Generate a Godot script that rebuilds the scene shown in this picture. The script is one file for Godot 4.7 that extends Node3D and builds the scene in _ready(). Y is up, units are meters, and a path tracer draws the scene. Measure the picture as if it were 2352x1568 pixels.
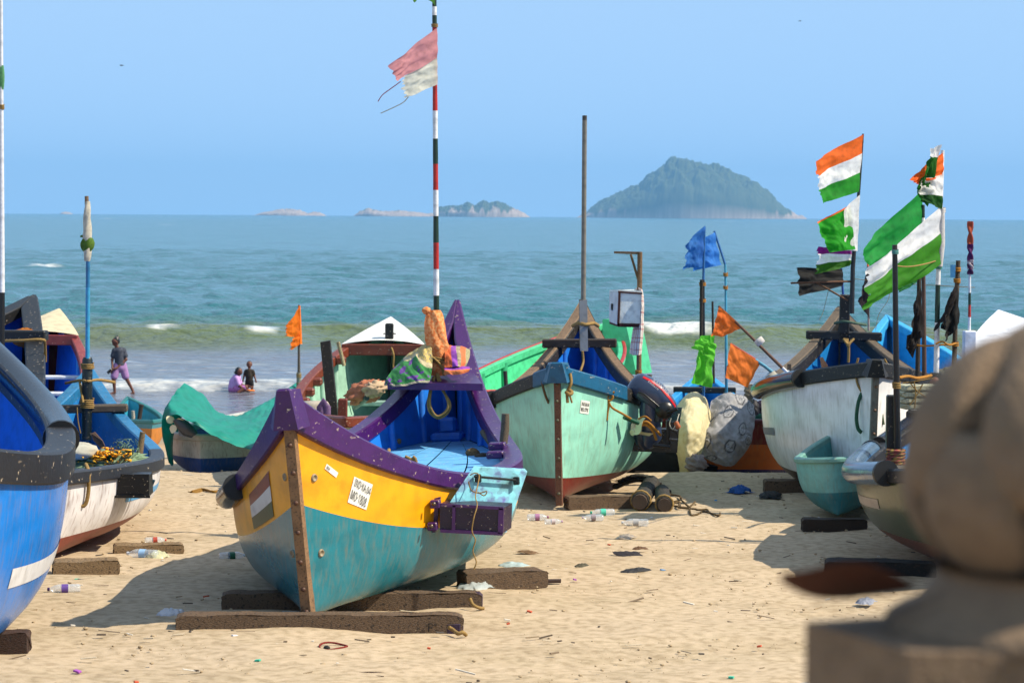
extends Node3D
# A beach with painted fishing boats, flags, the sea and islands. y is up, metres; still water lies at y = 0.

const F := 5450.0            # focal length in picture units (the picture is 2352 units wide)
const EYE := 4.77            # eye height above still water
var cam_basis: Basis
var rng := RandomNumberGenerator.new()
var mats := {}
var tex := {}
var used := {}
var n1 := FastNoiseLite.new()
var n2 := FastNoiseLite.new()
var n3 := FastNoiseLite.new()

func _ready() -> void:
	rng.seed = 11
	setup_camera_sky_sun()
	setup_textures()
	build_ground()
	build_sea()
	build_islands()
	build_boats()
	build_boat_fittings()
	build_poles_and_flags()
	build_loose_things()
	build_people()
	build_litter()
	build_foreground()

func setup_camera_sky_sun() -> void:
	cam_basis = Basis.from_euler(Vector3(deg_to_rad(-3.05), 0, 0)) * Basis(Vector3(0, 0, 1), deg_to_rad(0.365))
	var cam := Camera3D.new()
	cam.name = "camera"
	cam.transform = Transform3D(cam_basis, Vector3(0, EYE, 0))
	cam.near = 0.1
	cam.far = 20000.0
	var attr := CameraAttributesPhysical.new()
	attr.frustum_focal_length = 12.0 / (784.0 / F)
	attr.frustum_focus_distance = 17.5
	attr.exposure_aperture = 8.5
	attr.frustum_near = 0.1
	attr.frustum_far = 20000.0
	cam.attributes = attr
	add_child(cam)
	cam.current = true
	var env := Environment.new()
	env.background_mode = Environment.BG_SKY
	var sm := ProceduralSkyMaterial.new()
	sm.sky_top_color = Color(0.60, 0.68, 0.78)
	sm.sky_horizon_color = Color(0.57, 0.72, 0.87)
	sm.sky_curve = 0.2
	sm.ground_bottom_color = Color(0.30, 0.40, 0.45)
	sm.ground_horizon_color = Color(0.60, 0.78, 0.95)
	sm.sun_angle_max = 8.0
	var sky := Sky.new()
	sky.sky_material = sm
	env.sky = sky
	env.tonemap_mode = Environment.TONE_MAPPER_LINEAR
	env.tonemap_exposure = 1.5
	env.sdfgi_enabled = true
	env.ssao_enabled = true
	env.ssil_enabled = true
	env.fog_enabled = true
	env.fog_mode = Environment.FOG_MODE_EXPONENTIAL
	env.fog_density = 0.00013
	env.fog_light_color = Color(0.54, 0.79, 1.0)
	var we := WorldEnvironment.new()
	we.name = "world_environment"
	we.environment = env
	add_child(we)
	var sun := DirectionalLight3D.new()
	sun.name = "sun"
	sun.light_energy = 1.6
	sun.light_color = Color(1.0, 0.95, 0.86)
	sun.light_angular_distance = 0.5
	sun.shadow_enabled = true
	add_child(sun)
	sun.look_at_from_position(Vector3.ZERO, Vector3(-0.96, -1.0, -0.15), Vector3.UP)

# ---------------------------------------------------------------- helpers
func at(px: float, py: float, depth: float) -> Vector3:
	var d: Vector3 = cam_basis * Vector3((px - 1176.0) / F, -(py - 784.0) / F, -1.0)
	return Vector3(0, EYE, 0) + d * (depth / -d.z)

func ground_y(x: float, z: float) -> float:
	var d := -z
	var y := EYE - 1.842 - 0.0384 * d
	var crest := 26.3 + n3.get_noise_2d(x * 9.0, 3.0) * 0.9
	if d > crest:
		var k := d - crest
		var y0 := EYE - 1.842 - 0.0384 * crest
		var drop := lerpf(0.22, 0.5, smoothstep(-2.0, 3.0, x))
		y = y0 - drop * smoothstep(0.0, 2.4, k) - (y0 - drop) * k / (57.0 - crest)
	return y

func ground_at(px: float, py: float) -> Vector3:
	var d: Vector3 = cam_basis * Vector3((px - 1176.0) / F, -(py - 784.0) / F, -1.0)
	var t := 5.0
	for i in 4000:
		var p := Vector3(0, EYE, 0) + d * t
		if p.y <= ground_y(p.x, p.z):
			return Vector3(p.x, ground_y(p.x, p.z), p.z)
		t += 0.02
	return Vector3(0, EYE, 0) + d * t

func numbered(n: String) -> String:
	if not used.has(n):
		used[n] = 0
		return n
	used[n] += 1
	return "%s_%03d" % [n, used[n]]

func tag(o: Node, label: String, category: String, group := "", kind := "") -> void:
	if label != "": o.set_meta("label", label)
	if category != "": o.set_meta("category", category)
	if group != "": o.set_meta("group", group)
	if kind != "": o.set_meta("kind", kind)

func thing(called: String, label: String, category: String, where := Vector3.ZERO, turn := 0.0, group := "") -> Node3D:
	var o := Node3D.new()
	o.name = numbered(called)
	add_child(o)
	o.position = where
	o.rotation.y = turn
	tag(o, label, category, group)
	return o

func part(parent: Node, called: String, mesh: Mesh, m: Material, xf := Transform3D.IDENTITY) -> MeshInstance3D:
	var o := MeshInstance3D.new()
	o.name = numbered(called) if parent == self else called
	o.mesh = mesh
	o.material_override = null
	for s in mesh.get_surface_count():
		o.set_surface_override_material(s, m)
	parent.add_child(o, true)
	o.transform = xf
	return o

func stool() -> SurfaceTool:
	var st := SurfaceTool.new()
	st.begin(Mesh.PRIMITIVE_TRIANGLES)
	return st

func done(st: SurfaceTool, normals := true) -> ArrayMesh:
	if normals: st.generate_normals()
	return st.commit()

# a grid of points f(u, v), u and v in 0..1; smooth
func grid_mesh(nu: int, nv: int, f: Callable, col = null, smooth := true) -> ArrayMesh:
	var st := stool()
	add_grid(st, nu, nv, f, col, smooth)
	return done(st)

func add_grid(st: SurfaceTool, nu: int, nv: int, f: Callable, col = null, smooth := true) -> void:
	st.set_smooth_group(1 if smooth else -1)
	var pts := PackedVector3Array()
	pts.resize((nu + 1) * (nv + 1))
	var cols := PackedColorArray()
	var colored: bool = col != null
	if colored: cols.resize(pts.size())
	for i in nu + 1:
		for j in nv + 1:
			var k := i * (nv + 1) + j
			pts[k] = f.call(float(i) / nu, float(j) / nv)
			if colored: cols[k] = col.call(float(i) / nu, float(j) / nv)
	for i in nu:
		for j in nv:
			var a := i * (nv + 1) + j
			var b := a + nv + 1
			for k in [a, b, a + 1, a + 1, b, b + 1]:
				if colored: st.set_color(cols[k])
				st.add_vertex(pts[k])

func tri(st: SurfaceTool, a: Vector3, b: Vector3, c: Vector3) -> void:
	st.add_vertex(a); st.add_vertex(b); st.add_vertex(c)

func quad(st: SurfaceTool, a: Vector3, b: Vector3, c: Vector3, d: Vector3) -> void:
	tri(st, a, b, c); tri(st, a, c, d)

# box with chamfered vertical and horizontal edges, given by centre, size and basis
func add_box(st: SurfaceTool, c: Vector3, s: Vector3, b := Basis.IDENTITY, bev := 0.008) -> void:
	st.set_smooth_group(-1)
	var h := s * 0.5
	var e: float = minf(bev, minf(h.x, minf(h.y, h.z)) * 0.6)
	var p := func(x: float, y: float, z: float): return c + b * Vector3(x, y, z)
	for sg in [-1.0, 1.0]:
		# faces
		var f1 = [p.call(sg * h.x, -h.y + e, -h.z + e), p.call(sg * h.x, h.y - e, -h.z + e), p.call(sg * h.x, h.y - e, h.z - e), p.call(sg * h.x, -h.y + e, h.z - e)]
		var f2 = [p.call(-h.x + e, sg * h.y, -h.z + e), p.call(-h.x + e, sg * h.y, h.z - e), p.call(h.x - e, sg * h.y, h.z - e), p.call(h.x - e, sg * h.y, -h.z + e)]
		var f3 = [p.call(-h.x + e, -h.y + e, sg * h.z), p.call(h.x - e, -h.y + e, sg * h.z), p.call(h.x - e, h.y - e, sg * h.z), p.call(-h.x + e, h.y - e, sg * h.z)]
		for f in [f1, f2, f3]:
			if sg > 0: quad(st, f[3], f[2], f[1], f[0])
			else: quad(st, f[0], f[1], f[2], f[3])
	for a in [-1.0, 1.0]:
		for d in [-1.0, 1.0]:
			var fl: bool = a * d > 0
			var q1 = [p.call(a * h.x, d * (h.y - e), -h.z + e), p.call(a * (h.x - e), d * h.y, -h.z + e), p.call(a * (h.x - e), d * h.y, h.z - e), p.call(a * h.x, d * (h.y - e), h.z - e)]
			var q2 = [p.call(a * h.x, -h.y + e, d * (h.z - e)), p.call(a * (h.x - e), -h.y + e, d * h.z), p.call(a * (h.x - e), h.y - e, d * h.z), p.call(a * h.x, h.y - e, d * (h.z - e))]
			var q3 = [p.call(-h.x + e, a * h.y, d * (h.z - e)), p.call(-h.x + e, a * (h.y - e), d * h.z), p.call(h.x - e, a * (h.y - e), d * h.z), p.call(h.x - e, a * h.y, d * (h.z - e))]
			for q in [[q1, fl], [q2, not fl], [q3, fl]]:
				var f = q[0]
				if q[1]: quad(st, f[3], f[2], f[1], f[0])
				else: quad(st, f[0], f[1], f[2], f[3])
			for g in [-1.0, 1.0]:
				tri(st, p.call(a * h.x, d * (h.y - e), g * (h.z - e)), p.call(a * (h.x - e), d * h.y, g * (h.z - e)), p.call(a * (h.x - e), d * (h.y - e), g * h.z))

func box_mesh(s: Vector3, bev := 0.008, c := Vector3.ZERO, b := Basis.IDENTITY) -> ArrayMesh:
	var st := stool()
	add_box(st, c, s, b, bev)
	return done(st)

# tube along points; radius number or array; closed ends
func add_tube(st: SurfaceTool, pts: Array, r: Variant, sides := 8, flat := 1.0) -> void:
	st.set_smooth_group(1)
	var n := pts.size()
	var rings := []
	var up := Vector3.UP
	var d0: Vector3 = (pts[1] - pts[0]).normalized()
	if absf(d0.dot(up)) > 0.9: up = Vector3.RIGHT
	var side := d0.cross(up).normalized()
	for i in n:
		var d: Vector3 = (pts[mini(i + 1, n - 1)] - pts[maxi(i - 1, 0)]).normalized()
		side = (side - d * side.dot(d)).normalized()
		var v := d.cross(side)
		var rr: float = r[i] if r is Array else r
		var ring := PackedVector3Array()
		for k in sides:
			var a := TAU * k / sides
			ring.append(pts[i] + (side * cos(a) + v * sin(a) * flat) * rr)
		rings.append(ring)
	for i in n - 1:
		for k in sides:
			var k2 := (k + 1) % sides
			quad(st, rings[i][k], rings[i][k2], rings[i + 1][k2], rings[i + 1][k])
	st.set_smooth_group(2)
	for k in range(1, sides - 1):
		tri(st, rings[0][0], rings[0][k + 1], rings[0][k])
		tri(st, rings[n - 1][0], rings[n - 1][k], rings[n - 1][k + 1])

func tube_mesh(pts: Array, r: Variant, sides := 8, flat := 1.0) -> ArrayMesh:
	var st := stool()
	add_tube(st, pts, r, sides, flat)
	return done(st)

# a rope: smooth curve through points
func curve_pts(pts: Array, n: int) -> Array:
	var c := Curve3D.new()
	for i in pts.size():
		var t: Vector3 = (pts[mini(i + 1, pts.size() - 1)] - pts[maxi(i - 1, 0)]) * 0.2
		c.add_point(pts[i], -t, t)
	var out := []
	var L := c.get_baked_length()
	for i in n + 1: out.append(c.sample_baked(L * i / n, true))
	return out

func add_rope(st: SurfaceTool, pts: Array, r: float, n := 24) -> void:
	add_tube(st, curve_pts(pts, n), r, 6)

func add_lathe(st: SurfaceTool, prof: Array, sides := 24, xf := Transform3D.IDENTITY, smooth := true) -> void:
	st.set_smooth_group(1 if smooth else -1)
	for i in prof.size() - 1:
		for k in sides:
			var a := TAU * k / sides
			var b := TAU * (k + 1) / sides
			var p0: Vector2 = prof[i]
			var p1: Vector2 = prof[i + 1]
			quad(st, xf * Vector3(p0.x * cos(a), p0.y, p0.x * sin(a)), xf * Vector3(p0.x * cos(b), p0.y, p0.x * sin(b)), xf * Vector3(p1.x * cos(b), p1.y, p1.x * sin(b)), xf * Vector3(p1.x * cos(a), p1.y, p1.x * sin(a)))

func lathe_mesh(prof: Array, sides := 24, xf := Transform3D.IDENTITY) -> ArrayMesh:
	var st := stool()
	add_lathe(st, prof, sides, xf)
	return done(st)

# ---------------------------------------------------------------- materials
func noise_tex(key: String, freq: float, oct: int, stops: Array, size := 512, normal := false, bump := 4.0, kind := FastNoiseLite.TYPE_SIMPLEX_SMOOTH) -> NoiseTexture2D:
	var fn := FastNoiseLite.new()
	fn.seed = key.hash() % 1000
	fn.noise_type = kind
	fn.frequency = freq
	fn.fractal_octaves = oct
	var t := NoiseTexture2D.new()
	t.width = size
	t.height = size
	t.seamless = true
	t.noise = fn
	if normal:
		t.as_normal_map = true
		t.bump_strength = bump
	elif stops.size():
		var g := Gradient.new()
		g.offsets = PackedFloat32Array(stops.map(func(s): return s[0]))
		g.colors = PackedColorArray(stops.map(func(s): return s[1]))
		t.color_ramp = g
	tex[key] = t
	return t

func setup_textures() -> void:
	n1.noise_type = FastNoiseLite.TYPE_SIMPLEX_SMOOTH; n1.seed = 3; n1.frequency = 1.0; n1.fractal_octaves = 4
	n2.noise_type = FastNoiseLite.TYPE_SIMPLEX_SMOOTH; n2.seed = 8; n2.frequency = 1.0; n2.fractal_octaves = 2
	n3.noise_type = FastNoiseLite.TYPE_SIMPLEX_SMOOTH; n3.seed = 21; n3.frequency = 0.05; n3.fractal_octaves = 3
	var g := func(v: float): return Color(v, v, v)
	noise_tex("blotch", 0.012, 5, [[0.2, g.call(0.86)], [0.5, g.call(0.97)], [0.75, g.call(1.0)]])
	noise_tex("grain", 0.08, 4, [[0.2, g.call(0.62)], [0.5, g.call(0.9)], [0.8, g.call(1.0)]])
	noise_tex("height", 0.05, 5, [])
	noise_tex("fine", 0.15, 3, [])
	noise_tex("ripple", 0.03, 4, [], 512, true, 6.0)
	noise_tex("chips_light", 0.02, 6, [[0.0, Color(0.75, 0.68, 0.58, 0)], [0.83, Color(0.75, 0.68, 0.58, 0)], [0.845, Color(0.75, 0.68, 0.58, 0.7)], [1.0, Color(0.85, 0.8, 0.72, 1)]])
	noise_tex("chips_dark", 0.03, 5, [[0.0, Color(0.16, 0.12, 0.09, 0)], [0.68, Color(0.16, 0.12, 0.09, 0)], [0.73, Color(0.2, 0.15, 0.1, 0.8)], [1.0, Color(0.1, 0.08, 0.06, 1)]])
	noise_tex("rust", 0.02, 5, [[0.0, Color(0.4, 0.2, 0.08, 0)], [0.62, Color(0.42, 0.22, 0.1, 0)], [0.72, Color(0.42, 0.2, 0.08, 0.55)], [1.0, Color(0.3, 0.13, 0.05, 0.9)]])
	noise_tex("grime", 0.016, 5, [[0.0, Color(0.45, 0.4, 0.3, 0.0)], [0.5, Color(0.5, 0.45, 0.34, 0.0)], [0.72, Color(0.5, 0.43, 0.3, 0.22)], [1.0, Color(0.42, 0.36, 0.25, 0.6)]])
	noise_tex("sandmix", 0.02, 5, [[0.2, Color(0.84, 0.83, 0.80)], [0.5, Color(0.95, 0.95, 0.94)], [0.8, Color(1, 1, 1)]], 1024)
	noise_tex("sandspeck", 0.22, 3, [[0.0, Color(0.3, 0.24, 0.17, 0.75)], [0.24, Color(0.34, 0.27, 0.2, 0.45)], [0.32, Color(0.4, 0.33, 0.25, 0)], [0.72, Color(0.9, 0.85, 0.75, 0)], [0.8, Color(0.95, 0.9, 0.8, 0.4)]], 1024)
	noise_tex("batik", 0.03, 2, [[0.0, Color(0.85, 0.45, 0.22)], [0.4, Color(0.9, 0.6, 0.36)], [0.52, Color(0.95, 0.78, 0.58)], [1.0, Color(0.97, 0.9, 0.8)]])
	noise_tex("tarpstain", 0.02, 4, [[0.0, Color(0.84, 0.78, 0.55)], [0.3, Color(0.93, 0.90, 0.78)], [0.55, Color(0.97, 0.95, 0.85)], [1.0, Color(1, 1, 0.95)]])

# kinds: paint, worn (light chips), tar (dark chips), rusty, grimy, wood, cloth, plain, metal
func mat(c: Color, rough := 0.55, kind := "paint", scale := 1.0) -> StandardMaterial3D:
	var key := "%s %.2f %s %.2f" % [c.to_html(), rough, kind, scale]
	if mats.has(key): return mats[key]
	var m := StandardMaterial3D.new()
	m.albedo_color = c
	m.roughness = rough
	mats[key] = m
	if kind == "plain": return m
	m.uv1_triplanar = true
	m.uv1_scale = Vector3.ONE * scale
	m.uv2_triplanar = true
	m.uv2_scale = Vector3.ONE * scale * 1.7
	m.detail_uv_layer = BaseMaterial3D.DETAIL_UV_2
	match kind:
		"metal":
			m.metallic = 0.85
			m.albedo_texture = tex.grain
		"cloth":
			m.albedo_texture = tex.blotch
			m.backlight_enabled = true
			m.backlight = Color(0.7, 0.7, 0.7)
			m.heightmap_enabled = true
			m.heightmap_texture = tex.fine
			m.heightmap_scale = 0.15
		"wood":
			m.albedo_texture = tex.grain
			m.uv1_scale = Vector3(1.2, 6, 6) * scale
			m.heightmap_enabled = true
			m.heightmap_texture = tex.height
			m.heightmap_scale = 0.5
			m.detail_enabled = true
			m.detail_albedo = tex.chips_dark
		_:
			m.albedo_texture = tex.blotch
			m.heightmap_enabled = true
			m.heightmap_texture = tex.height
			m.heightmap_scale = 0.12
			if kind != "paint":
				m.detail_enabled = true
				m.detail_albedo = tex[{"worn": "chips_light", "tar": "chips_dark", "rusty": "rust", "grimy": "grime"}[kind]]
				if kind == "worn" or kind == "tar": m.uv2_scale = Vector3.ONE * scale * 1.6
				else: m.uv2_scale = Vector3(4.2, 0.8, 4.2) * scale  # runs of dirt and rust
	return m

func vmat(rough := 0.7, backlight := 0.0, fine := 0.15) -> StandardMaterial3D:
	var key := "vertex %.2f %.2f %.2f" % [rough, backlight, fine]
	if mats.has(key): return mats[key]
	var m := StandardMaterial3D.new()
	m.vertex_color_use_as_albedo = true
	m.roughness = rough
	m.uv1_triplanar = true
	m.uv1_scale = Vector3.ONE * 2.0
	m.albedo_texture = tex.blotch
	if backlight > 0.0:
		m.backlight_enabled = true
		m.backlight = Color(backlight, backlight, backlight)
	m.heightmap_enabled = true
	m.heightmap_texture = tex.fine
	m.heightmap_scale = fine
	mats[key] = m
	return m

func lin(c: Color) -> Color:
	return c.srgb_to_linear()

# ---------------------------------------------------------------- ground, sea, islands
func build_ground() -> void:
	var rows := []
	var d := -6.0
	while d < 120.0:
		rows.append(d)
		if d < 9.0: d += 0.8
		elif d < 30.0: d += 0.11
		elif d < 62.0: d += 0.3
		else: d += 3.0
	var nr := rows.size() - 1
	var nc := 190
	var f := func(u: float, v: float) -> Vector3:
		var dd: float = rows[roundi(u * nr)]
		var hw := 9.0 + maxf(dd, 0.0) * 0.34
		if v < 0.03: hw += 60.0 * (1.0 - v / 0.03)
		if v > 0.97: hw += 60.0 * (v - 0.97) / 0.03
		var x := (v * 2.0 - 1.0) * hw
		var y := ground_y(x, -dd)
		var a := 1.0 - smoothstep(30.0, 45.0, dd)
		y += a * (n1.get_noise_2d(x * 0.35, dd * 0.5) * 0.045 + n1.get_noise_2d(x * 1.7 + 40.0, dd * 2.4) * 0.016 + n2.get_noise_2d(x * 5.0, dd * 9.0) * 0.005)
		return Vector3(x, y, -dd)
	var c := func(u: float, v: float) -> Color:
		var dd: float = rows[roundi(u * nr)]
		var hw := 9.0 + maxf(dd, 0.0) * 0.34
		var x := (v * 2.0 - 1.0) * hw
		var wet := smoothstep(33.0, 46.0, dd + n3.get_noise_2d(x * 4.0, dd * 2.0) * 5.0)
		var dry := Color(0.48, 0.375, 0.255)
		var damp := Color(0.39, 0.30, 0.195)
		var k := clampf(n1.get_noise_2d(x * 0.45 + 9.0, dd * 1.1) * 2.0 + 0.1, 0, 1) * clampf(0.55 + n2.get_noise_2d(x * 5.0, dd * 9.0), 0.0, 1.0)
		return dry.lerp(damp, k).lerp(Color(0.22, 0.185, 0.14), wet)
	var m := StandardMaterial3D.new()
	m.vertex_color_use_as_albedo = true
	m.roughness = 0.9
	m.metallic_specular = 0.25
	m.uv1_triplanar = true
	m.uv1_world_triplanar = true
	m.uv1_scale = Vector3.ONE * 0.45
	m.albedo_texture = tex.sandmix
	m.uv2_triplanar = true
	m.uv2_world_triplanar = true
	m.uv2_scale = Vector3.ONE * 0.7
	m.detail_enabled = true
	m.detail_uv_layer = BaseMaterial3D.DETAIL_UV_2
	m.detail_albedo = tex.sandspeck
	m.heightmap_enabled = true
	m.heightmap_texture = tex.height
	m.heightmap_scale = 0.28
	var g := part(self, "sand_beach", grid_mesh(nr, nc, f, c), m)
	tag(g, "pale dry sand sloping down to the wet shore", "sand", "", "structure")
	# wet sheet of sand along the swash, shiny
	var w := func(u: float, v: float) -> Vector3:
		var dd := 43.0 + u * 20.0
		var x := (v * 2.0 - 1.0) * (20.0 + dd * 0.3)
		return Vector3(x, ground_y(x, -dd) + 0.006, -dd)
	var wm := StandardMaterial3D.new()
	wm.albedo_color = Color(0.44, 0.40, 0.35)
	wm.roughness = 0.16
	wm.uv1_triplanar = true
	wm.uv1_world_triplanar = true
	wm.uv1_scale = Vector3(0.2, 0.2, 0.4)
	wm.albedo_texture = tex.blotch
	var wo := part(self, "wet_sand", grid_mesh(40, 60, w), wm)
	tag(wo, "smooth wet sand along the water line", "sand", "", "structure")

func wave_y(x: float, d: float) -> float:
	var far := 1.0 - smoothstep(300.0, 1200.0, d)
	var near := smoothstep(80.0, 104.0, d)
	var y := (0.5 - absf(n2.get_noise_2d(x * 0.06, d * 0.13 + x * 0.012))) * 0.8 * far
	y += (0.5 - absf(n2.get_noise_2d(x * 0.16 + 31.0, d * 0.36 - x * 0.05))) * 0.36 * (1.0 - smoothstep(200.0, 500.0, d))
	y += n2.get_noise_2d(x * 0.6, d * 0.95 - x * 0.2) * 0.07 * (1.0 - smoothstep(100.0, 220.0, d))
	y = (y - 0.5) * lerpf(0.12, 1.0, near)
	# the low swell that is about to break, and the spent one inshore of it
	var c1 := 90.0 + n3.get_noise_2d(x * 0.8, 4.0) * 3.0
	var k := d - c1
	y += 0.72 * (exp(-k * k / 7.0) if k > 0.0 else exp(-k * k / 3.4)) * (0.85 + 0.35 * n3.get_noise_2d(x * 1.2, 50.0))
	var c2 := 65.0 + n3.get_noise_2d(x * 1.5, 90.0) * 1.6
	k = d - c2
	y += 0.2 * (exp(-k * k / 10.0) if k > 0.0 else exp(-k * k / 0.5)) * (1.0 - smoothstep(4.0, 16.0, x))
	return y

func foam_at(x: float, d: float) -> float:
	var s := 0.0
	# breaking crests
	var c1 := 90.0 + n3.get_noise_2d(x * 0.8, 4.0) * 3.0
	for b in [[-9.4, 0.55], [5.9, 0.9], [6.9, 0.5], [-13.1, 0.35]]:
		var e: float = (x - b[0]) / b[1]
		var wgt := exp(-e * e * e * e)
		s = maxf(s, wgt * exp(-pow((d - c1 + 0.3) / 0.9, 2.0)) * 1.6)
	# spent foam line
	var c2 := 64.4 + n3.get_noise_2d(x * 1.5, 90.0) * 1.6
	s = maxf(s, exp(-pow((d - c2 - 0.4) / 1.3, 2.0)) * (0.85 - 0.6 * smoothstep(2.0, 12.0, x)) * (0.75 + 0.8 * n1.get_noise_2d(x * 0.8, d * 1.5)))
	# laces of foam between the two
	var between := smoothstep(66.0, 69.0, d) * (1.0 - smoothstep(76.0, 84.0, d))
	var lace := 1.0 - absf(n1.get_noise_2d(x * 0.3, d * 0.9)) * 4.0
	s = maxf(s, between * clampf(lace, 0.0, 1.0) * 0.42)
	var thin := 1.0 - absf(n1.get_noise_2d(x * 0.22 + 30.0, d * 0.35)) * 14.0
	s = maxf(s, (1.0 - smoothstep(62.0, 64.5, d)) * clampf(thin, 0.0, 1.0) * 0.3)
	# whitecaps far out
	if d > 130.0:
		var wc := n2.get_noise_2d(x * 0.06, d * 0.028)
		s = maxf(s, smoothstep(0.74, 0.84, wc) * 0.8)
	return clampf(s, 0.0, 1.4)

func build_sea() -> void:
	var rows := []
	var d := 55.0
	while d < 7200.0:
		rows.append(d)
		if d < 125.0: d += 0.28
		elif d < 320.0: d *= 1.008
		else: d *= 1.035
	var nr := rows.size() - 1
	var f := func(u: float, v: float) -> Vector3:
		var dd: float = rows[roundi(u * nr)]
		var q := v * 2.0 - 1.0
		var x := q * (26.0 + 0.30 * dd) + pow(q, 9.0) * dd * 0.5
		return Vector3(x, wave_y(x, dd) + 0.02, -dd)
	var c := func(u: float, v: float) -> Color:
		var dd: float = rows[roundi(u * nr)]
		var q := v * 2.0 - 1.0
		var x := q * (26.0 + 0.30 * dd) + pow(q, 9.0) * dd * 0.5
		var silt := Color(0.115, 0.125, 0.15)
		var green := Color(0.085, 0.115, 0.05)
		var teal := Color(0.028, 0.125, 0.15)
		var w := n3.get_noise_2d(x * 1.2, dd * 0.9)
		var col := silt.lerp(green, smoothstep(80.0, 88.0, dd + w * 3.0))
		col = col.lerp(teal, smoothstep(92.0, 115.0, dd + w * 12.0))
		var fo := foam_at(x, dd)
		var br := n2.get_noise_2d(x * 2.6, dd * 3.4) * 0.5 + 0.5
		return col.lerp(Color(0.66, 0.67, 0.63), clampf(fo * 1.5 - br * 0.95, 0.0, 0.92))
	var m := StandardMaterial3D.new()
	m.vertex_color_use_as_albedo = true
	m.roughness = 0.16
	m.metallic_specular = 0.36
	m.uv1_triplanar = true
	m.uv1_world_triplanar = true
	m.uv1_scale = Vector3(0.05, 0.1, 0.09)
	m.normal_enabled = true
	m.normal_texture = tex.ripple
	m.normal_scale = 1.3
	var o := part(self, "sea_water", grid_mesh(nr, 230, f, c), m)
	tag(o, "blue green sea with small waves and a low breaking swell", "sea", "", "structure")

func island(called: String, label: String, dist: float, prof: Array, deep: float, rock: float, seed_: int) -> void:
	var x0: float = prof[0][0]
	var x1: float = prof[-1][0]
	var s := dist / F
	var nz := FastNoiseLite.new()
	nz.seed = seed_
	nz.frequency = 0.03
	nz.fractal_octaves = 4
	var h := func(px: float) -> float:
		for i in prof.size() - 1:
			if px <= prof[i + 1][0]:
				var k: float = (px - prof[i][0]) / (prof[i + 1][0] - prof[i][0])
				return lerpf(prof[i][1], prof[i + 1][1], k) * s
		return 0.0
	var base := at((x0 + x1) * 0.5, 500.0, dist)
	var width := (x1 - x0) * s
	var f := func(u: float, v: float) -> Vector3:
		var px := lerpf(x0, x1, u)
		var hh: float = h.call(px)
		var w := v * 2.0 - 1.0
		var e := sqrt(maxf(0.0, 1.0 - w * w))
		var x := (u - 0.5) * width
		var z := w * deep * (0.35 + 0.65 * sin(PI * u))
		var bump := nz.get_noise_2d(x * 0.6, z * 0.6) * 0.2 * hh + (nz.get_noise_2d(x * 2.1, z * 2.1 + 70.0) * 6.0 + nz.get_noise_2d(x * 6.3 + 20.0, z * 6.3) * 4.0) * clampf(hh * e / 20.0, 0.0, 1.0)
		return Vector3(x, maxf(-1.5, hh * pow(e, 0.8) * (1.0 + 0.0 * w) + bump * e), z)
	var c := func(u: float, v: float) -> Color:
		var p: Vector3 = f.call(u, v)
		var k := nz.get_noise_2d(p.x * 3.0, p.z * 3.0 + p.y)
		var canopy := Color(0.035, 0.062, 0.018).lerp(Color(0.075, 0.095, 0.03), clampf(k + 0.5, 0.0, 1.0))
		var stone := Color(0.34, 0.24, 0.18).lerp(Color(0.48, 0.38, 0.30), clampf(k * 1.5 + 0.5, 0.0, 1.0))
		var line := rock * (1.0 + nz.get_noise_2d(p.x * 1.5, 900.0) * 1.2)
		return stone.lerp(canopy, smoothstep(line * 0.7, line * 1.2, p.y + k * 5.0))
	var o := part(self, called, grid_mesh(260, 90, f, c), vmat(0.95, 0.0, 0.1), Transform3D(Basis.IDENTITY, Vector3(base.x, -0.5, -dist)))
	tag(o, label, "island", "", "structure")

func build_islands() -> void:
	island("island", "large wooded island with rocky shore on the horizon", 6000.0, [[1325, 0], [1345, 10], [1370, 30], [1400, 46], [1430, 58], [1465, 74], [1490, 92], [1515, 110], [1540, 124], [1560, 128], [1580, 122], [1600, 124], [1630, 116], [1660, 110], [1690, 98], [1720, 86], [1745, 70], [1765, 58], [1780, 42], [1800, 24], [1822, 12], [1832, 5], [1840, 8], [1848, 0]], 210.0, 15.0, 5)
	island("island", "low rocky islet with a tuft of trees beside the large island", 5800.0, [[1000, 10], [1010, 22], [1030, 22], [1060, 24], [1075, 32], [1090, 24], [1110, 36], [1125, 28], [1140, 36], [1155, 30], [1170, 22], [1190, 16], [1205, 8], [1218, 0]], 85.0, 17.0, 9)
	island("island", "flat bare islet next to the tree tufted islet", 5900.0, [[812, 0], [825, 10], [850, 17], [865, 12], [890, 10], [920, 12], [950, 10], [980, 6], [1000, 9], [1012, 0]], 70.0, 20.0, 13)
	island("island", "lowest bare rock islet on the horizon", 6100.0, [[582, 0], [600, 6], [640, 12], [665, 14], [690, 12], [705, 5], [720, 8], [735, 7], [750, 0]], 64.0, 34.0, 17)
	island("island", "tiny hazy rock alone on the horizon", 6500.0, [[136, 0], [142, 4], [150, 5], [158, 4], [166, 0]], 30.0, 14.0, 23)

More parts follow.
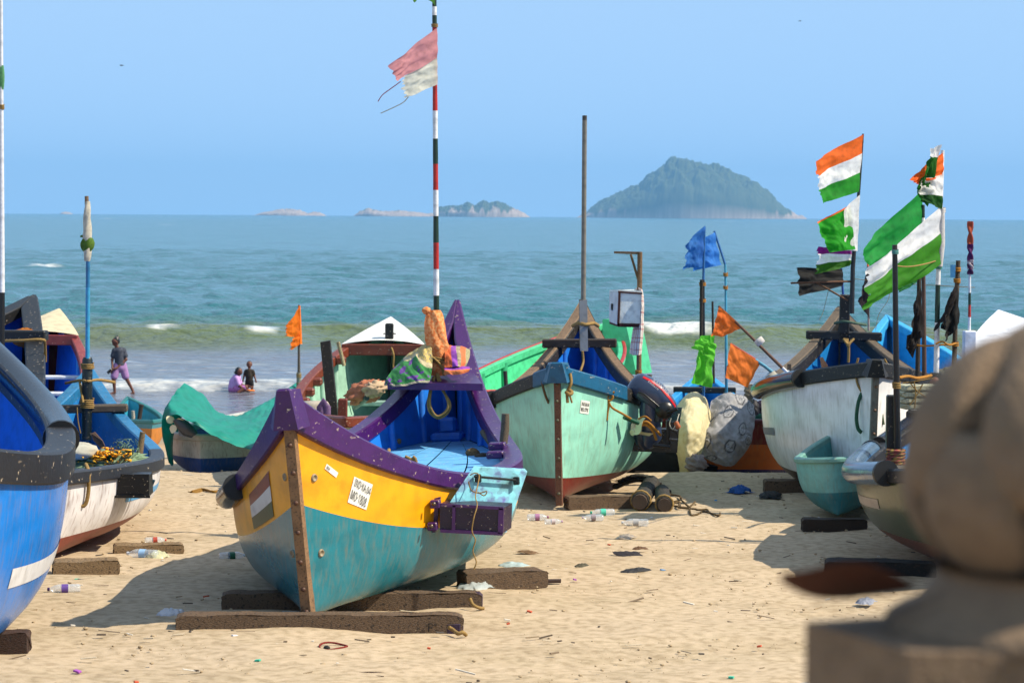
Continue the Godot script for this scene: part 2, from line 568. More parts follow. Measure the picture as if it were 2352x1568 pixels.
# ---------------------------------------------------------------- boats
# A double ended beach boat. Its near stem stands at the node's origin and the hull runs along -z.
class Hull:
	var L := 6.4; var B := 0.98; var h0 := 1.15; var hm := 0.78; var h1 := 1.75; var tm := 0.38
	var e0 := 1.6; var e1 := 1.7; var rk0 := 0.3; var rk1 := 0.35; var kf := 0.25; var k0 := 0.0
	var p0 := 2.0; var p1 := 2.2; var ts := 0.5; var full := 0.26; var vee := 0.46; var cap := 0.0
	func sheer(t: float) -> float:
		if t < tm: return hm + (h0 - hm) * pow(1.0 - t / tm, e0)
		return hm + (h1 - hm) * pow((t - tm) / (1.0 - tm), e1)
	func keel(t: float) -> float:
		return kf * pow(maxf(0.0, (t - 0.55) / 0.45), 2.0) + k0 * pow(maxf(0.0, 1.0 - t / 0.2), 2.0)
	func half(t: float) -> float:
		if t < ts and p0 <= 0.0: return B * sqrt(maxf(0.0, 1.0 - pow(1.0 - t / ts, 2.0)))
		if t < ts: return B * (1.0 - pow(1.0 - t / ts, p0))
		return B * (1.0 - pow((t - ts) / (1.0 - ts), p1))
	func pt(t: float, v: float, side: float, inset := 0.0) -> Vector3:
		var m := smoothstep(0.0, 0.30, minf(t, 1.0 - t))
		var g := pow(1.0 - pow(1.0 - clampf(v, 0.0, 1.0), 2.7), lerpf(vee, full, m))
		if v > 1.0: g = 1.0
		var y := lerpf(keel(t), sheer(t), v)
		var z := -t * L + rk0 * v * pow(maxf(0.0, 1.0 - t / 0.3), 2.0) - rk1 * v * pow(maxf(0.0, (t - 0.7) / 0.3), 2.0)
		return Vector3(side * maxf(0.0, half(t) * g - inset), y, z)
	func v_at(t: float, y: float) -> float:
		return clampf((y - keel(t)) / (sheer(t) - keel(t)), 0.0, 1.0)
	func normal(t: float, v: float, side: float) -> Vector3:
		var a := pt(t + 0.004, v, side) - pt(t - 0.004, v, side)
		var b := pt(t, v + 0.01, side) - pt(t, v - 0.01, side)
		var n := a.cross(b).normalized()
		return n if n.x * side > 0.0 else -n
	func on(t: float, v: float, side: float, off: float) -> Vector3:
		return pt(t, v, side) + normal(t, v, side) * off

func hull_band(h: Hull, va: float, vb: float, m: Material, parent: Node, called: String, t0 := 0.0, t1 := 1.0, off := 0.0, sides := [-1.0, 1.0], va1 := -1.0, vb1 := -1.0) -> MeshInstance3D:
	var st := stool()
	for s: float in sides:
		var f := func(u: float, w: float) -> Vector3:
			var uu := u * u * (3.0 - 2.0 * u) if (t0 == 0.0 and t1 == 1.0) else u
			var t := lerpf(t0, t1, uu)
			var a := va if va1 < 0.0 else lerpf(va, va1, u)
			var b := vb if vb1 < 0.0 else lerpf(vb, vb1, u)
			var v := lerpf(a, b, w if s < 0.0 else 1.0 - w)
			return h.on(t, v, s, off) if off > 0.0 else h.pt(t, v, s)
		add_grid(st, 56 if t1 - t0 > 0.4 else 14, 14 if vb - va > 0.3 else 6, f)
	return part(parent, called, done(st), m)

# sweep of a rectangular rail along the sheer. lo..hi are t; both: run round the near stem
func rail(h: Hull, m: Material, parent: Node, called: String, hh: float, w: float, o: float, t0 := 0.0, t1 := 1.0, sides := 0, dy := 0.0, stem_h := 0.0) -> MeshInstance3D:
	var ts := []
	var n := 44
	if sides == 0:
		for i in range(n, 0, -1): ts.append([lerpf(0.0, t1, pow(float(i) / n, 1.3)), -1.0])
		for i in n + 1: ts.append([lerpf(0.0, t1, pow(float(i) / n, 1.3)), 1.0])
	else:
		for i in n + 1: ts.append([lerpf(t0, t1, float(i) / n), float(sides)])
	var pts := []
	for q in ts:
		var p := h.pt(q[0], 1.0, q[1])
		p.y += dy
		pts.append(p)
	var st := stool()
	var np := pts.size()
	var ns := 7
	var rings := []
	for i in np:
		var d: Vector3 = pts[mini(i + 1, np - 1)] - pts[maxi(i - 1, 0)]
		d.y = 0.0
		d = d.normalized()
		var out := Vector3(-d.z, 0, d.x)
		var away: Vector3 = Vector3(pts[i].x, 0, 0) + (Vector3(0, 0, 1) if ts[i][0] < 0.02 else Vector3.ZERO)
		if ts[i][0] > 0.98: away = Vector3(ts[i][1], 0, -0.2)
		if out.dot(away) < 0.0: out = -out
		var ring := []
		var wi: float = w if ts[i][0] < 0.5 else minf(w, absf(pts[i].x) + 0.004)
		var hq: float = hh + stem_h * pow(maxf(0.0, 1.0 - ts[i][0] / 0.14), 1.5)
		var sec := [Vector2(-wi, -0.01), Vector2(-wi + 0.012, 0.0), Vector2(o - 0.015, 0.0), Vector2(o, -0.015), Vector2(o, -hq + 0.01), Vector2(o - 0.01, -hq), Vector2(-wi, -hq)]
		for s2: Vector2 in sec: ring.append(pts[i] + out * s2.x + Vector3(0, s2.y, 0))
		rings.append(ring)
	for k in ns:
		st.set_smooth_group(k + 1)
		var k2 := (k + 1) % ns
		for i in np - 1: quad(st, rings[i][k], rings[i + 1][k], rings[i + 1][k2], rings[i][k2])
	for e in [0, np - 1]:
		for k in range(1, ns - 1): tri(st, rings[e][0], rings[e][k], rings[e][k + 1])
	return part(parent, called, done(st), m)

func inner_skin(h: Hull, floor_y: float, m: Material, parent: Node, t0 := 0.02, t1 := 0.975) -> void:
	var st := stool()
	for s: float in [-1.0, 1.0]:
		var f := func(u: float, w: float) -> Vector3:
			var t := lerpf(t0, t1, u)
			var vf := h.v_at(t, floor_y)
			var v := lerpf(vf, 1.0, w if s > 0.0 else 1.0 - w)
			var p := h.pt(t, v, s, 0.045)
			p.z += 0.05 * smoothstep(0.8, 1.0, t) - 0.05 * (1.0 - smoothstep(0.0, 0.2, t))
			return p
		add_grid(st, 48, 10, f)
	part(parent, "inner_lining", done(st), m)

func deck_floor(h: Hull, floor_y: float, m: Material, parent: Node, called := "floor_board", t0 := 0.06, t1 := 0.95, planks := 5) -> void:
	# separate boards running along the boat
	for k in planks:
		var f := func(u: float, w: float) -> Vector3:
			var t := lerpf(t0, t1, u)
			var v := h.v_at(t, floor_y)
			var b := h.pt(t, v, 1.0, 0.045).x if v > 0.0 else 0.0
			var q := (k + 0.015 + w * 0.97) / planks * 2.0 - 1.0
			return Vector3(b * q, maxf(floor_y, h.keel(t) + 0.03) + 0.004 * sin(k * 7.3), -t * h.L)
		part(parent, called, grid_mesh(20, 1, f), m)

func stem_post(h: Hull, w: float, m: Material, parent: Node, top := 1.0) -> MeshInstance3D:
	var st := stool()
	var pts := []
	for i in 15: pts.append(h.pt(0.0, top * i / 14.0, 1.0) + Vector3(0, -0.012 if i == 0 else 0.0, 0.012))
	for i in 14:
		var a: Vector3 = pts[i]
		var b: Vector3 = pts[i + 1]
		st.set_smooth_group(-1)
		var x := Vector3(w * 0.5, 0, 0)
		var k := Vector3(0, 0, -0.09)
		var e := Vector3(w * 0.12, 0, 0)
		quad(st, a - x + e, b - x + e, b + x - e, a + x - e)
		quad(st, a + x - e, b + x - e, b + x + k, a + x + k)
		quad(st, a - x + k, b - x + k, b - x + e, a - x + e)
	quad(st, pts[0] - Vector3(w * 0.5, 0, 0), pts[0] + Vector3(w * 0.5, 0, 0), pts[0] + Vector3(w * 0.5, 0, -0.09), pts[0] + Vector3(-w * 0.5, 0, -0.09))
	return part(parent, "stem_strip", done(st), m)

func stem_bolts(h: Hull, vs: Array, m: Material, parent: Node) -> void:
	for v: float in vs:
		var p := h.pt(0.0, v, 1.0) + Vector3(0.004 * sin(v * 40.0), 0, 0.014)
		part(parent, "bolt", lathe_mesh([Vector2(0, 0.012), Vector2(0.011, 0.010), Vector2(0.015, 0.0)], 10, Transform3D(Basis(Vector3.RIGHT, PI / 2), p)), m)

# block that caps the near stem
func stem_cap(h: Hull, w: float, hgt: float, back: float, m: Material, parent: Node, low := 0.03) -> void:
	var p := h.pt(0.0, 1.0, 1.0)
	var st := stool()
	st.set_smooth_group(-1)
	var y1 := p.y + hgt
	var y0 := p.y - low
	var z0 := p.z + 0.055
	var a := [Vector3(-w * 0.62, y0 - 0.03, z0), Vector3(w * 0.62, y0 - 0.03, z0), Vector3(w * 0.42, y1, z0 + 0.012), Vector3(-w * 0.42, y1, z0 + 0.012)]
	var bk := [Vector3(-w * 1.0, y0 - 0.02, z0 - back), Vector3(w * 1.0, y0 - 0.02, z0 - back), Vector3(w * 0.6, y1 - hgt * 0.35, z0 - back), Vector3(-w * 0.6, y1 - hgt * 0.35, z0 - back)]
	var e := 0.012
	quad(st, a[0], a[3] - Vector3(-e, e, 0), a[2] - Vector3(e, e, 0), a[1])
	quad(st, a[1], a[2] - Vector3(e, e, 0), bk[2], bk[1])
	quad(st, bk[0], bk[3], a[3] - Vector3(-e, e, 0), a[0])
	quad(st, a[3] - Vector3(-e, e, 0), a[3] - Vector3(-e * 2, 0, e), a[2] - Vector3(e * 2, 0, e), a[2] - Vector3(e, e, 0))
	quad(st, a[3] - Vector3(-e * 2, 0, e), bk[3], bk[2], a[2] - Vector3(e * 2, 0, e))
	tri(st, a[2] - Vector3(e, e, 0), a[2] - Vector3(e * 2, 0, e), bk[2])
	tri(st, a[3] - Vector3(-e, e, 0), bk[3], a[3] - Vector3(-e * 2, 0, e))
	quad(st, bk[0], bk[1], bk[2], bk[3])
	part(parent, "stem_cap", done(st), m)

func crossbeam(h: Hull, t: float, m: Material, parent: Node, over := 0.06, hh := 0.09, dd := 0.13, dy := 0.0, called := "crossbeam") -> Vector3:
	var p := h.pt(t, 1.0, 1.0)
	var c := Vector3(0, p.y + dy + hh * 0.4, p.z)
	part(parent, called, box_mesh(Vector3(p.x * 2.0 + over * 2.0, hh, dd), 0.012), m, Transform3D(Basis.IDENTITY, c))
	return c

func rib(h: Hull, t: float, side: float, floor_y: float, m: Material, parent: Node, r := 0.03) -> void:
	var pts := []
	var vf := h.v_at(t, floor_y)
	for i in 9: pts.append(h.pt(t, lerpf(vf, 0.98, i / 8.0), side, 0.055))
	part(parent, "rib", tube_mesh(pts, r, 6), m)

func pipe_guard(h: Hull, side: float, t0: float, t1: float, r: float, m: Material, parent: Node, dy := -0.05, out := 0.03) -> void:
	var pts := []
	for i in 25:
		var t := lerpf(t0, t1, i / 24.0)
		var n := h.normal(t, 0.97, side)
		n.y = 0
		pts.append(h.pt(t, 1.0, side) + n.normalized() * out + Vector3(0, dy, 0))
	var o := part(parent, "rail_guard", tube_mesh(pts, r, 18), m)
	# split open end ring
	for e in [0, 24]:
		var d: Vector3 = (pts[mini(e + 1, 24)] - pts[maxi(e - 1, 0)]).normalized()
		part(o, "end_ring", tube_mesh([pts[e] - d * 0.02, pts[e] + d * 0.02], r * 1.08, 18), mat(Color(0.03, 0.03, 0.035), 0.5, "plain"))

# number plate that lies on the hull, with its lettering
func plate(h: Hull, side: float, t: float, v: float, w: float, hgt: float, lines: Array, parent: Node, skew := 0.0, mono := false, fs := 1.0) -> void:
	var c := h.pt(t, v, side)
	var ax := (h.pt(t + 0.01 * side, v, side) - h.pt(t - 0.01 * side, v, side)).normalized()
	ax.y += skew
	ax = ax.normalized()
	var nn := h.normal(t, v, side)
	var up := nn.cross(ax).normalized()
	if up.y < 0: up = -up
	# warp flat points to the hull by searching t, v
	var place := func(x: float, y: float, off: float) -> Vector3:
		var want := c + ax * x + up * y
		var tt := t
		var vv := v
		for i in 7:
			var p := h.pt(tt, vv, side)
			var dt := (h.pt(tt + 0.002, vv, side) - p) / 0.002
			var dv := (h.pt(tt, vv + 0.004, side) - p) / 0.004
			var r := want - p
			var a := dt.dot(dt); var b := dt.dot(dv); var e := dv.dot(dv)
			var det := a * e - b * b
			tt += (r.dot(dt) * e - r.dot(dv) * b) / det
			vv += (r.dot(dv) * a - r.dot(dt) * b) / det
		return h.on(tt, vv, side, off)
	var f := func(u: float, q: float) -> Vector3:
		return place.call((u - 0.5) * w, (q - 0.5) * hgt, 0.004)
	var pl := part(parent, "number_plate", grid_mesh(10, 8, f), mat(Color(0.90, 0.90, 0.87), 0.45, "paint", 3.0))
	var ink := mat(Color(0.02, 0.02, 0.02), 0.5, "plain")
	for k in lines.size():
		var tm_ := TextMesh.new()
		tm_.text = lines[k][0]
		var font := SystemFont.new()
		font.font_names = PackedStringArray(["Droid Sans"])
		font.font_weight = 400 if mono else 700
		tm_.font = font
		tm_.font_size = 48
		tm_.pixel_size = 0.01
		tm_.depth = 0.0
		tm_.curve_step = 2.0
		var arr := tm_.surface_get_arrays(0)
		var vs: PackedVector3Array = arr[Mesh.ARRAY_VERTEX]
		var lo := vs[0]; var hi := vs[0]
		for p in vs:
			lo = lo.min(p); hi = hi.max(p)
		var st := stool()
		st.set_smooth_group(1)
		var idx: PackedInt32Array = arr[Mesh.ARRAY_INDEX]
		var ww: float = lines[k][3]
		var hh: float = lines[k][4]
		for i in idx:
			var p := vs[i]
			var x: float = lines[k][1] + ((p.x - lo.x) / (hi.x - lo.x) - 0.5) * ww
			var y: float = lines[k][2] + ((p.y - lo.y) / (hi.y - lo.y) - 0.5) * hh
			y += lines[k][5] * x
			st.add_vertex(place.call(x, y, 0.008))
		part(pl, "lettering", done(st), ink)

func boat_node(called: String, label: String, where: Vector3, turn_deg: float, heel_deg := 0.0, pitch_deg := 0.0) -> Node3D:
	var b := thing(called, label, "boat", where, 0.0, "fishing boats drawn up on the sand")
	b.rotation_degrees = Vector3(pitch_deg, -turn_deg, heel_deg)
	return b

func slab(st: SurfaceTool, pts: Array, off: Vector3) -> void:
	st.set_smooth_group(-1)
	var n := pts.size()
	for i in range(1, n - 1):
		tri(st, pts[0], pts[i], pts[i + 1])
		tri(st, pts[0] + off, pts[i + 1] + off, pts[i] + off)
	for i in n:
		var j := (i + 1) % n
		quad(st, pts[i], pts[i] + off, pts[j] + off, pts[j])

func slab_mesh(pts: Array, off: Vector3) -> ArrayMesh:
	var st := stool()
	slab(st, pts, off)
	return done(st)

# a picture point at a depth, in a node's own axes
func loc(o: Node3D, px: float, py: float, depth: float) -> Vector3:
	return o.global_transform.affine_inverse() * at(px, py, depth)

func rope(parent: Node3D, pts: Array, r: float, m: Material, n := 28, called := "rope") -> MeshInstance3D:
	var st := stool()
	add_rope(st, pts, r, n)
	return part(parent, called, done(st), m)

func rope_px(parent: Node3D, pts: Array, r: float, m: Material, n := 28, called := "rope") -> MeshInstance3D:
	return rope(parent, pts.map(func(p): return loc(parent, p[0], p[1], p[2])), r, m, n, called)

# coils of rope wound round a spar
func lashing(parent: Node3D, c: Vector3, axis: Vector3, r: float, turns: int, thick: float, m: Material, called := "lashing") -> void:
	var pts := []
	var q := Basis(Quaternion(Vector3.UP, axis.normalized()))
	for i in turns * 12 + 1:
		var a := TAU * i / 12.0
		pts.append(c + q * Vector3(cos(a) * r * (1.0 + 0.05 * sin(i * 1.7)), (float(i) / (turns * 12.0) - 0.5) * turns * thick * 2.1, sin(a) * r))
	part(parent, called, tube_mesh(pts, thick, 5), m)

func rope_tan() -> StandardMaterial3D: return mat(Color(0.62, 0.50, 0.28), 0.85, "cloth", 5.0)
func rope_gold() -> StandardMaterial3D: return mat(Color(0.70, 0.48, 0.14), 0.8, "cloth", 5.0)

var yellow_boat: Node3D
var yellow_hull: Hull
var mint_boat: Node3D
var mint_hull: Hull
var white_boat: Node3D
var white_hull: Hull
var left_boat: Node3D
var red_boat: Node3D
var red_hull: Hull
var green_hull_boat: Node3D

const PURPLE := Color(0.24, 0.07, 0.33)
const BLUE := Color(0.07, 0.43, 0.82)
const SKYBLUE := Color(0.13, 0.52, 0.82)

func build_boats() -> void:
	build_yellow_boat()
	build_mint_boat()
	build_white_boat()
	build_left_boat()
	build_red_boat()
	build_far_boats()
	build_dinghies()

func build_yellow_boat() -> void:
	var b := boat_node("fishing_boat", "yellow and teal fishing boat with purple rails on timber skids", at(705, 1430, 13.5), 7.0, 3.6)
	var h := Hull.new()
	h.L = 6.3; h.B = 0.93; h.h0 = 1.33; h.hm = 0.605; h.h1 = 1.60; h.tm = 0.38; h.e0 = 3.0; h.e1 = 3.7; h.full = 0.17; h.vee = 0.30; h.rk0 = 0.2; h.rk1 = 0.25; h.kf = 0.3; h.ts = 0.42; h.p0 = 2.1; h.p1 = 1.4
	yellow_boat = b; yellow_hull = h
	hull_band(h, 0.0, 0.53, mat(Color(0.03, 0.45, 0.51), 0.25, "grimy", 0.8), b, "bottom")
	hull_band(h, 0.53, 1.0, mat(Color(0.93, 0.63, 0.03), 0.38, "paint", 0.8), b, "topsides")
	inner_skin(h, 0.52, mat(BLUE, 0.5, "paint", 1.0), b)
	deck_floor(h, 0.52, mat(Color(0.38, 0.66, 0.86), 0.6, "worn", 0.9), b)
	var pm := mat(PURPLE, 0.36, "worn", 1.1)
	rail(h, pm, b, "gunwale", 0.115, 0.10, 0.03, 0.0, 1.0, 0, 0.03, 0.10)
	stem_cap(h, 0.115, 0.035, 0.13, pm, b, 0.17)
	stem_post(h, 0.075, mat(Color(0.50, 0.38, 0.26), 0.7, "tar", 2.0), b, 0.9)
	stem_bolts(h, [0.05, 0.15, 0.27, 0.4, 0.53, 0.66, 0.78], mat(Color(0.3, 0.19, 0.12), 0.6, "rusty", 4.0), b)
	# board across the far end
	part(b, "end_board", slab_mesh([loc(b, 889, 878, 18.35), loc(b, 1108, 881, 18.35), loc(b, 1088, 856, 19.0), loc(b, 912, 853, 19.0)], Vector3(0, -0.055, 0)), pm)
	for t in [0.80, 0.88, 0.94]:
		for s in [-1.0, 1.0]: rib(h, t, s, 0.52, mat(BLUE, 0.5, "paint", 1.0), b, 0.035)
	var st := stool()
	var zc: float = h.pt(0.9, 0.5, 1.0).z
	add_box(st, Vector3(0, 0.555, zc + 0.1), Vector3(0.26, 0.07, 0.2), Basis.IDENTITY, 0.03)
	part(b, "mast_step", done(st), mat(BLUE, 0.5, "paint", 1.0))
	part(b, "mast_block", box_mesh(Vector3(0.14, 0.12, 0.14), 0.02), mat(BLUE, 0.5, "paint", 1.0), Transform3D(Basis.IDENTITY, Vector3(0, 0.645, zc + 0.06)))
	pipe_guard(h, -1.0, 0.15, 0.5, 0.075, mat(Color(0.07, 0.07, 0.085), 0.22, "paint"), b, -0.06)
	# flag panel painted on the shaded side
	hull_band(h, 0.72, 0.80, mat(Color(0.48, 0.16, 0.07), 0.4, "paint"), b, "painted_stripe", 0.05, 0.115, 0.004, [-1.0])
	hull_band(h, 0.635, 0.72, mat(Color(0.78, 0.78, 0.76), 0.4, "paint"), b, "painted_stripe", 0.05, 0.115, 0.004, [-1.0])
	hull_band(h, 0.55, 0.635, mat(Color(0.07, 0.25, 0.13), 0.4, "paint"), b, "painted_stripe", 0.05, 0.115, 0.004, [-1.0])
	plate(h, 1.0, 0.068, 0.69, 0.18, 0.155, [["IND·KA.04", 0.004, 0.04, 0.16, 0.046, -0.1], ["MO·1808", -0.006, -0.034, 0.15, 0.056, -0.1]], b, -0.06, true)
	plate(h, 1.0, 0.038, 0.755, 0.115, 0.032, [["Moi", -0.036, 0.0, 0.03, 0.018, 0.0]], b, -0.22)
	for q in [[0.02, 0.68, 1.0], [0.022, 0.32, 1.0], [0.016, 0.68, -1.0], [0.018, 0.32, -1.0]]:
		var n := h.normal(q[0], q[1], q[2])
		part(b, "drain_ring", lathe_mesh([Vector2(0.0, 0.002), Vector2(0.012, 0.003), Vector2(0.016, 0.010), Vector2(0.021, 0.009), Vector2(0.024, 0.0)], 16, Transform3D(Basis(Quaternion(Vector3.UP, n)), h.pt(q[0], q[1], q[2]))), mat(Color(0.55, 0.5, 0.4), 0.5, "rusty", 4.0))
	# motor bracket: plate on the hull, box arm, upright board
	var dark := mat(Color(0.12, 0.035, 0.17), 0.4, "worn", 2.0)
	var z := 14.5
	part(b, "bracket_plate", slab_mesh([loc(b, 978, 1146, z), loc(b, 1013, 1140, z), loc(b, 1003, 1220, z), loc(b, 962, 1224, z)], Vector3(0, 0, 0.045)), pm)
	for q in [[1000, 1157], [994, 1208]]:
		part(b, "bracket_lug", box_mesh(Vector3(0.06, 0.05, 0.07), 0.006), pm, Transform3D(Basis.IDENTITY, loc(b, q[0], q[1], z - 0.12)))
		part(b, "bolt", lathe_mesh([Vector2(0, 0.02), Vector2(0.013, 0.018), Vector2(0.013, 0.0)], 8, Transform3D(Basis(Vector3.RIGHT, PI / 2), loc(b, q[0] - 3, q[1], z - 0.17))), mat(Color(0.45, 0.4, 0.35), 0.4, "metal"))
	var box := part(b, "bracket_arm", slab_mesh([loc(b, 1010, 1157, z - 0.12), loc(b, 1158, 1166, z - 0.12), loc(b, 1156, 1224, z - 0.12), loc(b, 1010, 1216, z - 0.12)], Vector3(0.02, 0, -0.24)), dark)
	for q in [[1012, 1159, 1156, 1167, 1157, 1160], [1012, 1219, 1155, 1226, 1155, 1219], [1146, 1166, 1158, 1167, 1156, 1224], [1040, 1160, 1047, 1160, 1046, 1217]]:
		var p: Array = [loc(b, q[0], q[1], z - 0.125), loc(b, q[2], q[3], z - 0.125)]
		if q[2] - q[0] < 20: p = [loc(b, q[0], q[1], z - 0.125), loc(b, q[2], q[3], z - 0.125), loc(b, q[2] - 2, q[5], z - 0.125), loc(b, q[0] - 2, q[5], z - 0.125)]
		else: p = [loc(b, q[0], q[1] - 4, z - 0.125), loc(b, q[2], q[3] - 4, z - 0.125), loc(b, q[2], q[3] + 3, z - 0.125), loc(b, q[0], q[1] + 3, z - 0.125)]
		part(box, "edge_batten", slab_mesh(p, Vector3(0, 0, 0.018)), pm)
	var board := part(b, "motor_board", slab_mesh([loc(b, 1088, 1071, z + 0.12), loc(b, 1204, 1077, z + 0.42), loc(b, 1210, 1084, z + 0.43), loc(b, 1163, 1222, z + 0.31), loc(b, 1012, 1216, z - 0.08), loc(b, 1022, 1170, z - 0.05)], Vector3(0, 0, -0.03)), teal_board())
	part(board, "hinge_rod", tube_mesh([loc(b, 1090, 1094, z + 0.08), loc(b, 1192, 1103, z + 0.34)], 0.008, 8), mat(Color(0.2, 0.22, 0.22), 0.5, "metal"))
	for q in [[1098, 1098], [1186, 1104]]: part(board, "hinge", box_mesh(Vector3(0.04, 0.05, 0.03), 0.005), mat(Color(0.25, 0.28, 0.28), 0.5, "metal"), Transform3D(Basis.IDENTITY, loc(b, q[0], q[1], z + 0.1 + (q[0] - 1098) * 0.0026)))
	# cleats and thole pins
	for q in [[1158, 980, 16.9, 0.03, 1160, 1022]]:
		part(b, "thole_pin", tube_mesh([loc(b, 1161, 950, 17.0), loc(b, 1160, 985, 17.0), loc(b, 1156, 1018, 17.0)], [0.028, 0.032, 0.03], 8), mat(Color(0.42, 0.37, 0.30), 0.8, "wood", 2.0))
	part(b, "thole_block", box_mesh(Vector3(0.12, 0.05, 0.1)), pm, Transform3D(Basis.IDENTITY, loc(b, 1142, 1024, 16.8)))
	part(b, "thole_block", box_mesh(Vector3(0.12, 0.05, 0.1)), pm, Transform3D(Basis.IDENTITY, loc(b, 1138, 1044, 16.6)))

func teal_board() -> StandardMaterial3D:
	noise_tex("boardpatch", 0.008, 5, [[0.0, Color(0.3, 0.16, 0.5, 0.9)], [0.27, Color(0.42, 0.3, 0.66, 0.8)], [0.36, Color(0.45, 0.38, 0.7, 0.0)], [0.62, Color(0.3, 0.4, 0.42, 0.0)], [0.7, Color(0.26, 0.34, 0.36, 0.7)], [1.0, Color(0.3, 0.4, 0.4, 0.9)]])
	var m := mat(Color(0.50, 0.80, 0.86), 0.55, "worn", 1.01).duplicate() as StandardMaterial3D
	m.detail_albedo = tex.boardpatch
	m.uv2_scale = Vector3.ONE * 1.3
	return m

func build_mint_boat() -> void:
	var b := boat_node("fishing_boat", "mint green fishing boat with red bottom, blue bow cap and tarred rails", at(1284, 1158, 21.5), 3.6, 1.0)
	var h := Hull.new()
	h.L = 6.6; h.B = 0.95; h.h0 = 1.25; h.hm = 0.68; h.h1 = 1.60; h.tm = 0.40; h.e0 = 1.25; h.e1 = 2.7; h.rk0 = 0.15; h.p0 = 2.0; h.kf = 0.3; h.p1 = 1.35; h.ts = 0.44
	mint_boat = b; mint_hull = h
	hull_band(h, 0.0, 0.20, mat(Color(0.42, 0.09, 0.06), 0.45, "grimy", 1.0), b, "bottom", 0.0, 1.0, 0.0, [-1.0, 1.0], 0.0, 0.06)
	hull_band(h, 0.20, 1.0, mat(Color(0.57, 0.83, 0.75), 0.42, "grimy", 0.6), b, "topsides", 0.0, 1.0, 0.0, [-1.0, 1.0], 0.06, 1.0)
	inner_skin(h, 0.55, mat(BLUE, 0.45, "paint", 1.0), b)
	deck_floor(h, 0.55, mat(BLUE, 0.5, "paint", 1.0), b)
	rail(h, mat(Color(0.10, 0.09, 0.08), 0.6, "worn", 1.3), b, "gunwale", 0.13, 0.10, 0.03, 0.0, 1.0, 0, 0.02)
	var bm := mat(Color(0.05, 0.33, 0.47), 0.45, "worn", 1.0)
	stem_cap(h, 0.15, 0.06, 0.3, bm, b, 0.1)
	rail(h, bm, b, "bow_rail", 0.145, 0.115, 0.04, 0.0, 0.165, 1, 0.03)
	rail(h, bm, b, "bow_rail", 0.145, 0.115, 0.04, 0.0, 0.05, -1, 0.03)
	rail(h, mat(Color(0.45, 0.36, 0.27), 0.8, "tar", 1.4), b, "rail_cap", 0.012, 0.09, 0.02, 0.36, 0.99, -1, 0.034)
	rail(h, mat(Color(0.45, 0.36, 0.27), 0.8, "tar", 1.4), b, "rail_cap", 0.012, 0.09, 0.02, 0.36, 0.99, 1, 0.034)
	stem_post(h, 0.07, mat(Color(0.40, 0.26, 0.19), 0.7, "tar", 2.0), b, 0.95)
	stem_bolts(h, [0.08, 0.2, 0.34, 0.48, 0.62, 0.76, 0.88], mat(Color(0.3, 0.3, 0.22), 0.6, "rusty", 4.0), b)
	crossbeam(h, 0.85, mat(Color(0.16, 0.11, 0.08), 0.7, "worn", 1.2), b, 0.10, 0.10, 0.14, 0.02)
	for t in [0.76, 0.82, 0.89]:
		for s in [-1.0, 1.0]: rib(h, t, s, 0.55, mat(BLUE, 0.45, "paint", 1.0), b, 0.04)
	pipe_guard(h, -1.0, 0.2, 0.46, 0.08, mat(Color(0.05, 0.055, 0.07), 0.2, "paint"), b, -0.06)
	plate(h, 1.0, 0.058, 0.75, 0.165, 0.12, [["IND.KA.04", 0.0, 0.026, 0.14, 0.032, 0.0], ["MO.1718", -0.004, -0.024, 0.132, 0.036, 0.0]], b, 0.0)
	# mast step plank that carries the steel pole
	part(b, "mast_plank", slab_mesh([loc(b, 1330, 688, 26.6), loc(b, 1338, 686, 26.6), loc(b, 1340, 800, 26.6), loc(b, 1331, 800, 26.6)], Vector3(0, 0, -0.05)), mat(Color(0.33, 0.30, 0.27), 0.7, "wood", 2.0))
	# bracket for the motor
	part(b, "bracket_arm", slab_mesh([loc(b, 1424, 990, 22.9), loc(b, 1560, 985, 22.9), loc(b, 1556, 1040, 22.9), loc(b, 1420, 1035, 22.9)], Vector3(0, 0, -0.2)), mat(Color(0.03, 0.028, 0.025), 0.5, "worn", 2.0))
	part(b, "motor_board", slab_mesh([loc(b, 1540, 934, 23.2), loc(b, 1567, 936, 23.2), loc(b, 1551, 1038, 23.2), loc(b, 1520, 1038, 23.2)], Vector3(0, 0, -0.03)), mat(Color(0.07, 0.22, 0.24), 0.5, "worn", 2.0))
	part(b, "thole_pin", tube_mesh([loc(b, 1160, 852, 24.2), loc(b, 1163, 895, 24.2)], 0.022, 6), mat(Color(0.2, 0.15, 0.1), 0.8, "wood", 2.0))
	part(b, "thole_pin", tube_mesh([loc(b, 1492, 860, 24.6), loc(b, 1490, 900, 24.6)], 0.03, 6), mat(Color(0.4, 0.34, 0.26), 0.8, "wood", 2.0))

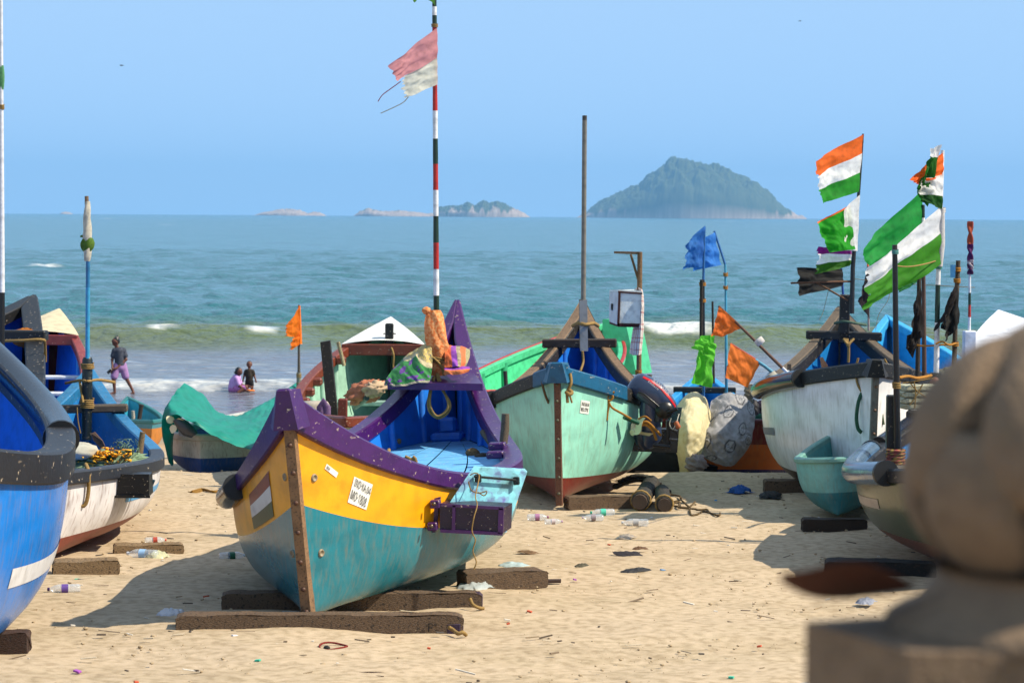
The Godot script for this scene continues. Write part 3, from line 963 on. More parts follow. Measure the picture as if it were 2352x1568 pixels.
func build_white_boat() -> void:
	var b := boat_node("fishing_boat", "white fishing boat with maroon bottom and black rails beside turquoise dinghy", at(2000, 1192, 21.6), 5.2, -1.0)
	var h := Hull.new()
	h.L = 6.9; h.B = 0.98; h.h0 = 1.44; h.hm = 0.98; h.h1 = 1.66; h.tm = 0.42; h.e0 = 1.05; h.e1 = 2.3; h.rk0 = 0.15; h.kf = 0.3; h.p1 = 1.35; h.ts = 0.44
	white_boat = b; white_hull = h
	hull_band(h, 0.0, 0.2, mat(Color(0.27, 0.06, 0.05), 0.4, "grimy", 1.0), b, "bottom")
	hull_band(h, 0.2, 1.0, mat(Color(0.94, 0.94, 0.95), 0.28, "grimy", 0.5), b, "topsides")
	inner_skin(h, 0.7, mat(Color(0.07, 0.45, 0.72), 0.45, "paint", 1.0), b)
	deck_floor(h, 0.7, mat(BLUE, 0.5, "paint", 1.0), b)
	var bk := mat(Color(0.05, 0.05, 0.05), 0.6, "worn", 1.4)
	rail(h, bk, b, "gunwale", 0.14, 0.11, 0.03, 0.0, 1.0, 0, 0.02)
	for s in [-1, 1]: rail(h, mat(Color(0.36, 0.31, 0.25), 0.8, "tar", 1.4), b, "rail_cap", 0.012, 0.09, 0.02, 0.4, 0.99, s, 0.034)
	stem_cap(h, 0.13, 0.04, 0.25, bk, b, 0.1)
	stem_post(h, 0.075, mat(Color(0.46, 0.44, 0.40), 0.6, "rusty", 2.0), b, 0.93)
	stem_bolts(h, [0.1, 0.25, 0.4, 0.55, 0.7, 0.85], mat(Color(0.4, 0.3, 0.22), 0.6, "rusty", 4.0), b)
	var c := crossbeam(h, 0.85, bk, b, 0.10, 0.10, 0.14, 0.02)
	part(b, "mast_post", box_mesh(Vector3(0.12, 0.56, 0.1), 0.01), bk, Transform3D(Basis.IDENTITY, c + Vector3(0, 0.20, 0.02)))
	pipe_guard(h, -1.0, 0.17, 0.6, 0.085, mat(Color(0.07, 0.075, 0.08), 0.2, "paint"), b)
	hull_band(h, 0.50, 0.57, mat(Color(0.05, 0.28, 0.48), 0.35, "paint"), b, "painted_stripe", 0.30, 0.44, 0.004, [-1.0])
	plate(h, 1.0, 0.045, 0.76, 0.15, 0.11, [["IND.KA", -0.012, 0.025, 0.11, 0.032, 0.0], ["MO.", -0.035, -0.022, 0.06, 0.032, 0.0]], b, 0.0)

func build_left_boat() -> void:
	var b := boat_node("fishing_boat", "bright blue fishing boat with white waist stripe and dark rubber rail", Vector3(-3.02, 2.44, -10.3), -9.5, -1.0)
	var h := Hull.new()
	h.L = 6.6; h.B = 1.0; h.h0 = 1.4; h.hm = 1.05; h.h1 = 1.72; h.tm = 0.36; h.e0 = 1.6; h.e1 = 2.4; h.p0 = 2.2; h.ts = 0.43; h.kf = 0.3
	left_boat = b
	hull_band(h, 0.0, 1.0, mat(Color(0.10, 0.47, 0.82), 0.25, "grimy", 0.6), b, "hull")
	hull_band(h, 0.40, 0.49, mat(Color(0.84, 0.84, 0.85), 0.35, "grimy", 1.0), b, "painted_stripe", 0.22, 0.9, 0.003, [1.0])
	inner_skin(h, 0.6, mat(BLUE, 0.45, "paint", 1.0), b)
	deck_floor(h, 0.6, mat(BLUE, 0.5, "paint", 1.0), b)
	rail(h, mat(Color(0.095, 0.095, 0.11), 0.5, "worn", 0.8), b, "gunwale", 0.17, 0.13, 0.035, 0.0, 1.0, 0, 0.02)
	stem_post(h, 0.075, mat(Color(0.42, 0.40, 0.36), 0.6, "rusty", 2.0), b)
	pipe_guard(h, 1.0, 0.52, 0.92, 0.10, mat(Color(0.055, 0.06, 0.08), 0.22, "paint"), b, -0.05, -0.04)

func build_red_boat() -> void:
	var b := boat_node("fishing_boat", "white fishing boat with rusty red bottom, net inside and black motor bracket", at(85, 1300, 16.6), -6.6, 1.0)
	var h := Hull.new()
	h.L = 5.9; h.B = 0.79; h.h0 = 0.66; h.hm = 0.50; h.h1 = 1.0; h.tm = 0.42; h.e0 = 1.3; h.e1 = 3.2; h.kf = 0.2; h.p0 = 2.1; h.p1 = 1.7; h.ts = 0.42
	red_boat = b; red_hull = h
	hull_band(h, 0.0, 0.25, mat(Color(0.50, 0.18, 0.14), 0.5, "grimy", 1.0), b, "bottom")
	hull_band(h, 0.25, 1.0, mat(Color(0.85, 0.84, 0.85), 0.4, "rusty", 0.5), b, "topsides")
	hull_band(h, 0.52, 0.62, mat(Color(0.28, 0.60, 0.82), 0.4, "paint"), b, "painted_stripe", 0.20, 0.47, 0.003, [1.0])
	inner_skin(h, 0.28, mat(Color(0.10, 0.45, 0.72), 0.5, "worn", 0.8), b)
	deck_floor(h, 0.28, mat(BLUE, 0.5, "paint", 1.0), b)
	rail(h, mat(Color(0.14, 0.15, 0.18), 0.5, "worn", 1.0), b, "gunwale", 0.10, 0.09, 0.03, 0.0, 0.5, 0, 0.02)
	var tb := mat(Color(0.12, 0.42, 0.60), 0.5, "worn", 1.6)
	rail(h, tb, b, "gunwale", 0.10, 0.09, 0.028, 0.5, 1.0, 1, 0.02)
	rail(h, tb, b, "gunwale", 0.10, 0.09, 0.028, 0.5, 1.0, -1, 0.02)
	crossbeam(h, 0.82, mat(Color(0.28, 0.24, 0.19), 0.7, "worn", 1.4), b, 0.05, 0.07, 0.15, 0.03)
	var bk := mat(Color(0.025, 0.025, 0.028), 0.4, "worn", 2.0)
	var z := 17.6
	var box := part(b, "bracket_arm", slab_mesh([loc(b, 218, 1091, z), loc(b, 340, 1093, z), loc(b, 342, 1140, z), loc(b, 218, 1140, z)], Vector3(0.02, 0, -0.26)), bk)
	for q in [[216, 1088, 342, 1095], [216, 1137, 344, 1143], [330, 1095, 342, 1137]]:
		part(box, "edge_batten", slab_mesh([loc(b, q[0], q[1], z - 0.01), loc(b, q[2], q[1], z - 0.01), loc(b, q[2], q[3], z - 0.01), loc(b, q[0], q[3], z - 0.01)], Vector3(0, 0, 0.02)), bk)
	part(b, "bracket_plate", slab_mesh([loc(b, 190, 1100, z + 0.05), loc(b, 216, 1100, z + 0.05), loc(b, 214, 1160, z + 0.05), loc(b, 188, 1160, z + 0.05)], Vector3(0, 0, -0.06)), bk)
	part(b, "motor_board", slab_mesh([loc(b, 335, 1096, z + 0.3), loc(b, 356, 1103, z + 0.3), loc(b, 342, 1135, z + 0.3), loc(b, 320, 1138, z + 0.3)], Vector3(0, 0, -0.02)), mat(Color(0.2, 0.32, 0.38), 0.5, "worn"))
	# post lashed to the cross beam
	var pz := 21.4
	part(b, "mast_post", tube_mesh([loc(b, 198, 1010, pz), loc(b, 199, 900, pz), loc(b, 200, 826, pz), loc(b, 200, 820, pz)], [0.045, 0.047, 0.047, 0.035], 12), mat(Color(0.03, 0.09, 0.10), 0.4, "worn", 2.0))
	lashing(b, loc(b, 199, 926, pz), Vector3.UP, 0.058, 5, 0.008, rope_tan())
	lashing(b, loc(b, 200, 840, pz), Vector3.UP, 0.056, 4, 0.006, rope_tan())
	rope_px(b, [[150, 880, 21.9], [185, 873, 21.5], [198, 876, 21.3], [225, 872, 21.6], [262, 878, 21.9]], 0.014, rope_tan())
	rope_px(b, [[182, 875, 21.5], [186, 900, 21.4], [190, 925, 21.3]], 0.012, rope_tan())
	rope_px(b, [[176, 935, 21.2], [178, 965, 21.2], [184, 995, 21.2]], 0.006, rope_tan())
	rope_px(b, [[152, 1090, 17.2], [166, 1125, 17.1], [180, 1157, 17.05], [194, 1160, 17.05], [202, 1130, 17.05], [202, 1085, 17.05], [196, 1066, 17.2]], 0.015, rope_tan())
	part(b, "thole_pin", tube_mesh([loc(b, 327, 992, 19.2), loc(b, 320, 1040, 19.2)], [0.022, 0.028], 8), mat(Color(0.55, 0.46, 0.34), 0.8, "wood", 2.0))

# inside-out view of a distant boat's far end, with or without a white fore deck
func far_boat(label: String, stem: Vector3, turn: float, h: Hull, outer: Color, inner: Color, railc: Color, floor_y: float, deck_t := 0.0, deckc := Color.WHITE, heel := 0.0, kind := "worn") -> Node3D:
	var b := boat_node("fishing_boat", label, stem, turn, heel)
	hull_band(h, 0.0, 1.0, mat(outer, 0.4, "grimy", 0.7), b, "hull")
	inner_skin(h, floor_y, mat(inner, 0.5, "paint", 1.0), b)
	deck_floor(h, floor_y, mat(inner, 0.55, "paint", 1.0), b)
	rail(h, mat(railc, 0.5, kind, 1.3), b, "gunwale", 0.10, 0.09, 0.025, 0.0, 1.0, 0, 0.02)
	if deck_t > 0.0:
		var f := func(u: float, w: float) -> Vector3:
			var t := lerpf(deck_t, 0.998, u)
			var p := h.pt(t, 1.0, 1.0)
			var q := w * 2.0 - 1.0
			return Vector3(p.x * q * 1.02, p.y + 0.05 + 0.05 * (1.0 - q * q) * (1.0 - u), p.z)
		part(b, "fore_deck", grid_mesh(12, 10, f), mat(deckc, 0.45, "paint", 1.0))
		var p := h.pt(deck_t, 1.0, 1.0)
		part(b, "deck_beam", box_mesh(Vector3(p.x * 2.0, 0.13, 0.05)), mat(railc, 0.5, "worn", 1.3), Transform3D(Basis.IDENTITY, Vector3(0, p.y - 0.01, p.z + 0.02)))
	return b

func build_far_boats() -> void:
	var h := Hull.new()
	# white fore deck boat behind the yellow one
	h.L = 6.2; h.B = 0.80; h.h0 = 0.8; h.hm = 0.70; h.h1 = 1.42; h.tm = 0.3; h.e1 = 1.35; h.rk1 = 0.2; h.p1 = 2.0; h.ts = 0.45
	var b := far_boat("pale green lined boat with white fore deck and brown rails behind yellow boat", at(800, 1150, 22.3), 0.6, h, Color(0.75, 0.78, 0.72), Color(0.58, 0.74, 0.66), Color(0.42, 0.17, 0.08), 0.35, 0.80, Color(0.86, 0.86, 0.84))
	for t in [0.42, 0.5, 0.58, 0.66, 0.74]:
		rib(h, t, -1.0, 0.35, mat(Color(0.62, 0.76, 0.68), 0.5, "paint"), b, 0.045)
		var p := h.pt(t, 1.0, -1.0)
		part(b, "frame_head", box_mesh(Vector3(0.16, 0.09, 0.13), 0.02), mat(Color(0.42, 0.17, 0.08), 0.5, "worn", 1.3), Transform3D(Basis.IDENTITY, p + Vector3(0.1, -0.04, 0)))
	part(b, "bollard", box_mesh(Vector3(0.095, 0.3, 0.095), 0.012), mat(Color(0.025, 0.025, 0.025), 0.5, "worn", 2.0), Transform3D(Basis.IDENTITY, loc(b, 894, 772, 27.4)))
	part(b, "bollard_pin", tube_mesh([loc(b, 880, 766, 27.4), loc(b, 909, 766, 27.4)], 0.008, 6), mat(Color(0.15, 0.15, 0.15), 0.5, "metal"))
	lashing(b, loc(b, 894, 793, 27.4), Vector3.UP, 0.075, 3, 0.009, rope_tan())
	rope_px(b, [[898, 796, 27.25], [904, 815, 27.2], [903, 840, 27.2], [906, 850, 27.2]], 0.012, rope_tan())
	part(b, "thwart", box_mesh(Vector3(1.5, 0.05, 0.2)), mat(Color(0.5, 0.62, 0.56), 0.6, "paint"), Transform3D(Basis.IDENTITY, Vector3(0, 0.62, -h.L * 0.62)))
	part(b, "sampson_post", slab_mesh([loc(b, 735, 786, 23.6), loc(b, 757, 782, 23.6), loc(b, 776, 962, 23.6), loc(b, 752, 966, 23.6)], Vector3(0, 0, -0.11)), mat(Color(0.11, 0.095, 0.08), 0.7, "worn", 2.4))
	part(b, "stake", tube_mesh([loc(b, 776, 785, 26.8), loc(b, 790, 840, 26.8)], 0.022, 7), mat(Color(0.72, 0.66, 0.5), 0.7, "wood", 2.0))
	# green lined boat behind the mint one
	h = Hull.new()
	h.L = 6.8; h.B = 0.95; h.h0 = 1.2; h.hm = 1.1; h.h1 = 1.75; h.tm = 0.35; h.e1 = 1.6; h.p1 = 2.4; h.rk1 = 0.1
	b = far_boat("bright green lined boat with thin red rail behind mint boat", Vector3(-0.75, ground_y(0, -29.2) - 0.05, -29.2), 18.5, h, Color(0.2, 0.6, 0.42), Color(0.30, 0.78, 0.56), Color(0.28, 0.72, 0.52), 0.5, 0.0, Color.WHITE, 0.0, "paint")
	for s in [-1, 1]: rail(h, mat(Color(0.62, 0.16, 0.16), 0.5, "paint"), b, "red_line", 0.03, 0.02, 0.035, 0.02, 0.88, s, 0.03)
	for t in [0.3, 0.42, 0.54, 0.66]: rib(h, t, -1.0, 0.5, mat(Color(0.2, 0.62, 0.44), 0.5, "paint"), b, 0.06)
	var gm := mat(Color(0.27, 0.70, 0.50), 0.45, "paint", 1.1)
	part(b, "stern_block", slab_mesh([loc(b, 1384, 733, 34.5), loc(b, 1398, 733, 34.5), loc(b, 1437, 740, 34.5), loc(b, 1448, 790, 34.5), loc(b, 1462, 860, 34.5), loc(b, 1384, 860, 34.5)], Vector3(0.1, 0, -0.5)), gm)
	# blue boat with a black rimmed peak at the left
	h = Hull.new()
	h.L = 6.3; h.B = 1.0; h.h0 = 1.3; h.hm = 1.0; h.h1 = 1.92; h.tm = 0.4; h.e1 = 1.5; h.p1 = 1.7; h.ts = 0.42
	b = far_boat("blue lined boat with black tarred peak and cross beam beside red rimmed boat", Vector3(-5.35, 2.0, -17.3), 4.5, h, Color(0.12, 0.13, 0.14), BLUE, Color(0.05, 0.05, 0.055), 0.5)
	for s in [-1, 1]: rail(h, mat(Color(0.06, 0.06, 0.065), 0.5, "worn", 1.3), b, "peak_plank", 0.11, 0.15, 0.03, 0.55, 0.99, s, 0.03)
	crossbeam(h, 0.82, mat(Color(0.04, 0.04, 0.04), 0.5, "worn", 1.5), b, 0.06, 0.1, 0.14, 0.02)
	rope_px(b, [[-30, 785, 22.2], [10, 783, 22.0], [50, 782, 21.9], [95, 780, 21.9], [102, 790, 22.0], [103, 830, 22.1]], 0.016, rope_tan())
	part(b, "net_bundle", grid_mesh(14, 14, func(u: float, v: float): return loc(b, 55, 775, 22.6) + Vector3(sin(PI * u) * cos(TAU * v) * 0.13, cos(PI * u) * 0.09, sin(PI * u) * sin(TAU * v) * 0.1) * (1.0 + 0.2 * n1.get_noise_2d(u * 8.0, v * 8.0))), mat(Color(0.65, 0.38, 0.04), 0.8, "cloth", 3.0))
	# blue boat with red rim and white fore deck
	h = Hull.new()
	h.L = 6.2; h.B = 1.05; h.h0 = 1.1; h.hm = 0.72; h.h1 = 1.6; h.tm = 0.35; h.e1 = 1.7; h.p1 = 2.2; h.ts = 0.45
	b = far_boat("blue lined boat with faded red rim and netted white fore deck", Vector3(-6.2, ground_y(-5.4, -24.4) - 0.12, -24.4), 2.5, h, Color(0.5, 0.2, 0.18), BLUE, Color(0.50, 0.19, 0.17), 0.4, 0.86, Color(0.80, 0.74, 0.60))
	for t in [0.5, 0.62, 0.74]:
		var p := h.pt(t, 0.8, 1.0)
		part(b, "thwart", box_mesh(Vector3(p.x * 1.96, 0.04, 0.22)), mat(Color(0.8, 0.82, 0.85), 0.5, "paint"), Transform3D(Basis.IDENTITY, Vector3(0, p.y, p.z)))
		rib(h, t + 0.05, 1.0, 0.4, mat(SKYBLUE, 0.5, "paint"), b, 0.04)
	# pale blue boats far right
	h = Hull.new()
	h.L = 6.0; h.B = 0.9; h.h0 = 1.0; h.hm = 0.95; h.h1 = 1.75; h.tm = 0.4; h.e1 = 1.5; h.p1 = 1.8
	far_boat("pale cyan boat half hidden behind the black flag poles", Vector3(5.3, ground_y(5, -27) - 0.1, -27.2), 0.0, h, Color(0.2, 0.55, 0.75), Color(0.17, 0.60, 0.82), Color(0.20, 0.62, 0.82), 0.5, 0.0, Color.WHITE, 0.0, "paint")
	h = Hull.new()
	h.L = 6.0; h.B = 0.95; h.h0 = 1.0; h.hm = 0.85; h.h1 = 1.55; h.tm = 0.35; h.e1 = 1.4; h.p1 = 2.0
	b = far_boat("blue boat with white fore deck and white mast block beyond stone finial", Vector3(5.75, ground_y(5.6, -21.5), -21.4), -0.5, h, Color(0.1, 0.4, 0.7), Color(0.08, 0.42, 0.72), Color(0.1, 0.42, 0.72), 0.4, 0.66, Color(0.86, 0.87, 0.9), 0.0, "paint")
	part(b, "mast_block", box_mesh(Vector3(0.13, 0.42, 0.13), 0.01), mat(Color(0.84, 0.85, 0.88), 0.4, "paint"), Transform3D(Basis.IDENTITY, loc(b, 2227, 804, 25.5)))
	# cyan boat among the blue flag poles
	h = Hull.new()
	h.L = 5.0; h.B = 0.7; h.h0 = 0.8; h.hm = 0.7; h.h1 = 1.2; h.tm = 0.4; h.e1 = 1.6; h.p1 = 1.7
	b = far_boat("small cyan boat with black cross beam under the blue flags", Vector3(2.6, ground_y(2.6, -31.5), -31.3), 4.0, h, Color(0.1, 0.4, 0.65), Color(0.12, 0.5, 0.75), Color(0.14, 0.55, 0.8), 0.3, 0.0, Color.WHITE, 0.0, "paint")
	crossbeam(h, 0.8, mat(Color(0.06, 0.05, 0.05), 0.6, "worn"), b)
	# low side on hull, red over orange over blue
	h = Hull.new()
	h.L = 5.6; h.B = 0.8; h.h0 = 1.05; h.hm = 0.96; h.h1 = 1.1; h.tm = 0.5; h.kf = 0.1; h.rk0 = 0.5; h.p1 = 2.6
	b = boat_node("fishing_boat", "dark red, orange and blue striped boat under grey patterned cloth", Vector3(2.15, ground_y(2.5, -28.9) + 0.02, -28.2), 62.0)
	hull_band(h, 0.0, 0.42, mat(Color(0.03, 0.09, 0.36), 0.4, "grimy"), b, "bottom")
	hull_band(h, 0.42, 0.72, mat(Color(0.72, 0.35, 0.02), 0.4, "grimy"), b, "waist_stripe")
	hull_band(h, 0.72, 1.0, mat(Color(0.42, 0.06, 0.02), 0.4, "grimy"), b, "topsides")
	inner_skin(h, 0.5, mat(BLUE, 0.5, "paint"), b)
	deck_floor(h, 0.5, mat(BLUE, 0.5, "paint"), b)
	rail(h, mat(Color(0.36, 0.06, 0.03), 0.5, "paint"), b, "gunwale", 0.06, 0.08, 0.02, 0.0, 1.0, 0, 0.02)
	part(b, "side_bar", tube_mesh([loc(b, 1735, 985, 28.4), loc(b, 1800, 986, 29.0)], 0.022, 8), mat(Color(0.7, 0.78, 0.86), 0.4, "paint"))
	# boat under the green tarpaulin
	h = Hull.new()
	h.L = 5.6; h.B = 0.72; h.h0 = 0.52; h.hm = 0.46; h.h1 = 0.46; h.tm = 0.4; h.kf = 0.15; h.p0 = 5.0; h.ts = 0.35; h.rk0 = 0.05; h.vee = 0.42
	b = boat_node("fishing_boat", "white and blue boat hidden under a sea green tarpaulin", Vector3(-3.72, ground_y(-3.7, -28.6) + 0.02, -28.3), 8.5)
	hull_band(h, 0.0, 0.48, mat(Color(0.03, 0.26, 0.56), 0.4, "grimy", 1.0), b, "bottom")
	hull_band(h, 0.48, 1.0, mat(Color(0.78, 0.78, 0.76), 0.4, "rusty", 0.8), b, "topsides")
	inner_skin(h, 0.3, mat(BLUE, 0.5, "paint"), b)
	rail(h, mat(Color(0.7, 0.7, 0.68), 0.5, "worn"), b, "gunwale", 0.08, 0.08, 0.02, 0.0, 1.0, 0, 0.02)

func build_dinghies() -> void:
	# turquoise dinghy in front of the white boat
	var h := Hull.new()
	h.L = 2.3; h.B = 0.40; h.h0 = 0.50; h.hm = 0.47; h.h1 = 0.66; h.tm = 0.4; h.p0 = -1.0; h.p1 = 2.6; h.ts = 0.34; h.rk0 = 0.12; h.full = 0.42; h.vee = 0.46; h.kf = 0.1
	var b := boat_node("dinghy", "small faded turquoise dinghy propped on a timber beam", at(1925, 1184, 20.3), 12.0, 4.0, -2.0)
	hull_band(h, 0.0, 0.4, mat(Color(0.14, 0.46, 0.50), 0.5, "grimy", 1.0), b, "bottom")
	hull_band(h, 0.4, 1.0, mat(Color(0.42, 0.70, 0.70), 0.5, "grimy", 1.2), b, "topsides")
	inner_skin(h, 0.16, mat(Color(0.30, 0.60, 0.60), 0.5, "grimy", 1.2), b, 0.02, 0.98)
	deck_floor(h, 0.16, mat(Color(0.30, 0.60, 0.60), 0.5, "grimy", 1.2), b, "floor_board", 0.1, 0.9, 3)
	rail(h, mat(Color(0.42, 0.62, 0.58), 0.5, "worn", 1.5), b, "gunwale", 0.05, 0.045, 0.02, 0.0, 1.0, 0, 0.01)
	crossbeam(h, 0.62, mat(Color(0.30, 0.60, 0.60), 0.5, "grimy"), b, -0.05, 0.03, 0.2, -0.12, "thwart")
	# silver blue rimmed boat behind the finial
	h = Hull.new()
	h.L = 6.2; h.B = 0.98; h.h0 = 0.80; h.hm = 0.54; h.h1 = 1.15; h.tm = 0.36; h.p0 = 2.3; h.ts = 0.42; h.kf = 0.2; h.e0 = 1.4; h.e1 = 2.6
	b = boat_node("fishing_boat", "dark green boat with red bottom and silvery blue tube rim", Vector3(3.02, ground_y(2.9, -15.4) + 0.03, -15.5), 14.0, 1.0)
	green_hull_boat = b
	hull_band(h, 0.0, 0.27, mat(Color(0.36, 0.07, 0.03), 0.4, "grimy"), b, "bottom")
	hull_band(h, 0.27, 1.0, mat(Color(0.10, 0.20, 0.07), 0.25, "grimy", 0.6), b, "topsides")
	hull_band(h, 0.55, 0.66, mat(Color(0.62, 0.55, 0.5), 0.4, "paint"), b, "painted_stripe", 0.18, 0.30, 0.003, [-1.0])
	inner_skin(h, 0.4, mat(SKYBLUE, 0.5, "paint"), b)
	deck_floor(h, 0.4, mat(Color(0.35, 0.33, 0.30), 0.7, "grimy"), b)
	rail(h, mat(Color(0.06, 0.065, 0.08), 0.5, "worn"), b, "gunwale", 0.10, 0.09, 0.02, 0.0, 1.0, 0, 0.0)
	pipe_guard(h, -1.0, 0.14, 0.55, 0.085, mat(Color(0.30, 0.40, 0.50), 0.18, "paint"), b, -0.03, 0.02)
	pipe_guard(h, -1.0, 0.6, 0.92, 0.06, mat(Color(0.08, 0.12, 0.2), 0.25, "paint"), b, -0.02, 0.02)
	crossbeam(h, 0.74, mat(Color(0.05, 0.05, 0.06), 0.6, "worn"), b)

# ---------------------------------------------------------------- poles and flags
# cloth between four corners (top hoist, top fly, bottom fly, bottom hoist); bands run from top to bottom
func cloth(parent: Node3D, called: String, c: Array, bands: Array, amp := 0.05, waves := 1.6, seed_ := 0, ragged := 0.0, sag := 0.0, thick := 1.0) -> MeshInstance3D:
	var nu := 34
	var nv := 24
	var n: Vector3 = (c[1] - c[0]).cross(c[3] - c[0]).normalized()
	var pts := []
	var nz := FastNoiseLite.new()
	nz.seed = seed_ * 7 + 3
	nz.frequency = 1.0
	nz.fractal_octaves = 3
	for i in nu + 1:
		for j in nv + 1:
			var u := float(i) / nu
			var v := float(j) / nv
			var p: Vector3 = (c[0] as Vector3).lerp(c[1], u).lerp((c[3] as Vector3).lerp(c[2], u), v)
			var w := sin(TAU * (u * waves - v * 0.35) + seed_) * amp * (0.15 + u)
			w += nz.get_noise_2d(u * 2.2, v * 2.6 + seed_) * amp * 1.3 * (0.2 + u)
			w += sin(TAU * (u * 0.9 + v * 2.2) + seed_ * 2.0) * amp * 0.22
			p += n * w
			p.y -= sag * sin(PI * u) * (0.4 + 0.6 * v)
			p += (c[3] - c[0]).normalized() * nz.get_noise_2d(u * 1.6 + 20.0, v * 0.6) * amp * 0.5 * u
			pts.append(p)
	var st := stool()
	st.set_smooth_group(1)
	for i in nu:
		for j in nv:
			var u := (i + 0.5) / nu
			var v := (j + 0.5) / nv
			if ragged > 0.0 and u > 1.0 - ragged * (0.35 + 1.3 * (nz.get_noise_2d(v * 7.0, 9.0) * 0.5 + 0.5)): continue
			var col: Color = bands[-1][1]
			for b in bands:
				if v <= b[0]:
					col = b[1]
					break
			st.set_color(lin(col))
			var a := i * (nv + 1) + j
			var d := a + nv + 1
			for k in [a, d, a + 1, a + 1, d, d + 1]: st.add_vertex(pts[k])
	return part(parent, called, done(st), vmat(0.8, thick, 0.1))

func cloth_px(parent: Node3D, called: String, q: Array, z: float, bands: Array, amp := 0.05, waves := 1.6, seed_ := 0, ragged := 0.0, sag := 0.0, _tilt := 0.0) -> MeshInstance3D:
	var c := []
	var tilt: float = -0.8 * absf((q[1][0] + q[2][0]) * 0.5 - (q[0][0] + q[3][0]) * 0.5) / F * z
	for i in 4:
		var p: Array = q[i]
		c.append(loc(parent, p[0], p[1], z + (tilt if i == 1 or i == 2 else 0.0)))
	return cloth(parent, called, c, bands, amp * 0.6, waves, seed_, ragged, sag)

# a pole through picture points at one depth; bands: [fraction along, colour]
func pole(called: String, label: String, q: Array, z: float, r0: float, r1: float, bands: Array, rough := 0.45, kind := "paint", group := "flag poles standing in the boats") -> Node3D:
	var base := at(q[0][0], q[0][1], z)
	var o := thing(called, label, "pole", base, 0.0, group)
	var pts: Array = q.map(func(p): return loc(o, p[0], p[1], z + (p[2] if p.size() > 2 else 0.0)))
	var cum := [0.0]
	for i in range(1, pts.size()): cum.append(cum[-1] + (pts[i] - pts[i - 1]).length())
	var total: float = cum[-1]
	var along := func(s: float) -> Vector3:
		var d := s * total
		for i in range(1, pts.size()):
			if d <= cum[i] + 1e-6: return (pts[i - 1] as Vector3).lerp(pts[i], (d - cum[i - 1]) / (cum[i] - cum[i - 1]))
		return pts[-1]
	var s0 := 0.0
	for b in bands:
		var s1: float = b[0]
		var seg := []
		var rr := []
		for k in 5:
			var s := lerpf(s0, s1, k / 4.0)
			seg.append(along.call(s))
			rr.append(lerpf(r0, r1, s) * (1.0 + 0.03 * sin(s * 60.0)))
		part(o, "pole_band" if bands.size() > 1 else "pole_shaft", tube_mesh(seg, rr, 12), mat(b[1], rough, b[2] if b.size() > 2 else kind, 2.0))
		s0 = s1
	return o

const P_RED := Color(0.66, 0.10, 0.05)
const P_WHITE := Color(0.82, 0.83, 0.85)
const P_GREEN := Color(0.02, 0.17, 0.11)
const SAFFRON := Color(0.97, 0.43, 0.13)
const F_WHITE := Color(0.97, 0.97, 0.96)
const F_GREEN := Color(0.12, 0.58, 0.15)
const NIGHT := Color(0.075, 0.06, 0.075)

func stripes(y0: float, cuts: Array) -> Array:
	# cuts: [y, colour] going up from y0; returns fractions
	var y1: float = cuts[-1][0]
	return cuts.map(func(c): return [(y0 - c[0]) / (y0 - y1), c[1]])

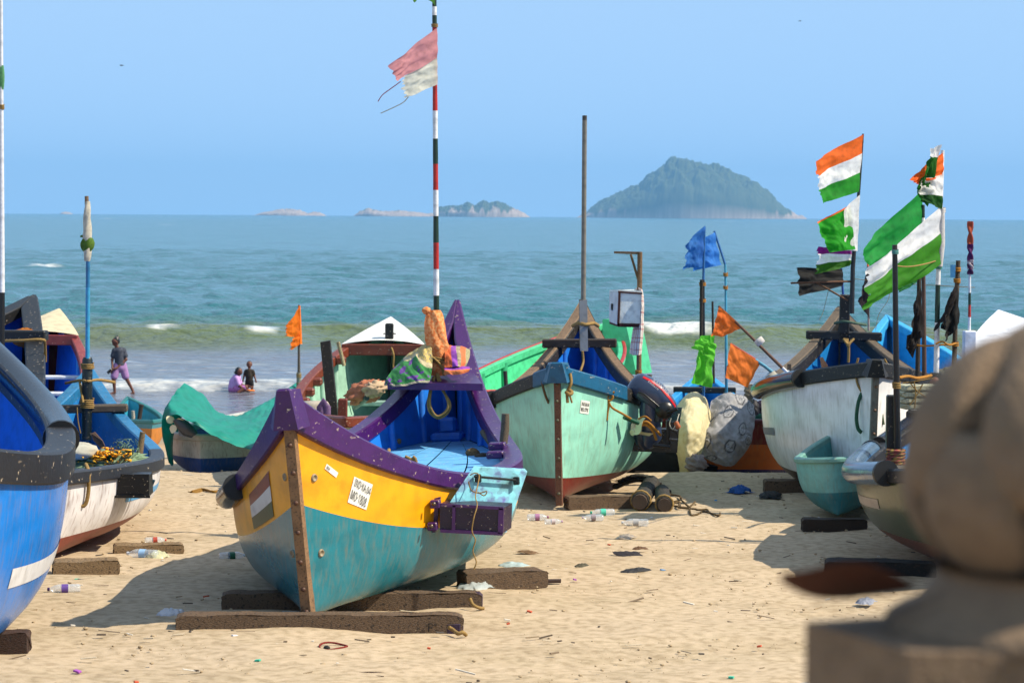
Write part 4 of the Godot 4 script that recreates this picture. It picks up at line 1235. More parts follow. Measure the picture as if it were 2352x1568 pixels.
func build_poles_and_flags() -> void:
	var z := 18.7
	# striped mast of the yellow boat
	var o := pole("flagpole", "tall red, white and green banded mast of yellow boat with torn pink flag", [[1003, 880], [1001, 500], [997, -80]], z, 0.024, 0.017, stripes(880.0, [[677, P_GREEN], [616, P_WHITE], [555, P_RED], [494, P_GREEN], [434, P_WHITE], [374, P_RED], [316, P_GREEN], [252, P_WHITE], [195, P_RED], [62, P_RED], [34, P_GREEN], [14, P_WHITE], [-80, P_GREEN]]))
	cloth_px(o, "flag", [[1004, 63], [888, 153], [906, 190], [1005, 132]], z - 0.02, [[1.0, Color(0.80, 0.55, 0.58)]], 0.035, 1.2, 2, 0.03, 0.0, -0.12)
	cloth_px(o, "flag", [[1005, 132], [912, 186], [916, 230], [1005, 194]], z - 0.02, [[1.0, Color(0.82, 0.83, 0.79)]], 0.03, 1.2, 5, 0.16, 0.0, -0.12)
	rope_px(o, [[920, 187, z - 0.12], [898, 203, z - 0.12], [878, 218, z - 0.14], [868, 233, z - 0.14]], 0.004, mat(Color(0.6, 0.33, 0.38), 0.8, "plain"), 12, "torn_thread")
	rope_px(o, [[938, 222, z - 0.12], [926, 235, z - 0.12], [905, 246, z - 0.14], [874, 260, z - 0.14]], 0.004, mat(Color(0.66, 0.67, 0.63), 0.8, "plain"), 12, "torn_thread")
	cloth_px(o, "flag", [[998, -70], [925, -60], [950, 6], [998, 12]], z - 0.02, [[1.0, Color(0.22, 0.45, 0.10)]], 0.03, 1.0, 3, 0.0, -0.04)
	lashing(o, loc(o, 998, 58, z), Vector3.UP, 0.024, 3, 0.004, rope_tan())
	# steel pole of the mint boat
	o = pole("mast", "bare grey steel mast of mint boat", [[1341, 800], [1340, 690], [1343, 265]], 26.5, 0.03, 0.026, [[0.2, Color(0.58, 0.58, 0.58)], [0.98, Color(0.46, 0.44, 0.40)], [1.0, Color(0.25, 0.22, 0.18)]], 0.35)
	part(o, "foot_plate", slab_mesh([loc(o, 1331, 690, 26.45), loc(o, 1349, 688, 26.45), loc(o, 1351, 806, 26.45), loc(o, 1333, 806, 26.45)], Vector3(0, 0, -0.03)), mat(Color(0.56, 0.56, 0.55), 0.35, "paint"))
	# blue pole of the white and red boat
	z = 21.38
	o = pole("flagpole", "light blue pole with furled white flag and green cloth knot", [[200, 824], [201, 597], [198, 450]], z, 0.02, 0.018, stripes(824.0, [[660, Color(0.20, 0.55, 0.72)], [597, Color(0.12, 0.40, 0.58)], [470, Color(0.12, 0.40, 0.58)], [450, Color(0.45, 0.36, 0.26)]]), 0.4)
	var furl := func(u: float, v: float) -> Vector3:
		var a := TAU * u
		var y := lerpf(600.0, 462.0, v)
		var r := (0.022 + 0.018 * sin(PI * pow(v, 0.7)) + 0.004 * sin(a * 3.0 + v * 16.0))
		return loc(o, 199.5, y, z) + Vector3(cos(a) * r, 0, sin(a) * r)
	part(o, "furled_flag", grid_mesh(24, 30, furl), mat(Color(0.78, 0.76, 0.70), 0.85, "cloth", 4.0))
	var knot := func(u: float, v: float) -> Vector3:
		var a := TAU * u
		var y := lerpf(580.0, 541.0, v)
		var r := 0.048 * sqrt(maxf(0.02, sin(PI * clampf(v * 0.92 + 0.04, 0.0, 1.0)))) * (1.0 + 0.18 * sin(a * 4.0 + v * 5.0))
		return loc(o, 198.5 + 3.0 * v, y, z) + Vector3(cos(a) * r * 1.15, 0, sin(a) * r)
	part(o, "cloth_knot", grid_mesh(24, 16, knot), mat(Color(0.30, 0.44, 0.07), 0.8, "cloth", 4.0))
	part(o, "knot_tail", tube_mesh([loc(o, 202, 545, z), loc(o, 192, 541, z), loc(o, 184, 543, z - 0.02)], [0.014, 0.014, 0.01], 6), mat(Color(0.30, 0.44, 0.07), 0.8, "cloth", 4.0))
	# white pole at the left edge
	z = 20.5
	o = pole("flagpole", "tall white pole on black post at blue boat's peak", [[2, 850], [3, 668], [3, 600], [1, -60]], z, 0.03, 0.014, stripes(850.0, [[670, Color(0.03, 0.03, 0.035)], [-60, P_WHITE]]))
	lashing(o, loc(o, 3, 245, z), Vector3.UP, 0.02, 5, 0.004, rope_tan())
	part(o, "furled_flag", grid_mesh(16, 14, func(u: float, v: float): return loc(o, 2.5, lerpf(205.0, 150.0, v), z) + Vector3(cos(TAU * u), 0, sin(TAU * u)) * (0.018 + 0.008 * sin(PI * v) + 0.003 * sin(TAU * u * 3.0))), mat(Color(0.35, 0.6, 0.4), 0.8, "cloth", 4.0))
	# orange flag over the tarpaulin
	z = 33.0
	o = pole("flagpole", "thin grey pole with torn orange flag over the tarpaulin", [[686, 890], [686, 700]], z, 0.022, 0.012, [[1.0, Color(0.34, 0.31, 0.28), "wood"]])
	cloth_px(o, "flag", [[688, 703], [656, 752], [652, 771], [690, 776]], z - 0.03, [[1.0, Color(0.99, 0.50, 0.06)]], 0.035, 1.3, 4, 0.10)
	cloth_px(o, "flag", [[690, 765], [668, 782], [657, 810], [690, 790]], z - 0.03, [[1.0, Color(0.99, 0.50, 0.06)]], 0.03, 1.0, 7, 0.25)
	part(o, "flag_sleeve", tube_mesh([loc(o, 689, 790, z - 0.02), loc(o, 687, 702, z - 0.02)], [0.028, 0.016], 8), mat(Color(0.99, 0.50, 0.06), 0.8, "cloth", 4.0))
	for y in [862.0, 882.0]: lashing(o, loc(o, 686, y, z), Vector3.UP, 0.032, 4, 0.006, rope_tan())
	part(o, "pole_socket", tube_mesh([loc(o, 686, 905, z), loc(o, 686, 855, z)], 0.034, 10), mat(Color(0.5, 0.5, 0.46), 0.5, "worn"))
	# bamboo gallows pole
	z = 24.6
	o = pole("gallows_pole", "bamboo pole with a bracketed top arm beside mint boat", [[1467, 990], [1468, 800], [1470, 578]], z, 0.027, 0.026, [[1.0, Color(0.55, 0.40, 0.22), "wood"]], 0.6, "wood", "")
	part(o, "top_arm", slab_mesh([loc(o, 1411, 577, z), loc(o, 1467, 578, z), loc(o, 1467, 584, z), loc(o, 1411, 582, z)], Vector3(0, 0, -0.05)), mat(Color(0.42, 0.31, 0.18), 0.7, "wood", 2.0))
	part(o, "arm_brace", tube_mesh([loc(o, 1449, 584, z), loc(o, 1467, 645, z)], 0.014, 6), mat(Color(0.5, 0.38, 0.2), 0.7, "wood", 2.0))
	lashing(o, loc(o, 1467, 855, z), Vector3.UP, 0.032, 4, 0.006, rope_gold())
	build_right_flags()

func build_right_flags() -> void:
	# white boat's mast with three flags
	var z := 27.3
	var tri_ := [[0.34, SAFFRON], [0.67, F_WHITE], [1.0, F_GREEN]]
	var o := pole("flagpole", "leaning grey mast of white boat with orange, white and green flag on top", [[1957, 720], [1960, 600], [1972, 460], [1983, 307]], z, 0.03, 0.012, [[1.0, Color(0.27, 0.28, 0.29), "metal"]])
	cloth_px(o, "flag", [[1983, 308], [1866, 372], [1887, 468], [1974, 440]], z - 0.03, tri_, 0.05, 1.2, 1, 0.015, 0.0, -0.15)
	cloth_px(o, "flag", [[1976, 447], [1938, 480], [1940, 575], [1970, 576]], z - 0.03, [[1.0, F_WHITE]], 0.02, 0.8, 3)
	cloth_px(o, "flag", [[1952, 470], [1878, 512], [1908, 580], [1966, 572]], z - 0.08, [[0.05, SAFFRON], [1.0, Color(0.10, 0.62, 0.08)]], 0.06, 1.0, 6, 0.02, 0.0, -0.15)
	cloth_px(o, "flag", [[1957, 575], [1874, 566], [1868, 632], [1955, 610]], z + 0.05, [[0.25, Color(0.55, 0.10, 0.50)], [0.62, F_WHITE], [1.0, Color(0.20, 0.42, 0.06)]], 0.05, 1.2, 8, 0.04, 0.0, -0.1)
	part(o, "spreader", tube_mesh([loc(o, 1817, 650, z - 0.1), loc(o, 1957, 646, z)], 0.013, 6), mat(Color(0.48, 0.30, 0.16), 0.7, "wood", 2.0))
	part(o, "spreader_brace", tube_mesh([loc(o, 1878, 650, z - 0.05), loc(o, 1948, 690, z)], 0.012, 6), mat(Color(0.42, 0.27, 0.15), 0.7, "wood", 2.0))
	rope_px(o, [[1905, 660, z], [1898, 690, z], [1890, 720, z], [1882, 735, z]], 0.003, rope_tan(), 12, "loose_string")
	rope_px(o, [[1960, 640, z], [2060, 650, z - 0.4], [2160, 656, z - 1.0], [2240, 660, z - 1.2]], 0.004, rope_tan(), 20, "guy_line")
	rope_px(o, [[2050, 640, z], [2040, 690, z], [2020, 720, z], [2012, 760, z]], 0.003, rope_tan(), 14, "loose_string")
	# blue pole with a dark flag behind it
	o = pole("flagpole", "blue stick with faded black flag behind white boat", [[1940, 712], [1932, 610]], 28.6, 0.016, 0.014, [[1.0, Color(0.06, 0.25, 0.55)]])
	cloth_px(o, "flag", [[1936, 618], [1836, 614], [1828, 682], [1938, 656]], 28.55, [[1.0, Color(0.11, 0.09, 0.11)]], 0.05, 1.4, 2, 0.02)
	o = pole("flagpole", "thin pole with a limp dark flag seaward of white boat", [[1996, 760], [1994, 595]], 29.5, 0.014, 0.012, [[0.9, Color(0.55, 0.5, 0.5)], [1.0, SAFFRON]])
	cloth_px(o, "flag", [[1998, 610], [1984, 640], [1972, 690], [1998, 735]], 29.45, [[1.0, Color(0.16, 0.12, 0.15)]], 0.04, 1.0, 9)
	# banded pole with two crumpled national coloured flags
	z = 20.6
	o = pole("flagpole", "white and green banded pole with a huge crumpled flag", [[2151, 880], [2155, 660], [2166, 345]], z, 0.025, 0.016, stripes(880.0, [[862, P_GREEN], [740, P_WHITE], [700, P_GREEN], [653, P_GREEN], [612, P_WHITE], [345, P_WHITE]]))
	cloth_px(o, "flag", [[2167, 350], [2086, 412], [2110, 425], [2168, 400]], z - 0.02, [[1.0, SAFFRON]], 0.05, 1.0, 2, 0.0, 0.0, -0.1)
	cloth_px(o, "flag", [[2168, 400], [2112, 415], [2120, 462], [2166, 480]], z - 0.05, [[0.62, F_WHITE], [1.0, Color(0.08, 0.33, 0.05)]], 0.05, 1.3, 5, 0.0, 0.0, -0.1)
	cloth_px(o, "flag", [[2164, 332], [2138, 340], [2106, 430], [2130, 475]], z - 0.12, [[0.22, F_WHITE], [1.0, Color(0.10, 0.42, 0.08)]], 0.06, 0.8, 4)
	cloth_px(o, "flag", [[2160, 476], [1996, 612], [1976, 712], [2160, 606]], z - 0.05, [[0.46, Color(0.97, 0.97, 0.97)], [1.0, Color(0.24, 0.56, 0.10)]], 0.07, 1.1, 3, 0.012, 0.03, -0.25)
	part(o, "flag_hoist", tube_mesh([loc(o, 2160, 612, z - 0.02), loc(o, 2161, 560, z - 0.02), loc(o, 2164, 480, z - 0.02)], [0.022, 0.04, 0.026], 10), mat(Color(0.78, 0.78, 0.79), 0.8, "cloth", 4.0))
	lashing(o, loc(o, 2164, 482, z), Vector3.UP, 0.03, 3, 0.006, mat(Color(0.7, 0.7, 0.7), 0.8, "plain"))
	lashing(o, loc(o, 2156, 612, z), Vector3.UP, 0.03, 3, 0.006, mat(Color(0.2, 0.5, 0.45), 0.8, "plain"))
	part(o, "pole_shoe", box_mesh(Vector3(0.12, 0.3, 0.12), 0.02), mat(Color(0.03, 0.03, 0.03), 0.4, "worn", 2.0), Transform3D(Basis.IDENTITY, loc(o, 2150, 895, z)))
	part(o, "shoe_knob", lathe_mesh([Vector2(0, 0.03), Vector2(0.035, 0.026), Vector2(0.042, 0.01), Vector2(0.042, -0.02)], 16, Transform3D(Basis(Vector3.RIGHT, PI / 2), loc(o, 2149, 877, z - 0.07))), mat(Color(0.62, 0.38, 0.28), 0.5, "paint"))
	# second large flag behind, on a green topped pole
	o = pole("flagpole", "bamboo pole with bright green and white flag behind crumpled flag", [[2124, 870], [2122, 600], [2121, 470]], 22.0, 0.022, 0.016, stripes(870.0, [[620, Color(0.30, 0.20, 0.15)], [540, P_WHITE], [500, F_WHITE], [470, P_GREEN]]), 0.6)
	cloth_px(o, "flag", [[2120, 432], [1974, 574], [2012, 645], [2122, 560]], 22.0, [[0.62, Color(0.05, 0.60, 0.24)], [1.0, F_WHITE]], 0.06, 1.1, 7, 0.01, 0.0, -0.2)
	cloth_px(o, "flag", [[2122, 620], [2060, 640], [2062, 672], [2124, 640]], 22.1, [[1.0, Color(0.03, 0.42, 0.16)]], 0.04, 1.0, 5)
	rope_px(o, [[2057, 610, 19.0], [2090, 612, 19.8], [2130, 605, 20.3], [2158, 596, 20.6]], 0.006, rope_tan(), 16, "tie_line")
	# black flags
	o = pole("flagpole", "dark wooden pole with a drooping black flag", [[2108, 890], [2113, 586]], 20.9, 0.022, 0.018, [[1.0, Color(0.16, 0.12, 0.09), "wood"]], 0.7)
	cloth_px(o, "flag", [[2116, 660], [2100, 690], [2084, 800], [2122, 770]], 20.8, [[0.85, Color(0.13, 0.10, 0.11)], [1.0, Color(0.12, 0.1, 0.12)]], 0.035, 1.0, 3)
	cloth_px(o, "flag", [[2084, 770], [2082, 800], [2098, 822], [2116, 760]], 20.75, [[1.0, Color(0.14, 0.12, 0.13)]], 0.03, 1.0, 6)
	o = pole("flagpole", "bamboo pole with a black pennant and a small blue tag", [[2192, 862], [2196, 720], [2202, 598]], 20.7, 0.022, 0.02, [[1.0, Color(0.30, 0.24, 0.17), "wood"]], 0.7)
	cloth_px(o, "flag", [[2198, 645], [2172, 720], [2145, 768], [2198, 690]], 20.6, [[1.0, Color(0.085, 0.07, 0.08)]], 0.04, 1.0, 2)
	cloth_px(o, "flag", [[2200, 650], [2160, 745], [2172, 788], [2206, 740]], 20.62, [[1.0, Color(0.07, 0.06, 0.07)]], 0.05, 1.2, 8)
	part(o, "tag", slab_mesh([loc(o, 2184, 608, 20.65), loc(o, 2196, 608, 20.65), loc(o, 2195, 637, 20.65), loc(o, 2184, 637, 20.65)], Vector3(0, 0, -0.004)), mat(Color(0.2, 0.5, 0.72), 0.6, "paint"))
	for y in [618.0, 644.0, 790.0]: lashing(o, loc(o, 2200 - (y - 618) * 0.03, y, 20.7), Vector3.UP, 0.027, 3, 0.006, rope_gold())
	rope_px(o, [[2098, 788, 20.8], [2115, 794, 20.7], [2150, 793, 20.6], [2196, 790, 20.6]], 0.009, rope_gold(), 16, "tie_rope")
	rope_px(o, [[2150, 790, 20.5], [2165, 784, 20.5], [2180, 792, 20.5], [2197, 788, 20.6]], 0.009, rope_gold(), 16, "tie_rope")
	# thick black pole in the dark green boat
	o = pole("mast", "thick black pole lashed with printed cloth in dark green boat", [[2063, 1060], [2060, 900], [2056, 562]], 18.4, 0.027, 0.02, [[0.97, Color(0.02, 0.02, 0.022)], [1.0, Color(0.16, 0.12, 0.1)]], 0.3, "paint", "")
	part(o, "foot_post", box_mesh(Vector3(0.1, 0.5, 0.08), 0.01), mat(Color(0.02, 0.02, 0.02), 0.4, "worn", 2.0), Transform3D(Basis.IDENTITY, loc(o, 2051, 980, 18.5)))
	lashing(o, loc(o, 2060, 884, 18.4), Vector3.UP, 0.03, 4, 0.006, rope_tan())
	lashing(o, loc(o, 2057, 578, 18.4), Vector3.UP, 0.024, 3, 0.005, mat(Color(0.25, 0.5, 0.5), 0.7, "plain"))
	var wrap := func(u: float, v: float) -> Vector3:
		var a := TAU * u
		var r := 0.075 + 0.008 * sin(v * 30.0) + 0.006 * n1.get_noise_2d(u * 6.0, v * 6.0)
		return loc(o, 2058, lerpf(1066.0, 1030.0, v), 18.4) + Vector3(cos(a) * r, 0, sin(a) * r)
	var wm := vmat(0.85, 0.0, 0.3)
	part(o, "cloth_wrap", grid_mesh(24, 16, wrap, func(u: float, v: float): return Color(0.30, 0.06, 0.05).lerp(Color(0.45, 0.32, 0.06), smoothstep(0.0, 0.3, n1.get_noise_2d(u * 9.0, v * 7.0))).lerp(Color(0.02, 0.02, 0.02), smoothstep(0.1, 0.35, n2.get_noise_2d(u * 12.0, v * 9.0 + 5.0)))), wm)
	# thin banded pole far right
	o = pole("flagpole", "slim red, white and green banded pole with furled orange and purple flag", [[2227, 785], [2228, 700], [2229, 507]], 25.5, 0.017, 0.011, stripes(785.0, [[778, P_GREEN], [760, P_GREEN], [728, P_WHITE], [700, P_RED], [672, P_GREEN], [625, P_WHITE], [507, P_WHITE]]))
	for q in [[508, 560, Color(0.66, 0.28, 0.16)], [560, 598, Color(0.32, 0.05, 0.33)], [596, 618, Color(0.7, 0.65, 0.68)], [604, 630, Color(0.28, 0.05, 0.28)]]:
		part(o, "furled_flag", grid_mesh(16, 12, func(u: float, v: float): return loc(o, 2229.5, lerpf(q[0], q[1], v), 25.48) + Vector3(cos(TAU * u), 0, sin(TAU * u)) * (0.024 + 0.012 * sin(v * 9.0 + u * 12.0))), mat(q[2], 0.85, "cloth", 4.0))
	# pair of blue flags
	z = 30.5
	o = pole("flagpole", "dark blue pole with ragged blue flag over cyan boat", [[1617, 900], [1616, 640], [1619, 520]], z, 0.022, 0.014, stripes(900.0, [[642, Color(0.04, 0.08, 0.13)], [520, Color(0.12, 0.36, 0.60)]]))
	part(o, "lashed_spar", tube_mesh([loc(o, 1611, 800, z - 0.03), loc(o, 1612, 642, z - 0.03)], 0.024, 8), mat(Color(0.06, 0.05, 0.05), 0.7, "wood", 2.0))
	for y in [652.0, 690.0]: lashing(o, loc(o, 1614, y, z), Vector3.UP, 0.04, 3, 0.007, rope_gold())
	cloth_px(o, "flag", [[1620, 518], [1572, 560], [1566, 620], [1612, 612]], z - 0.03, [[1.0, Color(0.18, 0.44, 0.75)]], 0.07, 1.0, 3, 0.05)
	o = pole("flagpole", "light blue pole with bright blue flag over cyan boat", [[1669, 905], [1667, 610], [1641, 530]], z + 0.3, 0.02, 0.014, stripes(905.0, [[840, Color(0.16, 0.45, 0.62)], [610, Color(0.25, 0.58, 0.72)], [530, Color(0.12, 0.36, 0.6)]]))
	cloth_px(o, "flag", [[1642, 533], [1590, 562], [1596, 622], [1658, 608]], z + 0.25, [[1.0, Color(0.20, 0.50, 0.85)]], 0.08, 1.3, 6, 0.02)
	for y in [630.0, 660.0]: lashing(o, loc(o, 1667, y, z + 0.3), Vector3.UP, 0.027, 3, 0.007, rope_gold())
	o = pole("stake", "thin dark stake between the blue flag poles", [[1640, 880], [1637, 692]], z + 0.1, 0.016, 0.014, [[1.0, Color(0.14, 0.11, 0.1), "wood"]], 0.7, "wood", "")
	# orange pennants on slanting sticks
	z = 24.6
	o = pole("pennant_stick", "slanting brown stick with orange pennant and white float over white boat's rail", [[1846, 888, 0.0], [1790, 838, 0.1], [1700, 748, 0.2], [1651, 703, 0.3]], z, 0.018, 0.013, [[0.24, P_WHITE], [1.0, Color(0.40, 0.24, 0.15), "wood"]], 0.6, "paint", "orange pennants on slanting sticks")
	cloth_px(o, "flag", [[1705, 752], [1652, 702], [1634, 773], [1662, 772]], z + 0.25, [[1.0, Color(0.98, 0.48, 0.18)]], 0.035, 0.9, 3)
	part(o, "float", lathe_mesh([Vector2(0, 0.05), Vector2(0.034, 0.048), Vector2(0.036, 0), Vector2(0.034, -0.048), Vector2(0, -0.05)], 14, Transform3D(Basis(Vector3(0, 0, 1), -0.9), loc(o, 1745, 784, z + 0.1))), mat(Color(0.8, 0.78, 0.75), 0.7, "worn", 3.0))
	o = pole("pennant_stick", "slanting light blue stick with square orange flag and cork float", [[1822, 895, 0.0], [1770, 850, 0.05], [1743, 831, 0.1], [1678, 790, 0.2]], z - 0.3, 0.02, 0.015, [[0.62, Color(0.28, 0.55, 0.66)], [1.0, Color(0.6, 0.2, 0.08)]], 0.5, "paint", "orange pennants on slanting sticks")
	cloth_px(o, "flag", [[1747, 833], [1680, 790], [1666, 867], [1718, 890]], z - 0.2, [[1.0, Color(0.99, 0.52, 0.20)]], 0.03, 0.8, 6)
	part(o, "float", lathe_mesh([Vector2(0, 0.06), Vector2(0.042, 0.058), Vector2(0.044, 0), Vector2(0.042, -0.058), Vector2(0, -0.06)], 14, Transform3D(Basis(Vector3(0, 0, 1), -0.95), loc(o, 1774, 866, z - 0.35))), mat(Color(0.66, 0.64, 0.58), 0.8, "worn", 3.0))
	# green plastic sheet hung between
	o = pole("rag_pole", "blue tipped stick with pale green plastic bag hung on it", [[1617, 955], [1616, 790]], 29.6, 0.016, 0.014, [[0.7, Color(0.08, 0.35, 0.62)], [1.0, Color(0.1, 0.06, 0.2)]], 0.5, "paint", "")
	cloth_px(o, "plastic_bag", [[1642, 768], [1608, 772], [1590, 880], [1634, 890]], 29.5, [[1.0, Color(0.40, 0.80, 0.22)]], 0.09, 1.8, 4, 0.0, 0.0)
	cloth_px(o, "plastic_bag", [[1646, 790], [1612, 775], [1594, 800], [1640, 830]], 29.4, [[1.0, Color(0.46, 0.85, 0.26)]], 0.06, 1.5, 9, 0.0, 0.0)

# ---------------------------------------------------------------- fittings on the boats, gear, covers
func lump(st: SurfaceTool, c: Vector3, s: Vector3, rough := 0.2, freq := 2.0, seed_ := 0, nu := 14, nv := 12, b := Basis.IDENTITY) -> void:
	add_grid(st, nu, nv, func(u: float, v: float) -> Vector3:
		var a := TAU * u
		var f := PI * v
		var d := Vector3(sin(f) * cos(a), cos(f), sin(f) * sin(a))
		return c + b * (d * s * (1.0 + rough * n1.get_noise_3d(d.x * freq + seed_ * 13.0, d.y * freq, d.z * freq))))

func lump_mesh(s: Vector3, rough := 0.2, freq := 2.0, seed_ := 0, nu := 14, nv := 12) -> ArrayMesh:
	var st := stool()
	lump(st, Vector3.ZERO, s, rough, freq, seed_, nu, nv)
	return done(st)

func build_boat_fittings() -> void:
	var tan_ := rope_tan()
	var gold := rope_gold()
	var b := yellow_boat
	rope_px(b, [[864, 1049, 14.6], [878, 1050, 14.52], [890, 1043, 14.56], [893, 1033, 14.7]], 0.012, tan_, 12)
	for q in [[[925, 1052], [940, 1060], [955, 1056], [948, 1048]], [[932, 1070], [940, 1060], [950, 1053], [957, 1062]], [[930, 1048], [944, 1056], [935, 1066], [928, 1072]]]:
		rope_px(b, q.map(func(p): return [p[0], p[1], 14.85]), 0.011, tan_, 12)
	# loop hanging from the board, and the line down the motor board
	rope_px(b, [[1003, 858, 18.5], [1010, 885, 18.45], [1033, 925, 18.4], [1028, 948, 18.4], [1008, 960, 18.4], [990, 950, 18.4], [983, 930, 18.4], [988, 895, 18.45], [996, 865, 18.5]], 0.011, tan_, 40)
	rope_px(b, [[1006, 858, 18.5], [1016, 890, 18.45], [1029, 925, 18.38], [1024, 944, 18.38], [1006, 956, 18.38], [994, 946, 18.38], [987, 925, 18.38], [990, 895, 18.42], [998, 865, 18.5]], 0.011, tan_, 40)
	var z := 14.3
	rope_px(b, [[1080, 1092, z + 0.25], [1088, 1086, z + 0.25], [1100, 1090, z + 0.25], [1098, 1110, z + 0.2], [1092, 1140, z + 0.1], [1096, 1160, z], [1088, 1190, z - 0.05], [1084, 1220, z - 0.05], [1092, 1240, z - 0.05], [1086, 1265, z - 0.05], [1094, 1290, z - 0.05], [1088, 1308, z - 0.05]], 0.004, tan_, 48)
	rope_px(b, [[1076, 1105, z + 0.2], [1082, 1125, z + 0.2], [1100, 1132, z + 0.2], [1118, 1128, z + 0.2], [1112, 1138, z + 0.2], [1098, 1130, z + 0.2]], 0.004, tan_, 24)
	b = mint_boat
	z = 21.4
	rope_px(b, [[1247, 852, z + 0.2], [1246, 880, z + 0.15], [1252, 905, z + 0.1], [1260, 925, z + 0.15]], 0.013, mat(Color(0.42, 0.32, 0.20), 0.9, "cloth", 5.0), 14)
	rope_px(b, [[1310, 858, z + 0.05], [1312, 880, z], [1303, 900, z], [1304, 925, z]], 0.014, tan_, 14)
	rope_px(b, [[1300, 900, z], [1308, 906, z - 0.03], [1314, 900, z], [1306, 895, z]], 0.018, tan_, 12)
	rope_px(b, [[1308, 905, z], [1314, 925, z]], 0.01, tan_, 6)
	for q in [[[1376, 895], [1385, 905], [1395, 915], [1405, 935], [1430, 950], [1450, 962]], [[1376, 900], [1388, 910], [1398, 928], [1396, 945], [1394, 965]], [[1380, 893], [1392, 903], [1408, 910], [1400, 920], [1385, 912]], [[1384, 930], [1392, 920], [1400, 905], [1412, 900]]]:
		rope_px(b, q.map(func(p): return [p[0], p[1], 22.2]), 0.012, gold, 18)
	rope_px(b, [[1316, 748, 27.1], [1330, 742, 26.5], [1345, 746, 26.4], [1362, 742, 26.6], [1374, 748, 27.1]], 0.022, tan_, 20)
	rope_px(b, [[1338, 806, 26.3], [1340, 830, 26.3], [1334, 850, 26.2], [1330, 862, 26.2]], 0.014, tan_, 14)
	part(b, "green_pipe", tube_mesh([loc(b, 1434, 958, 22.4), loc(b, 1466, 971, 22.5)], 0.022, 10), mat(Color(0.02, 0.28, 0.2), 0.4, "paint"))
	# white boat ropes
	b = white_boat
	z = 21.75
	rope_px(b, [[1972, 822, z], [1966, 850, z], [1970, 880, z - 0.03], [1980, 900, z - 0.05]], 0.012, tan_, 16)
	rope_px(b, [[1980, 903, z - 0.05], [1972, 925, z - 0.08], [1968, 960, z - 0.1], [1972, 985, z - 0.1], [1980, 993, z - 0.1]], 0.018, mat(Color(0.22, 0.40, 0.30), 0.9, "cloth", 5.0), 18)
	rope_px(b, [[2032, 824, z], [2044, 850, z], [2040, 880, z], [2022, 905, z - 0.05], [2014, 918, z - 0.05]], 0.011, tan_, 18)
	rope_px(b, [[2014, 905, z - 0.05], [2022, 920, z - 0.08], [2026, 950, z - 0.1], [2030, 975, z - 0.1]], 0.014, mat(Color(0.35, 0.42, 0.3), 0.9, "cloth", 5.0), 14)
	for q in [[[2008, 912], [2016, 906], [2022, 914], [2014, 922]], [[2012, 920], [2010, 935], [2014, 930], [2018, 938]]]:
		rope_px(b, q.map(func(p): return [p[0], p[1], z - 0.07]), 0.016, gold, 10)
	rope_px(b, [[1918, 742, 27.6], [1940, 738, 27.2], [1965, 742, 27.2], [1990, 746, 27.6]], 0.016, mat(Color(0.3, 0.4, 0.34), 0.9, "cloth", 5.0), 16)
	for k in 4: rope_px(b, [[1938 + k * 3, 778, 27.1], [1948, 790 + k * 2, 27.05], [1962 - k * 2, 778 + k, 27.1]], 0.014, tan_, 10)
	rope_px(b, [[1950, 795, 27.1], [1950, 815, 27.1], [1949, 832, 27.1]], 0.018, tan_, 8)
	# timber post on the far rail and a paddle inside
	part(b, "rail_post", slab_mesh([loc(b, 1809, 836, 25.4), loc(b, 1818, 836, 25.4), loc(b, 1818, 885, 25.4), loc(b, 1809, 885, 25.4)], Vector3(0, 0, -0.06)), mat(Color(0.34, 0.28, 0.22), 0.8, "wood", 2.0))

func timber(label: String, q: Array, z0: float, z1: float, hgt: float, depth_: float, m: Material, group := "timber skids under the boats") -> Node3D:
	# beam lying on the sand between two picture points, rough edged
	var a := at(q[0], q[1], z0)
	var c := at(q[2], q[3], z1)
	a.y = ground_y(a.x, a.z) - 0.015
	c.y = ground_y(c.x, c.z) - 0.015
	var o := thing("timber_skid", label, "timber", a, 0.0, group)
	var along := (c - a)
	var L := along.length()
	along /= L
	var side := along.cross(Vector3.UP).normalized()
	var f := func(u: float, v: float) -> Vector3:
		var k := clampf(u * 1.06 - 0.03, 0.0, 1.0)
		var end := smoothstep(0.0, 0.03, k) * (1.0 - smoothstep(0.97, 1.0, k))
		var w := TAU * v + PI / 4
		var cs := Vector2(clampf(cos(w) * 1.9, -0.98, 0.98), clampf(sin(w) * 1.9, -0.98, 0.98)) * (0.5 if u > 0.0 and u < 1.0 else 0.0)
		var ch: float = hgt * (0.72 + 0.28 * end) * (1.0 + 0.10 * n1.get_noise_2d(k * L * 2.2, a.x * 3.0))
		var p := along * (k * L) + Vector3.UP * (hgt * 0.5 + cs.y * ch) + side * cs.x * depth_
		return p + Vector3(n1.get_noise_3d(k * L * 4.0, v * 6.0, 1.0), n1.get_noise_3d(k * L * 4.0, v * 6.0, 5.0), 0) * 0.012
	part(o, "beam", grid_mesh(40, 24, f, null, false), m)
	return o

